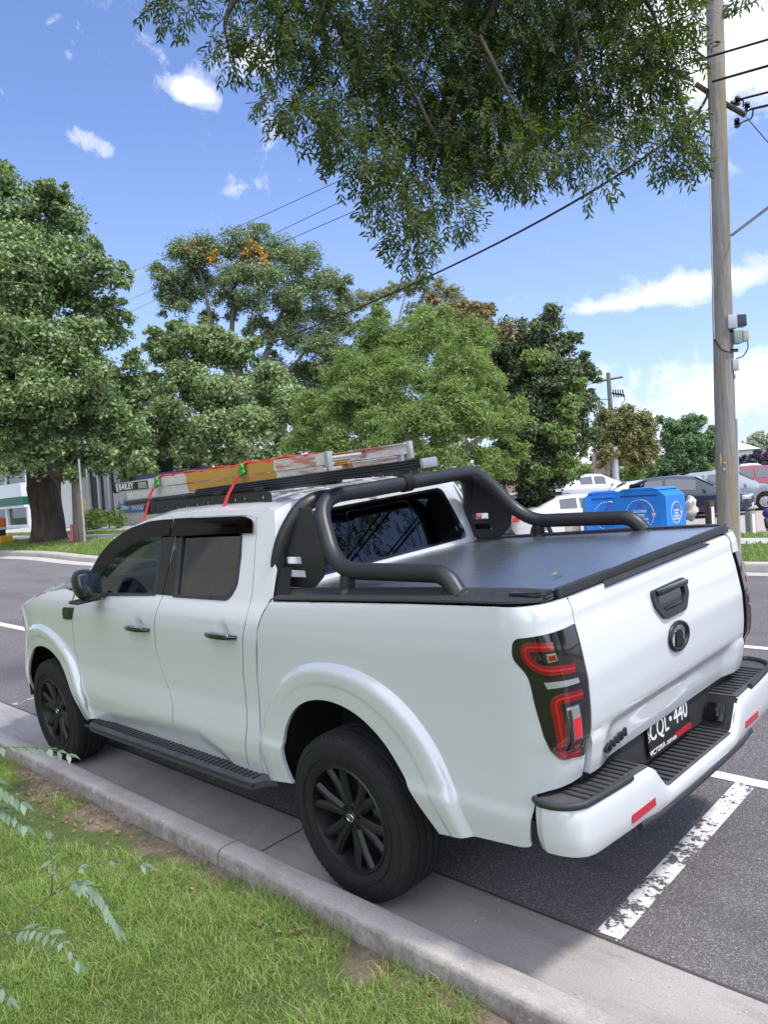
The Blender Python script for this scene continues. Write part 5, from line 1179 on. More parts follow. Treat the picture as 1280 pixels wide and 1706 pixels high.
# dark pittosporum with brown seed heads
D = 28; b0 = at(905, 880, D); base = gz(b0)
tree('pittosporum_tree', 'tall blackish green tree with pale bunches and brown top, left of the round tree', base,
     [(base[0], base[1], base[2]-.3, .34), tp_(900, 820, D, .3), tp_(895, 740, D, .2)],
     [([at(897, 760, D), at(860, 660, D), at(850, 600, D)], .15, .05), ([at(897, 760, D), at(930, 680, D), at(940, 600, D)], .15, .05)],
     lob([(780, 540, 36, 1), (830, 570, 44, 1), (905, 560, 44), (940, 580, 34), (900, 620, 56), (950, 650, 40), (850, 640, 60, 1), (900, 690, 66), (950, 710, 40), (880, 760, 66), (930, 770, 46), (850, 800, 46, -.5), (900, 820, 42), (945, 800, 28), (970, 670, 24), (975, 620, 20), (790, 610, 50, 2), (840, 700, 46, 2), (960, 745, 28), (870, 580, 50), (960, 620, 34), (975, 680, 32), (985, 730, 24), (880, 700, 60, -1), (930, 640, 50, -1), (820, 600, 54, 1.5), (860, 760, 50)], D),
     125000, 'dark', .125, .55, M['bark'], extra=[('seed_heads', lob([(770, 520, 30), (800, 535, 30), (720, 515, 24), (845, 560, 20)], D-.8), 4500, 'brown', .14), ('new_growth', lob([(900, 610, 30), (950, 680, 26), (930, 730, 30), (945, 780, 26), (900, 790, 26), (965, 640, 18)], D-1.2), 9000, 'willow', .13)], sub=.34, k_sub=20)
# clipped round tree with pale trunks
D = 42; b0 = at(1000, 845, D); base = gz(b0)
tree('bronze_round_tree', 'round clipped bronze green tree on pale twin trunks, behind the blue bins', base,
     [(base[0], base[1], base[2]-.3, .42), tp_(1003, 800, D, .34), tp_(1004, 775, D, .2)],
     [([at(1001, 815, D), at(993, 785, D), at(990, 755, D)], .24, .10), ([at(1003, 812, D), at(1013, 785, D), at(1020, 755, D)], .24, .10)],
     lob([(1020, 705, 32), (1060, 710, 34), (1030, 740, 44), (1075, 745, 32), (1000, 735, 24), (1045, 690, 22), (1010, 760, 22, -1), (1070, 770, 22), (1085, 755, 18), (1045, 730, 44), (1075, 725, 30), (1015, 730, 34), (1060, 760, 30), (1035, 770, 24)], D),
     32000, 'bronze', .14, .6, M['bark_pale'], sub=.36)
# green trees across the car park
D = 60
for nm, lab, lobs, px, leaf, cnt, sz in (
    ('cassia_tree', 'feathery green tree left of the timber power pole, beyond the car park', [(1115, 715, 22), (1145, 710, 26), (1170, 740, 28), (1130, 750, 32), (1110, 780, 22), (1160, 780, 28), (1190, 760, 26), (1100, 700, 10), (1190, 725, 16), (1140, 730, 34), (1175, 760, 34), (1120, 770, 30), (1150, 790, 30), (1195, 790, 28)], 1145, 'green', 30000, .22),
    ('dark_shrub_tree', 'dark low tree mass between the round tree and the feathery tree', [(1070, 790, 22), (1095, 795, 20), (1045, 795, 18), (1120, 800, 18), (1150, 800, 20), (1180, 795, 24), (1210, 790, 24), (1020, 795, 18), (995, 795, 18), (970, 795, 18), (945, 795, 18)], 1095, 'green', 16000, .24),
    ('lime_shrub', 'lime green shrub just left of the timber power pole', [(1190, 785, 10), (1182, 797, 12), (1196, 800, 12)], 1188, 'lime', 2500, .18)):
    b0 = at(px, 840, D); base = gz(b0); tree(nm, lab, base, [(base[0], base[1], base[2]-.3, .22), tp_(px, 800, D, .16), tp_(px, 765, D, .1)], [], lob(lobs, D if nm != 'lime_shrub' else D-8), cnt, leaf, sz, .5, M['bark_grey'])
D = 52; b0 = at(1258, 830, D); base = gz(b0)
tree('purple_plum_tree', 'purple leaved plum tree above the red car at the right edge', base, [(base[0], base[1], base[2]-.3, .12), tp_(1258, 800, D, .09), tp_(1256, 780, D, .06)], [([at(1257, 800, D), at(1270, 775, D), at(1280, 760, D)], .05, .02)],
     lob([(1240, 770, 14), (1262, 765, 17), (1285, 765, 18), (1250, 782, 13), (1275, 782, 16), (1310, 770, 22)], D), 7500, 'purple', .16, .55, M['bark_grey'])
D = 95; b0 = at(1258, 820, D); base = gz(b0)
tree('grey_gum_tree', 'hazy grey green domed tree far beyond the purple tree', base, [(base[0], base[1], base[2]-.3, .4), tp_(1258, 780, D, .3), tp_(1258, 750, D, .2)], [],
     lob([(1245, 748, 16), (1262, 738, 18), (1285, 742, 22), (1240, 762, 14), (1268, 758, 20), (1320, 745, 26)], D), 7000, 'grey', .42, .5, M['bark_grey'])
# hedge-like trees closing the view behind the left trees
for nm, lab, lobs, px, D in (
    ('background_tree', 'shadowy green tree behind the elm and the dense tree', [(200, 720, 60), (270, 730, 60), (330, 760, 50), (230, 790, 40), (300, 800, 40)], 260, 58),
    ('background_tree', 'shadowy green tree behind the willowy tree', [(480, 700, 60), (560, 690, 60), (640, 700, 60), (720, 700, 60), (800, 720, 60), (560, 780, 60), (700, 790, 60), (430, 780, 50)], 600, 52)):
    b0 = at(px, 840, D); base = gz(b0); tree(nm, lab, base, [(base[0], base[1], base[2]-.3, .3), tp_(px, 790, D, .2)], [], lob(lobs, D), 14000, 'oak', .40, .6, M['bark_grey'])

for i_, (x, y, r_) in enumerate(((-26, -7, 5), (-31, 2, 5), (54, 12, 6.5), (-14, 12, 5.0))):
    tree('street_tree', ['leafy street tree behind the camera beside the car park', 'leafy street tree behind the camera at the end of the road', 'tall leafy street tree on the near verge far up the street', 'tall leafy street tree behind the camera beside the beige shop'][i_], (x, y, H(x, y)), [(x, y, H(x, y)-.2, .3), (x, y, 1.5, .25), (x+.1, y, 3.0, .2)], [],
         [((x, y, 3.6), r_*.8), ((x+1.2, y+2.2, 3.2), r_*.62), ((x, y-2.4, 3.3), r_*.62), ((x-.5, y, 5.4), r_*.6), ((x, y, 2.4), r_*.7)], 7000, 'oak', .36, .6, M['bark_grey'])
# overhanging ash: trunk behind the camera, drooping sprays over the road
tb = (-5.6, 5.2, H(-5.6, 5.2)); D = 7.2
oroot = empty('ash_tree', tb, 0, 'leafy ash whose drooping dark sprays hang into the top of the view', 'tree'); OB = np.array(tb)
mb = MB(); mb.tube([(0, 0, -.2), (0, 0, .4), (.1, -.05, 1.6), (.3, -.3, 3.2), (.5, -.6, 4.4)], [.42, .34, .29, .26, .22], 18); mb.build('trunk', M['bark'], oroot, 180)
OL = [(300, -5, 42, 0), (262, 8, 22, 0), (385, 85, 34, 0), (375, 50, 30, 0), (450, 60, 60, 0), (520, 40, 80, .4), (470, 170, 42, -.3), (520, 190, 55, 0), (585, 150, 90, .5), (600, 250, 62, 0), (640, 300, 56, .2), (660, 350, 46, 0), (690, 395, 42, 0), (690, 430, 22, 0), (750, 345, 52, .2), (720, 260, 85, .8), (700, 120, 130, 1), (840, 110, 130, 1.2), (830, 240, 80, .6), (880, 270, 48, .2), (790, 200, 100, 1), (960, 90, 130, 1), (930, 230, 60, .5), (985, 245, 45, 0), (995, 300, 26, -.2), (1050, 130, 95, .6), (1100, 220, 60, 0), (1135, 262, 34, -.1), (1140, 205, 30, 0), (1115, 90, 58, .4), (1140, 20, 32, .2), (620, -20, 120, .6), (900, -60, 160, 1), (1080, -60, 110, .6), (450, -60, 90, .3), (760, -80, 140, 1), (1240, -12, 18, 0)]
lobes = lob(OL, D)
big = [((-3.5, 3.0, 7.5), 2.3), ((-6.5, 6.0, 8.0), 2.8), ((-1.5, 2.5, 8.6), 2.2), ((.5, -1.0, 8.6), 2.0), ((-8, 3, 7), 2.0), ((-6.8, -6.2, 7.8), 2.6), ((-9.5, -9, 9), 3.2), ((-9, -3, 8.5), 2.4)]
# sprays: a drooping stalk with pairs of lance-shaped leaflets
def sprays(lobes, n, leaflen, droop=1.0, pairs=4, cull=0.0):
    wts = np.array([r**2.2 for _, r in lobes]); wts /= wts.sum(); idx = rng.choice(len(lobes), n, p=wts)
    C_ = np.array([c for c, _ in lobes])[idx]; Rr = np.array([r for _, r in lobes])[idx]
    u = rng.normal(size=(n, 3)); u /= np.linalg.norm(u, axis=1, keepdims=True); rad = Rr*rng.uniform(0.15, 1, n)**.55
    P0 = C_+u*rad[:, None]*np.array([1, 1, .95]); out_ = u*np.array([1, 1, .3])+rng.normal(size=(n, 3))*.5; out_[:, 2] -= droop; out_ /= np.linalg.norm(out_, axis=1, keepdims=True)
    side = np.cross(out_, rng.normal(size=(n, 3))); side /= np.linalg.norm(side, axis=1, keepdims=True); nrm3 = np.cross(out_, side)
    Ps, Ts, Ns, Ss = [], [], [], []; step = leaflen*.42
    for k in range(pairs):
        for s_ in (-1, 1):
            t = side*s_*.8+out_*.75+np.array([0, 0, -.35])+rng.normal(size=(n, 3))*.12; t /= np.linalg.norm(t, axis=1, keepdims=True)
            Ps.append(P0+out_*step*(k+.3)+np.array([0, 0, -.02*k])); Ts.append(t); Ns.append(nrm3+rng.normal(size=(n, 3))*.25); Ss.append(leaflen*rng.uniform(.7, 1.1, n)*(1 if 0 < k else .8))
    Ps.append(P0+out_*step*(pairs+.2)); Ts.append(out_); Ns.append(nrm3); Ss.append(leaflen*rng.uniform(.8, 1.2, n))
    return np.concatenate(Ps), np.concatenate(Ts), np.concatenate(Ns), np.concatenate(Ss)
Pp, Tt, Nn, Ss = sprays(lobes, 9800, .078)
Nn -= Tt*np.sum(Nn*Tt, 1, keepdims=True); Nn /= np.linalg.norm(Nn, axis=1, keepdims=True)
leaf_oval('crown', Pp-OB, Tt, Nn, Ss, .26, LEAF['ash'], oroot, .15)
Pp, Tt, Nn, Ss = sprays(big, 6500, .12)
Nn -= Tt*np.sum(Nn*Tt, 1, keepdims=True); Nn /= np.linalg.norm(Nn, axis=1, keepdims=True)
leaf_dir('upper_crown', Pp-OB, Tt, Nn, Ss, .32, LEAF['ash'], oroot, .15)
def obr(path, r0, r1):
    pp, r_ = limb_mesh([Vector(q)-Vector(tb) for q in path], r0, r1); mb = MB(); mb.tube(pp, r_, 8); mb.build('limb', M['bark'], oroot, 180)
T0 = Vector(tb)+Vector((.5, -.6, 4.4))
obr([T0, (-3.5, 3.0, 6.6), at(900, -160, D+.5), at(800, 60, D+.8), at(730, 240, D+.5), at(700, 340, D+.2)], .07, .006)
obr([T0, (-3.8, 3.4, 6.9), at(620, -180, D), at(540, 0, D+.2), at(500, 140, D)], .06, .005)
obr([at(900, -160, D+.5), at(960, 40, D+.6), at(980, 200, D+.3)], .04, .006); obr([at(900, -160, D+.5), at(1080, -20, D+.5), at(1130, 150, D+.1)], .04, .006)
obr([at(620, -180, D), at(420, -60, D), at(370, 40, D), at(385, 90, D)], .05, .006); obr([T0, (-6.4, 5.8, 6.5), (-7.2, 6.4, 8.5)], .16, .04)
for q in ([(730, 240), (690, 150), (620, 60)], [(800, 60), (860, 180), (900, 250)], [(540, 0), (600, 120), (650, 260)], [(980, 200), (1020, 230), (1100, 240)], [(1130, 150), (1150, 220), (1180, 290)]):
    obr([at(a, b_, D+.4) for a, b_ in q], .022, .005)

# foreground sapling at left: silvery pinnate sprigs close to the camera, and the hanging twig above
def pinnate(path, n, ln, asp=.42, droop=.2, tip=True, nv=None):
    P = fillet(path, .05, 6); P = [Vector(p) for p in P]; L_ = [0]
    for a, b_ in zip(P[:-1], P[1:]): L_.append(L_[-1]+(b_-a).length)
    Ps, Ts, Ns, Ss = [], [], [], []
    for k in range(n):
        d = L_[-1]*(.25+.75*k/(n-1)); i = max(j for j in range(len(L_)) if L_[j] <= d+1e-9); i = min(i, len(P)-2); t = (P[i+1]-P[i]).normalized(); p = P[i].lerp(P[i+1], (d-L_[i])/max(1e-6, L_[i+1]-L_[i]))
        s_ = t.cross(Vector(nv or (0, 0, 1))).normalized()
        for q in (-1, 1):
            dr = (t*random.uniform(.4, .8)+s_*q*.9+Vector((0, 0, -droop+random.uniform(-.35, .35)))).normalized(); nn_ = Vector(nv or (0, 0, 1)).normalized()+Vector((random.uniform(-.5, .5), random.uniform(-.5, .5), random.uniform(-.3, .3))); nn_ = (nn_-dr*nn_.dot(dr)).normalized()
            Ps.append(p); Ts.append(dr); Ns.append(nn_); Ss.append(ln*random.uniform(.8, 1.1)*(1-.35*k/n))
    if tip: Ps.append(P[-1]); Ts.append((P[-1]-P[-2]).normalized()); Ns.append(Vector((0, 0, 1))); Ss.append(ln*.8)
    return [np.array([tuple(v) for v in A]) for A in (Ps, Ts, Ns)]+[np.array(Ss)], P
def sprig_set(root, origin, specs, leafmat, stem_r, name_leaf='leaflets'):
    O = np.array(origin)
    for path, n, ln, asp in specs:
        A, P = pinnate(path, n, ln, asp); leaf_oval(name_leaf, A[0]-O, A[1], A[2], A[3], asp, leafmat, root, .3)
        mb = MB(); mb.tube([Vector(p)-Vector(origin) for p in P], [stem_r*(1-.6*i/len(P)) for i in range(len(P))], 6); mb.build('stem', M['stem'], root, 180)
M['stem'] = principled('green_stem', (.13, .15, .05), .6)[0]
sp0 = at(-150, 1700, 1.35); so_ = (sp0.x, sp0.y, float(vz(np.array(sp0.x), np.array(sp0.y))))
sap = empty('sapling', so_, 0, 'young sapling with silvery green pinnate sprigs leaning in at lower left', 'sapling')
D = 1.5; root_pt = Vector(so_)
sprig_set(sap, so_, [
    ([root_pt, at(-100, 1640, D), at(10, 1555, D), at(85, 1492, D), at(130, 1445, D), at(180, 1432, D), at(235, 1440, D)], 20, .036, .42),
    ([at(85, 1492, D), at(120, 1470, D), at(160, 1480, D), at(198, 1545, D)], 14, .036, .42),
    ([at(85, 1492, D), at(88, 1440, D), at(80, 1400, D)], 5, .03, .42),
    ([at(10, 1555, D), at(60, 1545, D-.05), at(105, 1570, D-.1), at(128, 1600, D-.1)], 9, .032, .42),
    ([at(-60, 1240, D), at(0, 1246, D), at(60, 1243, D), at(112, 1256, D)], 9, .032, .42),
    ([at(-70, 1280, D-.2), at(-20, 1295, D-.2), at(10, 1320, D-.2), at(36, 1336, D-.2)], 9, .032, .42),
    ([at(-70, 1330, D-.2), at(-20, 1340, D-.2), at(15, 1355, D-.2), at(40, 1375, D-.2)], 9, .031, .42),
    ([root_pt, at(-120, 1500, D-.1), at(-110, 1300, D-.1), at(-60, 1240, D)], 2, .02, .4),
    ([at(-60, 1600, D-.1), at(-20, 1620, D-.1), at(15, 1660, D-.1)], 5, .032, .42)], LEAF['silver'], .0016)
for px, py in ((32, 1640), (106, 1606)):
    c = at(px, py, D); mb = MB()
    for k in range(5):
        a = k*1.25; Mx = Matrix.Translation(c) @ Matrix.Rotation(a, 4, 'Z') @ Matrix.Rotation(R(-35), 4, 'Y'); mb.add([(0, 0, 0), (.008, .006, .0), (.017, 0, .003), (.008, -.006, 0)], [(0, 1, 2, 3)], M=Mx)
    f_ = mb.build('flower', LEAF['lime'], sap, 0, recalc=False); f_.location = -Vector(so_)
D = 1.6; tw = at(-160, 380, D)
twig = [([at(-200, 330, D), at(-90, 420, D), at(-20, 470, D), at(30, 470, D), at(64, 478, D)], 16, .022, .34), ([at(-90, 420, D), at(-30, 500, D), at(20, 540, D), at(62, 580, D)], 16, .024, .34), ([at(-90, 430, D), at(-40, 540, D), at(-5, 590, D), at(8, 600, D)], 12, .024, .34), ([at(-90, 420, D), at(-20, 432, D), at(20, 440, D), at(55, 455, D)], 12, .02, .34)]
PS = [[], [], [], []]
for path, n, ln, asp in twig:
    A, P = pinnate(path, n, ln, asp, .1, True, (-.7, .7, .25))
    for q, a in zip(PS, A): q.append(a)
    mb = MB(); mb.tube([Vector(p)-Vector(tb) for p in P], .0016, 6); mb.build('twig', M['stem'], oroot, 180)
P_, T_, N_, S_ = [np.concatenate(q) for q in PS]; leaf_oval('hanging_leaves', P_-OB, T_, N_, S_, .36, LEAF['fern'], oroot, .3)
mb = MB(); pp = fillet([T0, (-4.2, 4.6, 5.6), at(-500, -200, 2.2), at(-200, 330, D)], .5, 5); mb.tube([Vector(p)-Vector(tb) for p in pp], [.06*(1-i/len(pp))+.003 for i in range(len(pp))], 8); mb.build('limb', M['bark'], oroot, 180)

# ------------------------------------------------------------------ buildings across the road
M['render'] = mat_var('white_render', (.70, .69, .66), (.78, .77, .74), .85, 3, 6, 40, .004, 'pos')
M['shopglass'] = glass('shop_glass', (.05, .06, .07), .10, .02)
M['inside'] = mat_var('shop_interior', (.02, .024, .03), (.07, .075, .085), .8, 1.2, 5, coord='pos')
M['frame_w'] = principled('white_frame', (.72, .74, .74), .45)[0]
M['greenband'] = principled('green_fascia', (.01, .10, .06), .4)[0]
M['navy'] = principled('navy_fascia', (.012, .02, .11), .35)[0]
M['blue_sign'] = principled('blue_sign', (.02, .22, .62), .4)[0]
M['beige'] = mat_var('beige_render', (.66, .53, .39), (.76, .63, .48), .9, 2, 6, 30, .004, 'pos')
M['roofmetal'] = mat_var('roof_sheet', (.45, .46, .47), (.55, .56, .57), .5, 1.2, coord='pos')
M['yellow'] = principled('yellow_plastic', (.72, .42, .02), .45)[0]
M['orange'] = principled('orange_plastic', (.75, .20, .03), .5)[0]
M['hedge'] = LEAF['lime']
def ybox(mb, x0, x1, y0, y1, z0, z1, bev=0): mb.box(((x0+x1)/2, (y0+y1)/2, (z0+z1)/2), (abs(x1-x0), abs(y1-y0), abs(z1-z0)), bev=bev)
g0 = 1.04
# glazed shop with a green band
Y0 = -13.4
sh = empty('glazed_shop', (52, Y0, g0), 0, 'glazed shop with white frames and a green band, far left behind the elm', 'shop')
def loc(o, root): o.location = -root.location; return o
X0s, X1s = on_y(52, 880, Y0).x, on_y(-120, 880, Y0).x+14
zt1, zt2, zt3 = on_y(30, 842, Y0).z, on_y(30, 825, Y0).z, on_y(30, 806, Y0).z
mb = MB(); ybox(mb, X0s, X1s, Y0-8, Y0-.5, g0-.3, zt3+5.0); loc(mb.build('wall', M['inside'], sh), sh)
mb = MB(); ybox(mb, X0s+.1, X1s, Y0-.06, Y0-.02, g0+.1, zt1); loc(mb.build('shop_window', M['shopglass'], sh), sh)
mb = MB(); ybox(mb, X0s+.1, X1s, Y0-.06, Y0-.02, zt3, zt3+4.4); loc(mb.build('shop_window', M['shopglass'], sh), sh)
mb = MB(); ybox(mb, X0s, X1s, Y0-.3, Y0+.35, zt1, zt2-.12); loc(mb.build('green_band', M['greenband'], sh), sh)
mb = MB(); ybox(mb, X0s, X1s, Y0-.3, Y0+.40, zt2-.115, zt3); loc(mb.build('fascia', M['frame_w'], sh), sh)
mb = MB(); ybox(mb, X0s, X1s, Y0-.1, Y0+.3, zt1-.14, zt1-.003); ybox(mb, X0s, X1s, Y0-.1, Y0+.12, g0-.2, g0+.12); loc(mb.build('door_rail', M['frame_w'], sh), sh)
x = X0s
while x < X1s:
    mb = MB(); ybox(mb, x, x+.22, Y0-.02, Y0+.13, g0+.12, zt1-.145); loc(mb.build('frame', M['frame_w'], sh), sh)
    mb = MB(); ybox(mb, x+.03, x+.13, Y0-.02, Y0+.10, zt3+.003, zt3+4.4); loc(mb.build('frame', M['frame_w'], sh), sh); x += 3.1
# white building with tall windows and a blue sign
Y1 = -12.7
wbx0, wbx1 = on_y(300, 870, Y1).x, on_y(103, 880, Y1).x
wb = empty('white_shop', ((wbx0+wbx1)/2, Y1, g0), 0, 'white rendered shop with tall dark windows and blue sign, right of the elm trunk', 'shop')
ztop = on_y(200, 818, Y1).z; zfas = on_y(200, 790, Y1).z+.5
xa_, xb_ = on_y(190, 850, Y1).x, on_y(137, 850, Y1).x
mb = MB(); ybox(mb, wbx0-1, xa_, Y1-7, Y1, g0-.3, ztop); ybox(mb, xb_, wbx1, Y1-.8, Y1, g0-.3, ztop+.8); loc(mb.build('wall', M['render'], wb), wb)
mb = MB(); ybox(mb, xa_+.003, xb_-.003, Y1-3, Y1-.9, g0-.3, zfas+1.6); loc(mb.build('interior', M['inside'], wb), wb)
mb = MB(); ybox(mb, xa_, xb_, Y1-.5, Y1-.45, g0+.5, zfas+1.5); loc(mb.build('shop_window', M['shopglass'], wb), wb)
mb = MB(); ybox(mb, wbx0-1, xa_-.4, Y1-.9, Y1-.5, ztop+.003, ztop+.6); loc(mb.build('fascia', M['navy'], wb), wb)
zr0 = on_y(165, 868, Y1).z
mb = MB(); ybox(mb, xa_, xb_, Y1-.44, Y1-.1, g0-.3, zr0); loc(mb.build('sill_wall', M['render'], wb), wb)
for k in range(4):
    x = xa_+(xb_-xa_)*k/3; mb = MB(); ybox(mb, x-.06, x+.06, Y1-.44, Y1-.32, zr0+.003, zfas+1.6); loc(mb.build('frame', M['frame_w'], wb), wb)
mb = MB(); ybox(mb, xa_+.061, xb_-.061, Y1-.44, Y1-.33, zfas-.1, zfas+.05); loc(mb.build('transom', M['frame_w'], wb), wb)
sx0, sx1 = on_y(300, 850, Y1).x, on_y(200, 850, Y1).x; sz0, sz1 = on_y(203, 855, Y1).z, on_y(200, 836, Y1).z
sg = MB(); ybox(sg, sx0-2.2, sx1, Y1+.01, Y1+.06, sz0, sz1); sgn_ = loc(sg.build('sign_board', M['blue_sign'], wb), wb)
hh = sz1-sz0
o = text_obj('WOODARDS', hh*.62, M['platewhite'], frame_m((sx1-1.15, Y1+.066, sz0+hh*.42), (-1, 0, 0), (0, 0, 1)), 'lettering', wb, .004, (1.0, 1), 'LEFT', .012); loc(o, wb)
o = text_obj('LAING', hh*.3, M['platewhite'], frame_m((sx1-1.2, Y1+.066, sz0+hh*.82), (-1, 0, 0), (0, 0, 1)), 'lettering', wb, .004, (1.0, 1), 'LEFT'); loc(o, wb)
mb = MB(); ybox(mb, sx1-.9, sx1-.2, Y1+.062, Y1+.068, sz0+.15, sz0+.32); ybox(mb, sx1-.45, sx1-.2, Y1+.062, Y1+.068, sz0+.4, sz0+.7); loc(mb.build('sign_mark', M['platewhite'], wb), wb)
# clipped shrubs in front of it
c0 = on_y(168, 876, Y1+.9)
sr = empty('low_hedge', (c0.x, c0.y, H(c0.x, c0.y)), 0, 'low yellow green hedge under the tall windows of the white shop', 'hedge')
Pc, Nc = crown_pts([((c0.x+dx, c0.y, H(c0.x, c0.y)+.4), .55) for dx in (-1.6, -.8, 0, .8, 1.6)], 3500, .4); leaf_scatter('foliage', Pc-np.array(sr.location), Nc, rng.uniform(.06, .13, len(Pc)), .5, LEAF['lime'], sr)
mb = MB()
for dx in (-1.6, -.8, 0, .8, 1.6): mb.tube([(dx, 0, 0), (dx+.1, 0, .5)], .03, 6)
mb.build('stems', M['bark_grey'], sr)
# timber post and the pale pole next to the elm
p = hit(131, 905, .1); q = at(120, 815, 28)
mb = MB(); mb.tube([(0, 0, -.2), (0, 0, 1.0), (.02, .0, 1.8), (.03, 0, 2.6)], [.17, .165, .155, .13], 14); po = mb.build('timber_post', M['bark_grey'], None, 60); po.location = (p.x, p.y, H(p.x, p.y)+.08); po.rotation_euler = (R(2), R(0), 0); tag(po, 'dark timber post standing just right of the elm trunk', 'post')
mb = MB(); mb.tube([(0, 0, -.2), (0, 0, 2.8)], .045, 10); mb.lathe([(.07, -.01), (.07, .02), (.045, .03)], 12, 'Z'); po = mb.build('sign_pole', M['alu'], None, 60); p = hit(138, 905, .1); po.location = (p.x-.1, p.y-.02, H(p.x, p.y)+.08); tag(po, 'thin pale metal pole beside the dark timber post', 'pole')
# yellow notice, pink marker, road barrier at the left edge
p = on_y(139, 872, Y1+.5); yn = empty('notice_board', (p.x, p.y, g0-.1), 0, 'small yellow notice on the white pillar behind the timber post', 'sign')
mb = MB(); mb.box((0, 0, .78), (.62, .04, .95), bev=.01); mb.build('panel', M['yellow'], yn); mb = MB(); mb.tube([(0, -.03, 0), (0, -.03, .6)], .025, 8); mb.build('leg', M['alu'], yn)
p = hit(121, 903, .1); mb = MB(); mb.lathe([(0, .62), (.05, .60), (.055, .3), (.16, .03), (.2, .02), (.2, 0), (0, 0)], 16); mk_ = mb.build('marker_cone', principled('pink_plastic', (.72, .12, .16), .5)[0], None, 40); mk_.location = (p.x, p.y, H(p.x, p.y)+.1); tag(mk_, 'small pink marker cone at the foot of the timber post', 'cone')
p = hit(4, 906, .1); bx = empty('road_barrier', (p.x, p.y, H(p.x, p.y)+.1), R(10), 'orange and yellow road works barrier at the left edge beyond the kerb', 'barrier')
mb = MB(); mb.box((0, 0, .16), (.7, .5, .32), bev=.05); mb.build('base', M['yellow'], bx); mb = MB(); mb.box((.05, 0, .48), (.12, .34, .32), bev=.03); mb.build('board', M['plateblack'], bx)
mb = MB(); mb.box((.05, 0, .82), (.2, .40, .42), bev=.08); mb.build('lamp_housing', M['orange'], bx); mb = MB(); mb.box((-.07, 0, .60), (.06, .30, .09), bev=.02); mb.build('reflective_band', M['platewhite'], bx)
# pale low building glimpsed between the left trees
Y2 = -33; xx0, xx1 = on_y(520, 800, Y2).x, on_y(240, 800, Y2).x
pb = empty('pale_house', ((xx0+xx1)/2, Y2-4, g0), 0, 'pale low house glimpsed under the dense trees behind the ladder', 'house')
mb = MB(); mb.box((0, 0, 1.6), (xx1-xx0, 8, 3.4)); mb.build('wall', M['render'], pb)
mb = MB(); L_ = (xx1-xx0)/2+.6; mb.add([(-L_, -4.6, 3.3), (L_, -4.6, 3.3), (L_, 4.6, 3.3), (-L_, 4.6, 3.3), (-L_+4, 0, 5.2), (L_-4, 0, 5.2)], [(0, 1, 5, 4), (2, 3, 4, 5), (1, 2, 5), (3, 0, 4), (0, 3, 2, 1)]); mb.build('roof', M['roofmetal'], pb, 20)
for k in range(5):
    mb = MB(); mb.box((-8+4*k, 4.01, 1.7), (1.6, .06, 1.2), bev=.01); w_ = mb.build('window', M['frame_w'], pb); mb = MB(); mb.box((-8+4*k, 4.045, 1.7), (1.45, .02, 1.05)); mb.build('pane', M['shopglass'], w_)
# beige shop on the near side, behind the camera: it is what the door glass mirrors
bs_ = empty('beige_shop', (22, 11.5, -.6), 0, 'beige rendered shop on the near side of the street, mirrored in the rear door glass', 'shop')
mb = MB(); mb.box((3, 3, 7.4), (40, 6, 15)); mb.build('wall', M['beige'], bs_); mb = MB(); mb.box((-1.5, -.75, 11.2), (4.0, 1.5, .14), bev=.03); mb.box((-1.5, -1.45, 10.8), (4.0, .08, 1.0), bev=.02); mb.build('awning', principled('red_awning', (.30, .02, .03), .6)[0], bs_)
mb = MB(); mb.box((3.0, -.02, 1.2), (4.2, .05, 2.2), bev=.01); w_ = mb.build('window', M['frame_w'], bs_); mb = MB(); mb.box((3.0, -.05, 1.2), (4.0, .02, 2.0)); mb.build('pane', M['shopglass'], w_)
mb = MB(); mb.box((-5.0, -.02, 1.1), (3.0, .05, 2.2), bev=.01); w_ = mb.build('window', M['frame_w'], bs_); mb = MB(); mb.box((-5.0, -.05, 1.1), (2.8, .02, 2.0)); mb.build('pane', M['shopglass'], w_)

# ------------------------------------------------------------------ timber power pole, its hardware and the wires
m, T, b = principled('pole_timber', (.30, .26, .21), .9, spec=.2); p_ = T.obj(); st_ = T.scale(p_, (1, 1, .035)); f1 = T.ramp(T.noise(st_, 26, 8, .7), [(.3, (0, 0, 0)), (.7, (1, 1, 1))]); f2 = T.ramp(T.noise(st_, 6, 5, .6, .5), [(.50, (0, 0, 0)), (.60, (1, 1, 1))]); f3 = T.ramp(T.noise(T.scale(p_, (1, 1, .3)), 3, 5), [(.42, (0, 0, 0)), (.65, (1, 1, 1))])
col = T.mix(f1, (.19, .175, .16, 1), (.36, .34, .315, 1)); col = T.mix(T.math('MULTIPLY', f2, .7), col, (.28, .225, .09, 1)); col = T.mix(T.math('MULTIPLY', f3, .25), col, (.12, .10, .09, 1)); T.l.new(col, b.inputs['Base Color']); bump(T, b, f1, .012, .9); M['pole'] = m
D = 13.0; pb_ = at(1216, 955, D); pbase = Vector((pb_.x, pb_.y, H(pb_.x, pb_.y)+.08)); ptop = at(1187, -170, D)
pr_ = empty('power_pole', pbase, 0, 'weathered timber power pole with yellowish streaks at the right edge', 'power pole')
def P_at(z):
    k = (z-pbase.z)/(ptop.z-pbase.z); return pbase.lerp(ptop, k)
mb = MB(); hs_ = np.linspace(pbase.z-.3, ptop.z, 40); V = []
path = [P_at(z)-pbase for z in hs_]; mb.tube(path, [.168-.042*i/39+.002*math.sin(i*1.3) for i in range(40)], 28); mb.build('shaft', M['pole'], pr_, 180)
cr_ = Vector((-.70, -.70, 0)); fw_ = Vector((.71, -.70, 0))   # right and away, as seen from the footpath
def pz(py): return P_at(at(1205, py, D).z)-pbase
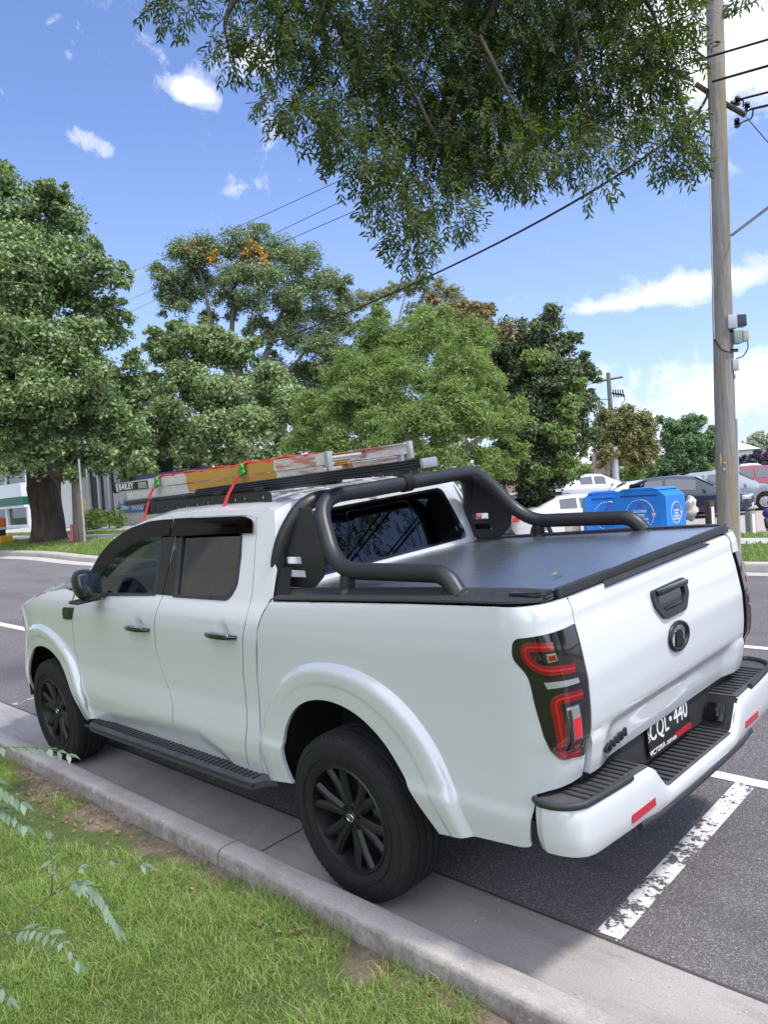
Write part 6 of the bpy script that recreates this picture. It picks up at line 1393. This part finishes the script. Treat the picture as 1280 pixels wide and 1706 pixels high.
mb = MB(); mb.tube([P_at(z)-pbase+cr_*.165-fw_*.05 for z in (pbase.z, pbase.z+1.2, at(1205, 700, D).z)], .019, 8); mb.build('conduit', principled('grey_conduit', (.42, .42, .46), .5)[0], pr_, 60)
mb = MB(); mb.tube([P_at(at(1200, y, D).z)-pbase-cr_*.155-fw_*.03 for y in (200, 330, 420, 565)], .016, 8); mb.build('conduit', M['alu'], pr_, 60)
mb = MB(); ring = [pz(565)-cr_*.165-fw_*.05, pz(585)-cr_*.10-fw_*.16, pz(590)-fw_*.175, pz(590)+cr_*.10-fw_*.17, pz(588)+cr_*.2-fw_*.08]; mb.tube(fillet(ring, .05, 3), .009, 6)
ring = [pz(562)+cr_*.36-fw_*.08, pz(585)+cr_*.37-fw_*.08, pz(598)+cr_*.28-fw_*.08, pz(600)+cr_*.17-fw_*.08]; mb.tube(fillet(ring, .05, 3), .009, 6); mb.build('cable_loop', M['rubber'], pr_, 60)
def hbox(name, px, py, w_, h_, mat, dep=.16, off=0.0, fr=None):
    c = at(px, py, D-.12+off)-pbase; mb = MB(); ang = math.atan2(cr_.y, cr_.x); mb.box(c, (w_, dep, h_), rz=ang, bev=.012); return mb.build(name, mat, pr_)
g1 = principled('galvanised', (.42, .44, .47), .5, .4)[0]
hbox('equipment_box', 1218.5, 537, .15, .22, g1); hbox('dark_panel', 1234, 535, .15, .19, principled('blue_black', (.03, .035, .06), .3)[0])
hbox('equipment_box', 1228, 562, .13, .21, principled('green_grey', (.25, .29, .28), .5)[0]); hbox('side_panel', 1240.5, 560, .09, .175, principled('khaki', (.36, .38, .26), .5)[0])
hbox('meter', 1225.5, 608, .10, .19, g1, .08); hbox('meter_hook', 1225.5, 627, .03, .07, g1, .03)
hbox('bracket', 1222, 583, .16, .03, M['rubber'], .06); hbox('bracket', 1218, 552, .10, .03, M['rubber'], .06)
# notices and nails
for px, py, s_ in ((1208, 771, .028), (1207.5, 782, .035)): hbox('nail_plate', px, py, s_, s_, M['alu'], .02, -.05)
hbox('notice_strip', 1201.5, 765, .018, .17, M['yellow'], .02, -.05)
# insulators and bracket arm
arm0 = at(1208, 172, D)-pbase; arm1 = at(1243, 192, D-.1)-pbase
mb = MB(); mb.tube([arm0, arm1], .045, 8); mb.tube([at(1160, 140, D+.1)-pbase, at(1208, 172, D)-pbase], .045, 8); mb.build('bracket_arm', M['bark'], pr_, 60)
def insul(px, py, d=0.0, s=1.0, dirn=None):
    c = at(px, py, D+d)-pbase; mb = MB(); mb.lathe([(0, .10*s), (.035*s, .09*s), (.05*s, .05*s), (.03*s, .04*s), (.055*s, .01*s), (.03*s, 0), (.05*s, -.04*s), (.02*s, -.06*s), (0, -.06*s)], 14, 'Z', c); mb.build('insulator', M['gloss'] if s < 1.3 else g1, pr_, 40)
for a in ((1230, 170), (1222, 178), (1246, 180), (1229, 207)): insul(*a)
insul(1210, 20, -.05, 1.6)
mb = MB(); mb.tube(fillet([at(1231, 168, D)-pbase, at(1240, 166, D)-pbase, at(1239, 178, D)-pbase], .05), .012, 6); mb.tube(fillet([at(1256, 183, D)-pbase, at(1254, 198, D)-pbase, at(1238, 203, D)-pbase, at(1230, 210, D)-pbase], .08), .013, 6); mb.build('jumper', M['rubber'], pr_, 60)
def wire(name, pts, r, lab, mat=None, group='overhead wires', sagn=24, cat='wire'):
    """pts = (px, py, depth); the bar follows them with a gentle curve"""
    P = [at(*q) for q in pts]
    if len(P) == 2 and pts[1][0] == 1420: P[1] = P[0]+(P[1]-P[0])*7
    if len(P) == 3:
        Q = [P[0]*(1-t)**2+(P[1]*2-(P[0]+P[2])*.5)*2*t*(1-t)+P[2]*t*t for t in np.linspace(0, 1, sagn)]
    else: Q = [P[0].lerp(P[-1], t) for t in np.linspace(0, 1, 12)]
    O_ = Q[0]; mb = MB(); mb.tube([q-O_ for q in Q], r, 6); o = mb.build(name, mat or M['rubber'], None, 60); o.location = O_; return tag(o, lab, cat, group)
wire('service_cable', [(240, 640, 60), (600, 512, 24), (1180, 150, 13)], .022, 'thick black cable sagging from the timber power pole down behind the trees', None, None, 40, 'cable')
wire('overhead_wire', [(195, 462, 62), (380, 385, 36), (1160, 20, 13.4)], .011, 'thin wire, highest of three crossing the sky left of the ash leaves')
wire('overhead_wire', [(195, 508, 62), (430, 402, 34), (1175, 30, 13.4)], .011, 'thin wire, middle one of three crossing the sky left of the ash leaves')
wire('overhead_wire', [(195, 530, 62), (480, 400, 30), (1185, 110, 13.2)], .011, 'thin wire, lowest of three crossing the sky left of the ash leaves')
wire('overhead_wire', [(1213, 25, 13), (1420, -80, 12)], .010, 'thin wire leaving the insulator at the very top of the power pole')
wire('overhead_wire', [(1140, 107, 12.7), (1420, 25, 10.5)], .017, 'dark wire passing in front of the power pole, above the others there')
wire('overhead_wire', [(1188, 136, 12.8), (1420, 70, 10.8)], .020, 'thick twisted wire tied to the power pole just above the bracket arm')
wire('overhead_wire', [(1232, 166, 12.95), (1420, 118, 11.4)], .018, 'wire held by the upper insulator on the bracket arm')
wire('overhead_wire', [(1252, 182, 12.95), (1420, 143, 11.4)], .020, 'wire held by the outer end of the bracket arm')
wire('guy_wire', [(1245, 196, 12.95), (1421, 400, 10)], .008, 'fine stay wire dropping right from the bracket arm')
wire('service_cable', [(1220, 392, 13), (1420, 240, 9.5)], .024, 'pale grey service cable rising right from the middle of the power pole', principled('grey_cable', (.42, .46, .46), .5)[0], None, 24, 'cable')
# far power pole behind the round tree
D = 62; fp = at(1026, 835, D); fb_ = Vector((fp.x, fp.y, H(fp.x, fp.y))); fr_ = empty('power_pole', fb_, 0, 'distant grey power pole with one crossarm above the round tree', 'power pole')
mb = MB(); mb.tube([Vector((0, 0, 0)), at(1022, 740, D)-fb_, at(1014, 621, D)-fb_], [.26, .2, .15], 10); mb.build('shaft', M['bark_grey'], fr_, 60)
mb = MB(); mb.tube([at(993, 636, D)-fb_, at(1038, 628, D)-fb_], .09, 6); mb.build('crossarm', M['bark_grey'], fr_, 60)
mb = MB(); mb.tube([at(1019, 655, D)-fb_, at(1040, 658, D)-fb_], .08, 6)
for k in range(5): mb.tube([at(1022+4*k, 649, D)-fb_, at(1024+4*k, 662, D)-fb_], .05, 5)
mb.tube(fillet([at(1041, 658, D)-fb_, at(1042, 668, D)-fb_, at(1035, 674, D)-fb_], 1.0), .03, 5); mb.build('cable_bracket', M['rubber'], fr_, 60)
wire('overhead_wire', [(995, 636, 62), (950, 650, 60)], .03, 'short distant wire running left from the far crossarm'); wire('overhead_wire', [(1016, 665, 62), (950, 668, 60)], .03, 'distant wire running left below the far crossarm')
p = at(1028, 820, 41); mb = MB(); mb.tube([(0, 0, 0), (0, 0, 2.6)], .17, 12); o = mb.build('steel_post', g1, None, 60); o.location = (p.x, p.y, H(p.x, p.y)); o.rotation_euler = (0, 0, 0); tag(o, 'grey post in front of the hedge, right of the pale tree trunks', 'post')

# ------------------------------------------------------------------ donation bins
m, T, b = principled('bin_blue', (.006, .17, .62), .45); p_ = T.obj(); f = T.ramp(T.noise(p_, 3, 7, .65), [(.3, (0, 0, 0)), (.75, (1, 1, 1))]); T.l.new(T.mix(f, (.005, .15, .58, 1), (.02, .22, .66, 1)), b.inputs['Base Color']); M['binblue'] = m
def bin_(px, D_, wd, dp, lab, turn=0.0, top_py=820, left_py=None):
    c = at(px, 860, D_); g = H(c.x, c.y)+.09; zt = at(px, top_py, D_).z; h = zt-g
    f_ = (Vector((-2.7, 3.2, 0))-Vector((c.x, c.y, 0))).normalized(); ang = math.atan2(f_.y, f_.x)+math.pi/2+turn
    r = empty('donation_bin', (c.x, c.y, g), ang, lab, 'donation bin', 'donation bins beyond the far verge')
    # front faces local -y
    pr0 = [(-wd/2, 0), (wd/2, 0), (wd/2, h-.20), (wd/2-.20, h-.05), (-wd/2+.18, h-.05), (-wd/2, h-.20)]
    mb = MB(); n = len(pr0); mb.add([(x, -dp/2, z) for x, z in pr0]+[(x, dp/2, z) for x, z in pr0], [tuple(range(n)), tuple(range(n, 2*n))[::-1]]+[(i, n+i, n+(i+1) % n, (i+1) % n) for i in range(n)]); mb.build('body', M['binblue'], r, 20)
    mb = MB(); tp = [(-wd/2+.14, h-.048), (wd/2-.16, h-.048), (wd/2-.30, h), (-wd/2+.28, h)]; mb.add([(x, -dp/2-.015, z) for x, z in tp]+[(x, dp/2+.015, z) for x, z in tp], [(0, 1, 2, 3), (7, 6, 5, 4)]+[(i, 4+i, 4+(i+1) % 4, (i+1) % 4) for i in range(4)]); mb.build('lid', M['binblue'], r, 20)
    def emblem(face):
        Rr = .34 if face == 'front' else .24; cz_ = h*.52
        if face == 'front': Fm = frame_m((0.02, -dp/2-.006, cz_), (1, 0, 0), (0, 0, 1))
        else: Fm = frame_m((wd/2+.006, 0, cz_), (0, 1, 0), (0, 0, 1))
        mb = MB()
        for k in range(34):
            a = 2*math.pi*k/34
            if -.25 < a < 1.5: continue
            mb.box((Rr*math.cos(a), Rr*math.sin(a), 0), (.034, .016, .006), rz=a+math.pi/2, M=Fm)
        e = mb.build('emblem_dots', M['platewhite'], r, 0)
        mb = MB(); mb.tube([Fm @ Vector((Rr*math.cos(a), Rr*math.sin(a), 0)) for a in np.linspace(1.5, .0, 14)], .013, 5); mb.add([Fm @ Vector(v) for v in ((Rr-.06, .02, 0.004), (Rr+.06, .02, .004), (Rr, -.09, .004))], [(0, 1, 2)]); mb.build('emblem_arrow', principled('pale_orange', (.68, .45, .32), .6)[0], r, 0)
        for txt, yy, ss in (('CLOTHES', .07, .075), ('SHOES', -.02, .075), ('HANDBAGS', -.11, .075), ('ACCESSORIES', -.20, .07)):
            text_obj(txt, ss*(Rr/.34), M['platewhite'], Fm @ Matrix.Translation((0, yy*(Rr/.34), .002)), 'lettering', r, .001, bold=.002)
        mb = MB(); mb.box((0, .19*Rr/.34, .001), (.10, .06, .004), M=Fm); mb.build('emblem_mark', principled('plum', (.18, .05, .22), .6)[0], r, 0)
    emblem('front'); emblem('side')
    mb = MB(); mb.box((0, -dp/2-.008, h-.17), (wd*.7, .012, .02)); mb.build('chute_seam', M['navy'], r); return r
bin_(1009, 20.0, 1.00, .9, 'blue donation bin, left one of two, partly behind the sports bar', .12, 818)
bin_(1083, 18.6, 1.30, .95, 'blue donation bin, right one of two, showing its narrow side', -.48, 812)
# rags stuffed beside the bin
cb = at(1152, 850, 19.4); mb = MB()
V = []
for i in range(13):
    th = math.pi*i/12
    for j in range(18):
        ph = 2*math.pi*j/18; q = .9+.20*math.sin(3*ph+3*th)+.28*math.sin(6*th+ph)+.12*math.sin(7*ph-5*th); V.append((.15*q*math.sin(th)*math.cos(ph), .13*q*math.sin(th)*math.sin(ph), .30+.31*math.cos(th)*(1+.05*math.sin(3*ph))))
mb.add(V, [(i*18+j, i*18+(j+1) % 18, (i+1)*18+(j+1) % 18, (i+1)*18+j) for i in range(12) for j in range(18)])
o = mb.build('stuffed_bag', mat_var('rag', (.50, .40, .34), (.72, .68, .62), .9, 9), None, 60); o.location = (cb.x, cb.y, H(cb.x, cb.y)+.45); tag(o, 'pale bundle of cloth bags leaning against the right donation bin', 'bag')
# bollards
for px, D_, py0, py1, wd, lab, mt in ((1127, 18.9, 838, 895, .16, 'brown timber bollard in front of the right donation bin', M['bark_grey']), (1186, 19.2, 836, 895, .17, 'dark timber bollard with a white side, left of the power pole', M['bark']), (1253, 18.5, 850, 897, .17, 'grey timber bollard with a black cap, right of the power pole', M['pole']), (956, 20.5, 872, 897, .30, 'short beige timber bollard seen under the sports bar', M['beige'])):
    c = at(px, py1, D_); g = H(c.x, c.y)+.09; z1_ = at(px, py0, D_).z; r = empty('bollard', (c.x, c.y, g), R(-20), lab, 'bollard', 'bollards along the car park'); h = z1_-g
    mb = MB(); mb.box((0, 0, h/2-.1), (wd, wd, h+.2), bev=.018); mb.build('post', mt, r)
    mb = MB(); mb.box((-.0, 0, h+.012), (wd*1.04, wd*1.04, .025), bev=.006); mb.build('cap', M['plateblack'] if 'black' in lab else mt, r)
    if 'white' in lab or 'black cap' in lab: mb = MB(); mb.box((-wd/2-.004, 0, h*.45), (.008, wd*.5, h*.8)); mb.build('reflective_strip', M['platewhite'], r)

# ------------------------------------------------------------------ cars in the car park
def mat_car(name, col, metal=.2): return principled(name, col, .28, metal, coat=1)[0]
def car(lab, px, py, D_, yaw, col, style='sedan', name='parked_car'):
    c = at(px, py, D_); r = empty(name, (c.x, c.y, H(c.x, c.y)+.09), yaw, lab, 'car', 'cars parked in the car park')
    L2, W2 = 2.25, .90
    if style == 'sedan': prof_ = [(-2.25, .45, .80, .80), (-2.15, .28, .92, .93), (-1.75, .25, .97, 1.0), (-1.35, .25, .98, 1.10), (-.75, .25, .98, 1.40), (-.2, .25, .96, 1.45), (.35, .25, .94, 1.42), (.95, .25, .92, 1.12), (1.2, .25, .92, .97), (1.8, .25, .84, .85), (2.15, .28, .72, .72), (2.27, .4, .6, .6)]
    elif style == 'hatch': prof_ = [(-2.0, .42, .85, .87), (-1.95, .28, .98, 1.0), (-1.75, .25, 1.0, 1.30), (-1.2, .25, 1.0, 1.48), (-.3, .25, .97, 1.52), (.35, .25, .95, 1.46), (.95, .25, .93, 1.12), (1.15, .25, .92, .97), (1.75, .25, .85, .86), (2.05, .28, .72, .72), (2.15, .4, .6, .6)]
    elif style == 'wagon': prof_ = [(-2.3, .45, .9, .92), (-2.25, .3, 1.05, 1.15), (-2.05, .28, 1.08, 1.50), (-1.2, .28, 1.08, 1.60), (-.3, .28, 1.05, 1.62), (.35, .28, 1.02, 1.56), (.95, .28, 1.0, 1.22), (1.15, .28, 1.0, 1.06), (1.85, .28, .95, .96), (2.15, .3, .82, .82), (2.25, .42, .65, .65)]
    else: prof_ = [(-2.35, .5, 1.0, 1.02), (-2.3, .4, 1.15, 1.25), (-2.1, .38, 1.18, 1.70), (-1.2, .38, 1.18, 1.78), (-.3, .38, 1.15, 1.78), (.35, .38, 1.12, 1.70), (.9, .38, 1.10, 1.32), (1.15, .38, 1.10, 1.16), (1.85, .38, 1.05, 1.06), (2.2, .4, .92, .92), (2.3, .5, .75, .75)]
    # denser stations
    xs = []; 
    A = np.array(prof_); X = np.unique(np.concatenate([np.linspace(A[0, 0], A[-1, 0], 40), A[:, 0]]))
    Z = [np.interp(X, A[:, 0], A[:, k]) for k in (1, 2, 3)]; V = []; n = 9
    for i, x in enumerate(X):
        e = max(0, 1-((abs(x-(A[0, 0]+A[-1, 0])/2)/(A[-1, 0]-A[0, 0])*2)**6)); wy = W2*(.72+.28*e**.5); zl, zb, zt = Z[0][i], Z[1][i], Z[2][i]
        wt = wy*(.98-.24*min(1, max(0, (zt-zb))/.42)) if zt > zb+.01 else wy*.93
        arch_ = 0
        for ax in (-1.35, 1.35):
            if abs(x-ax) < .37: arch_ = max(arch_, .33+math.sqrt(.37**2-(x-ax)**2))
        zl2 = max(zl, arch_)
        V += [(x, -wt*.80, zt+.03 if zt > zb+.05 else zt+.015), (x, -wt, zt-.02), (x, -wy*.985, zb), (x, -wy, (zb+.5)/2+.06), (x, -wy*.985, zl2), (x, -wy*.8, zl2 if arch_ else zl)]
    m_ = 6; F = []; N_ = len(X)
    V = V+[(x, -y, z) for x, y, z in V]
    for i in range(N_-1):
        for j in range(m_-1):
            a, b_ = i*m_+j, (i+1)*m_+j; F.append((a, a+1, b_+1, b_)); a, b_ = a+N_*m_, b_+N_*m_; F.append((a+1, a, b_, b_+1))
        F.append((i*m_, (i+1)*m_, (i+1)*m_+N_*m_, i*m_+N_*m_)); F.append((i*m_+5, i*m_+5+N_*m_, (i+1)*m_+5+N_*m_, (i+1)*m_+5))
    for i in (0, N_-1): q = [i*m_+j for j in range(m_)]+[i*m_+j+N_*m_ for j in range(m_)][::-1]; F.append(tuple(q) if i else tuple(q[::-1]))
    mb = MB(); mb.add(V, F); pm = mat_car('car_paint', col); mb.build('body', pm, r, 35)
    def glasspart(nm, xa, xb, both=True):
        for s_ in (-1, 1):
            P = []
            for x in np.linspace(xa, xb, 6):
                zb = float(np.interp(x, X, Z[1])); zt = float(np.interp(x, X, Z[2])); wy = W2*.99; wt = wy*(.98-.24*min(1, max(0, (zt-zb))/.42)); a_, b_ = .12, .82
                P.append(((x, s_*(wy*(1-a_)+wt*a_+.012), zb+(zt-zb)*a_), (x, s_*(wy*(1-b_)+wt*b_+.012), zb+(zt-zb)*b_)))
            mb = MB(); mb.add([q for p in P for q in p], [(2*i, 2*i+2, 2*i+3, 2*i+1) for i in range(5)]); mb.build(nm, M['shopglass'], r, 60)
    gxs = [x for x, a, b_, c_ in prof_ if c_ > b_+.2]; x0_, x1_ = min(gxs)-.05, max(gxs)+.25; mid = (x0_+x1_)/2
    glasspart('side_window', x0_+.1, mid-.05); glasspart('side_window', mid+.05, x1_-.15)
    # windscreens
    for nm, (xa, xb) in (('windscreen', (.42, 1.0 if style != 'suv' else .98)), ('rear_screen', (prof_[3][0]-.05 if style == 'sedan' else prof_[1][0]+.05, (prof_[4][0] if style == 'sedan' else prof_[2][0])))):
        za, zb = float(np.interp(xa, X, Z[2])), float(np.interp(xb, X, Z[2])); mb = MB()
        mb.add([(xa, -.58, za+.045), (xb, -.66, zb+.045), (xb, .66, zb+.045), (xa, .58, za+.045)], [(0, 1, 2, 3)]); mb.build(nm, M['shopglass'], r, 60)
    for x in (-1.35, 1.35):
        for s_ in (-1, 1):
            wh = MB(); wh.lathe([(.20, -.11), (.30, -.11), (.325, -.08), (.325, .08), (.30, .11), (.20, .11)], 28, 'Y', (x, s_*.80, .33)); wt_ = wh.build('wheel', M['rubber'], r, 40)
            wh = MB(); wh.lathe([(.20, s_*.10), (.19, s_*.06), (.05, s_*.07), (0, s_*.08)], 24, 'Y', (x, s_*.80, .33))
            for k in range(7): a = k*2*math.pi/7; wh.tube([(x+.03*math.cos(a), s_*.89, .33+.03*math.sin(a)), (x+.19*math.cos(a), s_*.90, .33+.19*math.sin(a))], .018, 5)
            wh.build('rim', M['alu'], wt_, 40)
    xe = A[-1, 0]; xr = A[0, 0]; zf = A[-2, 2]; zr__ = A[1, 2]
    for s_ in (-1, 1):
        mb = MB(); mb.box((xe-.16, s_*.66, zf-.05), (.30, .36, .15), rz=-s_*.28, bev=.04); mb.build('headlight', M['headlamp'], r)
        mb = MB(); mb.box((xr+.12, s_*.70, zr__-.12), (.22, .30, .22), bev=.04); mb.build('tail_light', M['redbright'], r)
        mb = MB(); mb.box((.72, s_*.98, .98 if style != 'suv' else 1.15), (.10, .18, .12), bev=.04); mb.build('door_mirror', pm, r)
    mb = MB(); mb.box((xe-.03, 0, .55), (.08, 1.1, .22), bev=.03); mb.build('grille', M['plastic'], r)
    mb = MB(); mb.box((xe-.0, 0, .40), (.03, .48, .11)); mb.build('number_plate', M['platewhite'], r); return r
rt = math.atan2(-.70, -.70)       # heading that points to the right of the view
car('dark navy hatchback with a silver bumper, left of the power pole', 1146, 858, 28.5, rt-.50, (.012, .016, .03), 'hatch')
car('grey green hatchback whose nose shows right of the power pole', 1212, 858, 30.0, rt-.45, (.27, .31, .32), 'hatch')
car('dark red hatchback at the right edge under the purple tree', 1262, 838, 33.5, rt+.02, (.23, .008, .025), 'wagon')
car('white sedan whose roof shows just above the donation bins', 1080, 855, 30.5, rt-.2, (.74, .75, .76), 'sedan')
car('white sedan with red tail light left of the donation bins', 962, 884, 26.5, rt+.02, (.74, .75, .76), 'sedan')
car('white hatchback partly seen through the slots of the sports bar', 866, 888, 28.5, rt+.30, (.72, .74, .72), 'hatch')
car('pale lilac silver sedan under the trees, behind the white sedan', 985, 842, 36, rt+.1, (.58, .58, .66), 'sedan')
car('silver sedan far across the car park, right of the power pole', 1250, 815, 50, rt, (.55, .57, .58), 'sedan')
# houses and fences beyond the car park
def house(px, D_, wd, dp, h, lab, roofc, wallm):
    c = at(px, 820, D_); r = empty('house', (c.x, c.y, H(c.x, c.y)), rt, lab, 'house')
    mb = MB(); mb.box((0, 0, h/2), (wd, dp, h)); mb.build('wall', wallm, r)
    mb = MB(); a, b_ = wd/2+.5, dp/2+.5; mb.add([(-a, -b_, h), (a, -b_, h), (a, b_, h), (-a, b_, h), (-a+b_, 0, h+b_*.55), (a-b_, 0, h+b_*.55)], [(0, 1, 5, 4), (2, 3, 4, 5), (1, 2, 5), (3, 0, 4), (0, 3, 2, 1)]); mb.build('roof', roofc, r, 20)
    for k in (-1, 0, 1):
        for s_ in (-1, 1):
            mb = MB(); mb.box((k*wd*.3, s_*(dp/2+.01), h*.55), (1.5, .06, 1.2), bev=.01); w_ = mb.build('window', M['frame_w'], r); mb = MB(); mb.box((k*wd*.3, s_*(dp/2+.045), h*.55), (1.3, .02, 1.0)); mb.build('pane', M['shopglass'], w_)
house(1150, 72, 9, 6, 2.2, 'pale house under the trees left of the power pole', M['roofmetal'], M['render'])
house(962, 75, 7, 5, 1.9, 'small beige house seen low between the dark tree and the round tree', M['roofmetal'], M['beige'])
for px0, px1, D_, lab in ((840, 985, 48, 'timber paling fence behind the white cars'),):
    a, b_ = at(px0, 820, D_), at(px1, 820, D_+6); r = empty('paling_fence', (a.x, a.y, H(a.x, a.y)), math.atan2(b_.y-a.y, b_.x-a.x), lab, 'fence'); L_ = (b_.xy-a.xy).length
    mb = MB(); n = int(L_/.15)
    for k in range(n): mb.box((k*.15, 0, .8+.02*math.sin(k*2.3)), (.13, .02, 1.6))
    mb.build('palings', mat_var('paling', (.22, .15, .10), (.34, .26, .19), .9, 3), r, 0); mb = MB(); mb.box((L_/2, .04, .4), (L_, .05, .08)); mb.box((L_/2, .04, 1.2), (L_, .05, .08)); mb.build('rails', M['bark_grey'], r)
for px0, px1, D_, lab, lf in ((980, 1060, 45, 'clipped green hedge at the foot of the round tree', 'lime'), (1150, 1300, 62, 'dark hedge along the far side of the car park', 'green')):
    a, b_ = at(px0, 826, D_), at(px1, 826, D_); r = empty('hedge', (a.x, a.y, H(a.x, a.y)), 0, lab, 'hedge'); L_ = (b_-a).length; k = int(L_/1.0)
    Pc, Nc = crown_pts([(tuple(a.lerp(b_, i/k).xy)+(H(a.x, a.y)+.7,), .85) for i in range(k+1)], 5000, .4, k_sub=8); leaf_scatter('foliage', Pc-np.array(r.location), Nc, rng.uniform(.10, .2, len(Pc)), .5, LEAF[lf], r)

# ------------------------------------------------------------------ child in a dark blue coat, crouching at the right edge
pc = at(1288, 893, 18.7); g = H(pc.x, pc.y)+.1; pe = empty('person', (pc.x, pc.y, g), rt+1.2, 'person in a dark blue coat crouching by the grass at the right edge', 'person')
def skin_body(name, verts, edges, radii, mat, parent, root_i=0, sub=2):
    me = bpy.data.meshes.new(name); me.from_pydata(verts, edges, []); o = bpy.data.objects.new(name, me); COL.objects.link(o)
    md = o.modifiers.new('s', 'SKIN'); me.skin_vertices[0].data[root_i].use_root = True
    for i, r_ in enumerate(radii): me.skin_vertices[0].data[i].radius = r_ if isinstance(r_, tuple) else (r_, r_)
    sb_ = o.modifiers.new('u', 'SUBSURF'); sb_.levels = sub
    dg = bpy.context.evaluated_depsgraph_get(); nm_ = bpy.data.meshes.new_from_object(o.evaluated_get(dg)); bpy.data.objects.remove(o); nm_.materials.clear(); return link(name, nm_, mat, parent, 180)
vs = [(0, 0, .24), (.02, 0, .36), (.05, 0, .46), (.07, 0, .54), (.08, 0, .60), (.09, 0, .68), (.0, .07, .22), (.20, .10, .30), (.14, .09, .05), (.22, .09, .02), (.0, -.07, .22), (.20, -.10, .30), (.14, -.09, .05), (.22, -.09, .02), (.05, .12, .50), (.12, .15, .38), (.22, .11, .34), (.05, -.12, .50), (.12, -.15, .38), (.22, -.11, .34)]
es = [(0, 1), (1, 2), (2, 3), (3, 4), (4, 5), (0, 6), (6, 7), (7, 8), (8, 9), (0, 10), (10, 11), (11, 12), (12, 13), (2, 14), (14, 15), (15, 16), (2, 17), (17, 18), (18, 19)]
rd_ = [.10, .10, .10, .04, .075, .07, .07, .05, .035, .03, .07, .05, .035, .03, .045, .035, .025, .045, .035, .025]
skm = principled('skin', (.50, .32, .24), .5)[0]
skin_body('body', vs, es, rd_, skm, pe)
coat = [(vs[i][0]*1.0, vs[i][1], vs[i][2]) for i in (0, 1, 2, 14, 15, 17, 18)]
skin_body('coat', coat, [(0, 1), (1, 2), (2, 3), (3, 4), (2, 5), (5, 6)], [.125, .125, .115, .06, .048, .06, .048], principled('navy_coat', (.03, .02, .16), .7)[0], pe)
trs = [vs[i] for i in (0, 6, 7, 8, 10, 11, 12)]; skin_body('trousers', trs, [(0, 1), (1, 2), (2, 3), (0, 4), (4, 5), (5, 6)], [.115, .085, .062, .045, .085, .062, .045], principled('dark_cloth', (.03, .03, .04), .8)[0], pe)
skin_body('hair', [(.06, 0, .62), (.055, 0, .70), (.10, 0, .745)], [(0, 1), (1, 2)], [.07, .085, .05], principled('brown_hair', (.10, .05, .03), .6)[0], pe)
